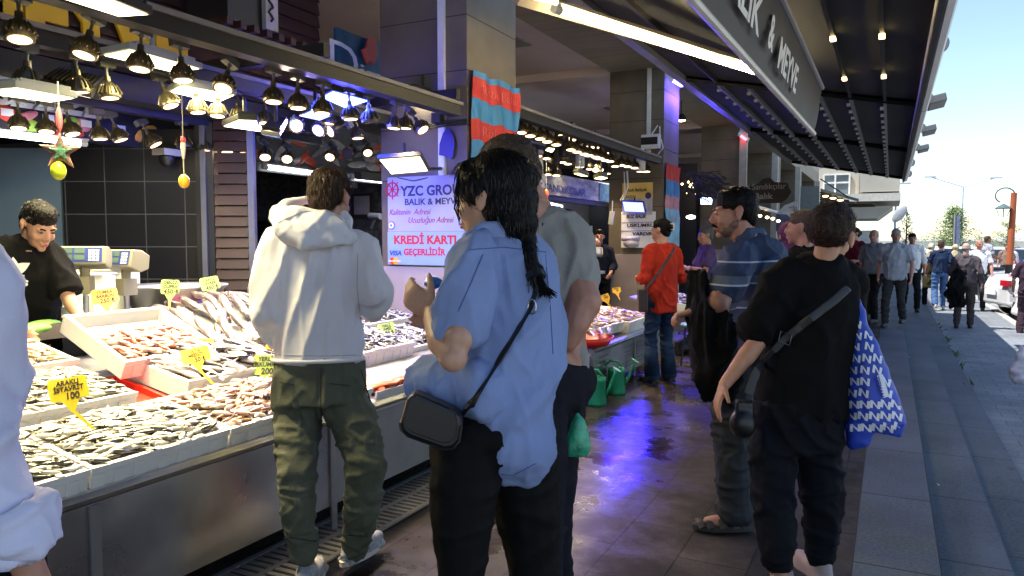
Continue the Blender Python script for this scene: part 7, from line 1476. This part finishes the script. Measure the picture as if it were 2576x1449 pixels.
bv = bvh_of(bag); WN = mat('white bag print', (.72, .72, .78), .5, 0, .03); mb = MB()
def stamp(mb, poly, bv, lift=.004, org=Vector((0, 0, CH))):
    """lay a flat mark onto the surface seen at those places (measured once from the photograph)"""
    V = []
    for p in poly:
        d_ = (p-org).normalized(); h = bv.ray_cast(org, d_, 6)
        if h[0] is None: return
        V.append(h[0]-d_*lift)
    mb.add(V, [tuple(range(len(V)))])
rr = random.Random(2)
def lerpL(y):
    for (x0, y0, h0, _), (x1, y1, h1, _) in zip(L_, L_[1:]):
        if y0 <= y <= y1: f = (y-y0)/(y1-y0); return x0+(x1-x0)*f, h0+(h1-h0)*f
    return L_[-1][0], L_[-1][2]
y = 815
while y < 1088:
    cx, hw = lerpL(y); n_ = max(1, int(hw*2/25)); w_ = 7.+.3*(y-815)/27; hh = 9.5
    for i in range(n_):
        x = cx-hw+(i+.5)*2*hw/n_+(5 if int(y/27) % 2 else -3); tl = .25+.2*(x-cx)/max(hw, 1)+rr.uniform(-.12, .12)
        if x > cx+hw*.1 and x < cx+hw*.45 and 940 < y < 1010: continue
        def q(u, v): return at(x+w_*u-tl*v*hh*.4, y+hh*v+tl*u*w_, d=dB)
        for pa, pb_ in (((-1, 1), (-1, -1)), ((-1, -1), (1, 1)), ((1, 1), (1, -1))):
            k_ = .38; dx = k_ if pa[0] == pb_[0] else k_*.75; steps = [(pa[0]+(pb_[0]-pa[0])*f, pa[1]+(pb_[1]-pa[1])*f) for f in (0, .5, 1)]
            for (u0, v0), (u1, v1) in zip(steps, steps[1:]): stamp(mb, [q(u0-dx, v0), q(u0+dx, v0), q(u1+dx, v1), q(u1-dx, v1)], bv)
    y += 29
mb.obj('letter_print', WN, t)
mb = MB(); [stamp(mb, [at(2206+dx+4*j, 945+14*j, d=dB), at(2221+dx+4*j, 941+14*j, d=dB), at(2225+dx+4*j, 955+14*j, d=dB), at(2210+dx+4*j, 959+14*j, d=dB)], bv, .007) for j, dx in enumerate((0, 0, 0, 0))]; mb.obj('name_patch', WN, t)
h = bv.ray_cast(Vector((0, 0, CH)), (at(2214, 974, d=dB)-Vector((0, 0, CH))).normalized(), 6)[0]
if h is not None:
    v = camdir(h); rgt = Z.cross(v).normalized(); dn = (rgt*.26-Z*.96).normalized(); ttext('ZEEMAN', .017, mat('patch letters', (.02, .03, .3), .5), t, h+v*.016-dn*.043-rgt*.006, dn, v.cross(dn), fit=.085, bold=.0008, ext=.0004)
# ---------------------------------------------------------------- 6 woman in red
RD = cloth('red cotton', (.42, .03, .015), .8, .1, 6, 150); JN = cloth('blue denim', (.015, .032, .075), .8, .3, 6, 180); t, J, s, hM = gperson((-2.06, 7.42, 0), 1.67, R(58), 'woman in long red shirt and flared jeans with a hair claw at the second stall', RD, JN, SK1, 'short', HB, arms=('bent', 'bent'), sleeve=1.75, hem=.16, hturn=.35, hpitch=.1, vox=.011, wide=1.02, depth=1.1)
MB().tube([hM @ Vector((-.02, -.135, .03)), hM @ Vector((.02, -.135, .03))], .012, 6).box(hM @ Vector((0, -.13, .03)), (.05, .03, .07), Matrix.Rotation(R(58), 3, 'Z')).obj('hair_claw', mat('cream claw', (.6, .5, .38), .4), t)
mb = MB(); put_e(mb, hM, (0, -.1, .03), (.055, .05, .06)); mb.obj('hair_bun', HB, t, smooth=True)
for k in 'LR': limb(MB(), [J['kn'+k], J['an'+k]], [.06, .08]).obj('flare', JN, t, smooth=True)
o = thing('shoulder_bag', 'slim dark brown shoulder bag at the left hip of the woman in red', 'bag', P_(1617, 750, 7.4)); MB().box(P_(1616, 755, 7.35), (.09, .16, .22), Matrix.Rotation(.4, 3, 'Z')).obj('bag_body', mat('brown leather', (.035, .02, .02), .4), o, bevel=.01); MB().tube([P_(1622, 730, 7.25), P_(1655, 690, 7.22), P_(1688, 640, 7.25), P_(1698, 622, 7.4)], [(.014, .004)]*4, 6, side=Vector((-.7, 0, .7))).obj('strap', mat('brown leather', (.035, .02, .02)), o)
# ---------------------------------------------------------------- 7 others in the shade
gperson((-2.12, 9.75, .0), 1.63, R(118), 'grey haired seller in purple polo leaning with crossed arms behind the third counter', cloth('purple polo', (.09, .06, .17)), cloth('dark apron', (.03, .03, .04)), SK2, 'short', mat('salt pepper hair', (.07, .07, .07), .7), arms=('cross', 'cross'), hturn=.2, moust=HG)
gperson((-.73, 6.38, 0), 1.6, R(30), 'woman in purple headscarf behind the man in the polo', cloth('black coat', (.012, .012, .014)), BTR, SK1, 'scarf', arms=('front', 'front'), scarf=cloth('purple headscarf', (.085, .025, .08), .6, .1, 4), sleeve=1.8)
q_ = at(2022, 600, d=5.0); gperson((q_.x, q_.y, 0), 1.66, R(80), 'person with reddish face and black top glimpsed left of the brown haired head', BT, BTR, SK2, 'short', HSP, arms=('front', 'front'), sleeve=.8, hturn=.1)
q_ = at(1508, 600, d=11.6); gperson((q_.x, q_.y, 0), 1.62, R(200), 'seller in dark clothes inside the second stall by the column', cloth('navy overall', (.012, .015, .03)), BTR, SK2, 'short', HB, arms=('front', 'front'), sleeve=1.7)
# salesman
TS = cloth('black jersey', (.005, .005, .006), .8, .1, 6, 200); a = R(-112); rt, fw = axes(a)
t = thing('person', 'young dark haired salesman in black t-shirt with white three leaf logo behind the fish', 'person', P_(75, 900, 3.95)); t.location.z = .05
J = dict(neck=P_(68, 605, 4.0), chest=P_(58, 690, 4.02), waist=P_(62, 800, 4.1), pelvis=P_(62, 900, 4.15), shR=P_(-10, 640, 3.92), shL=P_(128, 645, 4.1), elR=P_(-30, 790, 3.85), wrR=P_(40, 830, 3.7), elL=P_(170, 745, 4.05), wrL=P_(208, 812, 3.95), hipR=P_(20, 960, 4.1), hipL=P_(90, 960, 4.2), knR=P_(20, 1130, 4.1), knL=P_(90, 1130, 4.2), anR=P_(20, 1290, 4.1), anL=P_(90, 1290, 4.2))
hM = headM(P_(98, 567, 3.95), R(-95), R(30), 0, 1.0); body(t, J, a, hM, skin('skin light tan', (.45, .25, .17)), .007, hands={'L': (J['wrL']-J['elL'], Vector((0, -1, 0)), 1, .3)})
face_parts(t, hM, HB); mb = MB(); hair_short(mb, hM); put_e(mb, hM, (0, .03, .095), (.065, .06, .035)); strands(part('hair', mb, HB, t, .007, 2, hairfn(.004, 60)), 900, .02, (.3, -.5, -.2), HL1)
ts = part('tee_shirt', shirt(MB(), J, a, 1.0, .95, 1., .95, .02, r=(.082, .078)), TS, t, .01, 3, folds(.012, 6, 3, 2, a)); part('trousers', trousers(MB(), J, a), BTR, t, .013, 2); shoes(t, J, a, mat('dark shoe', (.02, .02, .022), .5))
bv = bvh_of(ts); mb = MB(); LP = lambda x, y: at(x, y, d=3.8)
def leaf(cx, cy, ang, L1, W1):
    pts = []
    for k in range(9): u = k/8; pts.append((u*L1, W1*math.sin(math.pi*u**.8)))
    up = [(cx+p*math.cos(ang)-w*math.sin(ang), cy+p*math.sin(ang)+w*math.cos(ang)) for p, w in pts]; dn = [(cx+p*math.cos(ang)+w*math.sin(ang), cy+p*math.sin(ang)-w*math.cos(ang)) for p, w in pts]
    for k in range(8): stamp(mb, [LP(*up[k]), LP(*up[k+1]), LP(*dn[k+1]), LP(*dn[k])], bv, .006)
leaf(33, 688, R(-90), 42, 14); leaf(30, 686, R(-28), 52, 13); leaf(28, 688, R(-150), 46, 12)
for k in range(3): stamp(mb, [LP(5, 684+7*k), LP(62, 692+5*k), LP(62, 695+5*k), LP(5, 688+7*k)], bv, .007)
mb.obj('leaf_logo', LT, t)
h = bv.ray_cast(Vector((0, 0, CH)), (LP(30, 714)-Vector((0, 0, CH))).normalized(), 6)[0]
if h is not None: v = camdir(h); rgt = Z.cross(v).normalized(); e1 = (rgt-Z*.2).normalized(); ttext('adidas', .062, LT, t, h+v*.03-e1*.1, e1, v.cross(e1), fit=.17, bold=.002)
# ---------------------------------------------------------------- person cut by the left edge
LAV = cloth('pale lavender shirt', (.62, .62, .8), .75, .04, 4, 200, .15); a = R(35); rt, fw = axes(a)
J, s = stand(P_(-190, 1449, 1.5)*1, 1.78, a); base = P_(-170, 1400, 1.45); base.z = 0; J, s = stand(base, 1.78, a)
J['shR'] = P_(-240, 680, 1.42); J['elR'] = P_(-80, 1090, 1.38); J['wrR'] = P_(105, 1500, 1.42)
t = thing('person', 'person in pale lavender shirt with rolled sleeve cut off by the left edge', 'person', base); hM = headM(J['head'], a, .1, 0, s); body(t, J, a, hM, SK2, .009, s=s); mb = MB(); hair_short(mb, hM); part('hair', mb, HB, t, .009, 2, hairfn())
mb = shirt(MB(), J, a, s, .9, .9, .3, .05); limb(mb, [J['shR'], P_(-230, 820, 1.4), P_(-150, 950, 1.38), P_(-95, 1070, 1.38), P_(-48, 1200, 1.38), P_(18, 1320, 1.38)], [.085, .085, .085, .082, .076, .068])
part('shirt', mb, LAV, t, .009, 5, folds(.02, 4, 2.5, 11, a))
mb = MB(); mb.tube([P_(20, 1275, 1.38), P_(58, 1345, 1.385), P_(80, 1392, 1.39)], [.07, .068, .058], 18); part('rolled_cuff', mb, LAV, t, .007, 2, folds(.012, 9, 9, 4, a))
part('trousers', trousers(MB(), J, a, s), BTR, t, .013, 2); shoes(t, J, a, mat('dark shoe', (.02, .02, .022), .5), s)
# ---------------------------------------------------------------- far people
GS = cloth('pale blue grey shirt', (.33, .36, .42)); GP_ = cloth('dark grey trousers', (.035, .035, .04)); BK = cloth('black trousers far', (.015, .015, .018))
gperson((.08, 14.0, 0), 1.64, R(170), 'grey bearded man in pale blue grey short sleeved shirt walking towards the camera', GS, GP_, SK2, 'short', HG, step=.14, beard=HG, hem=.08, wide=1.05, depth=1.15, hturn=.3)
gperson((-.26, 14.6, 0), 1.64, R(150), 'bald stout man in grey polo shirt walking beside the bearded man', cloth('grey polo', (.2, .22, .25)), BK, SK2, 'bald', HG, step=-.12, depth=1.35, wide=1.06, hturn=.3, arms=('down', 'bent'))
gperson((-.6, 15.2, 0), 1.68, R(165), 'dark haired woman in dark red top and black vest left of the bald man', cloth('dark red top', (.12, .012, .025)), BK, SK1, 'bun', HB, step=.1, arms=('bent', 'bent'), hturn=-.6)
gperson((.42, 18.6, -.12), 1.72, R(185), 'man in bright white shirt and black trousers walking behind the bearded man', cloth('white shirt far', (.72, .73, .75)), BK, SK2, 'short', HB, step=-.18, sleeve=1.3, hem=.06)
gperson((1.12, 21.4, -.3), 1.75, R(8), 'man in navy t-shirt and blue jeans walking away into the sun', cloth('navy tee', (.02, .035, .08)), cloth('bright blue jeans', (.07, .14, .3)), SK2, 'short', HSP, step=.2, shoe=mat('pale shoe', (.5, .47, .42), .6))
gperson((.95, 22.4, -.3), 1.66, R(5), 'woman in long dark olive coat beside the man in navy', cloth('olive dark coat', (.05, .045, .02)), BTR, SK1, 'scarf', arms='down', scarf=cloth('pale scarf', (.5, .45, .36)), hem=.4, sleeve=1.8)
gperson((1.62, 24.2, -.3), 1.62, R(10), 'woman in beige headscarf and beige coat in the sun', cloth('beige coat', (.5, .38, .24)), BTR, SK1, 'scarf', arms=('down', 'down'), scarf=cloth('beige scarf', (.48, .4, .26)), hem=.3, sleeve=1.8)
gperson((1.35, 25.6, -.3), 1.65, R(5), 'person with pale head cloth seen between the navy t-shirt and the beige scarf', cloth('pale pink coat', (.5, .4, .38)), BTR, SK1, 'scarf', scarf=cloth('pale pink scarf', (.6, .5, .48)), sleeve=1.7)
gperson((1.34, 17.3, -.3), 1.7, R(-4), 'bald elderly man with a black jacket over his shoulder walking away', cloth('grey purple shirt', (.09, .075, .085)), cloth('brown grey trousers', (.06, .05, .05)), skin('skin pale', (.55, .33, .26)), 'bald', HG, step=.06, arms=('front', 'down'), wide=1.05, depth=1.1, sleeve=1.8)
t = thing('jacket', 'black jacket slung over the left shoulder of the elderly man', 'jacket', (1.2, 17.2, .9)); mb = MB(); mb.tube([P_(2418, 680, 14.7), P_(2408, 700, 14.6), P_(2402, 735, 14.55), P_(2408, 772, 14.6)], [(.07, .05), (.13, .07), (.17, .08), (.14, .06)], 14, side=Vector((1, 0, 0))); part('jacket_cloth', mb, BJ, t, .014, 2, folds(.03, 8, 3, 3, 0))
gperson((1.95, 21.6, -.3), 1.76, R(178), 'balding man in white t-shirt walking towards the camera in the sun', cloth('white tee far', (.75, .75, .76)), GP_, SK2, 'bald', HSP, step=.1, hturn=.3)
gperson((2.75, 28.2, -.15), 1.72, R(-60), 'man in patterned grey shirt sitting on the motorcycle', cloth('patterned grey shirt', (.35, .36, .42), .8, .5, 30), GP_, SK2, 'short', HSP, arms='front', sleeve=.9)
q_ = at(2582, 900, d=14.2); gperson((q_.x, q_.y, -.4), 1.7, R(-10), 'person in dark trousers mostly cut off by the right edge', cloth('dark plum top', (.05, .03, .05)), cloth('plum trousers', (.04, .025, .035)), SK2, 'short', HB, step=.1, arms='down')
gperson((3.9, 33.5, -.4), 1.7, R(170), 'person in brown top near the dark red car at the right edge', cloth('brown top', (.25, .17, .14)), GP_, SK2, 'short', HSP)
t = thing('plastic_bag', 'white translucent plastic bag with dark marks at the right edge', 'bag', at(2565, 930, d=7.5)); c = at(2566, 930, d=7.2); mb = MB(); mb.ell(c-Z*.02, (.1, .07, .13)); mb.tube([c+Z*.05, c+Z*.25], [.06, .015], 10); part('bag_film', mb, mat('milky film', (.42, .43, .52), .3, 0, .3, 14, .5, 50), t, .01, 1, lambda c, n: .02*noise.noise(c*18))
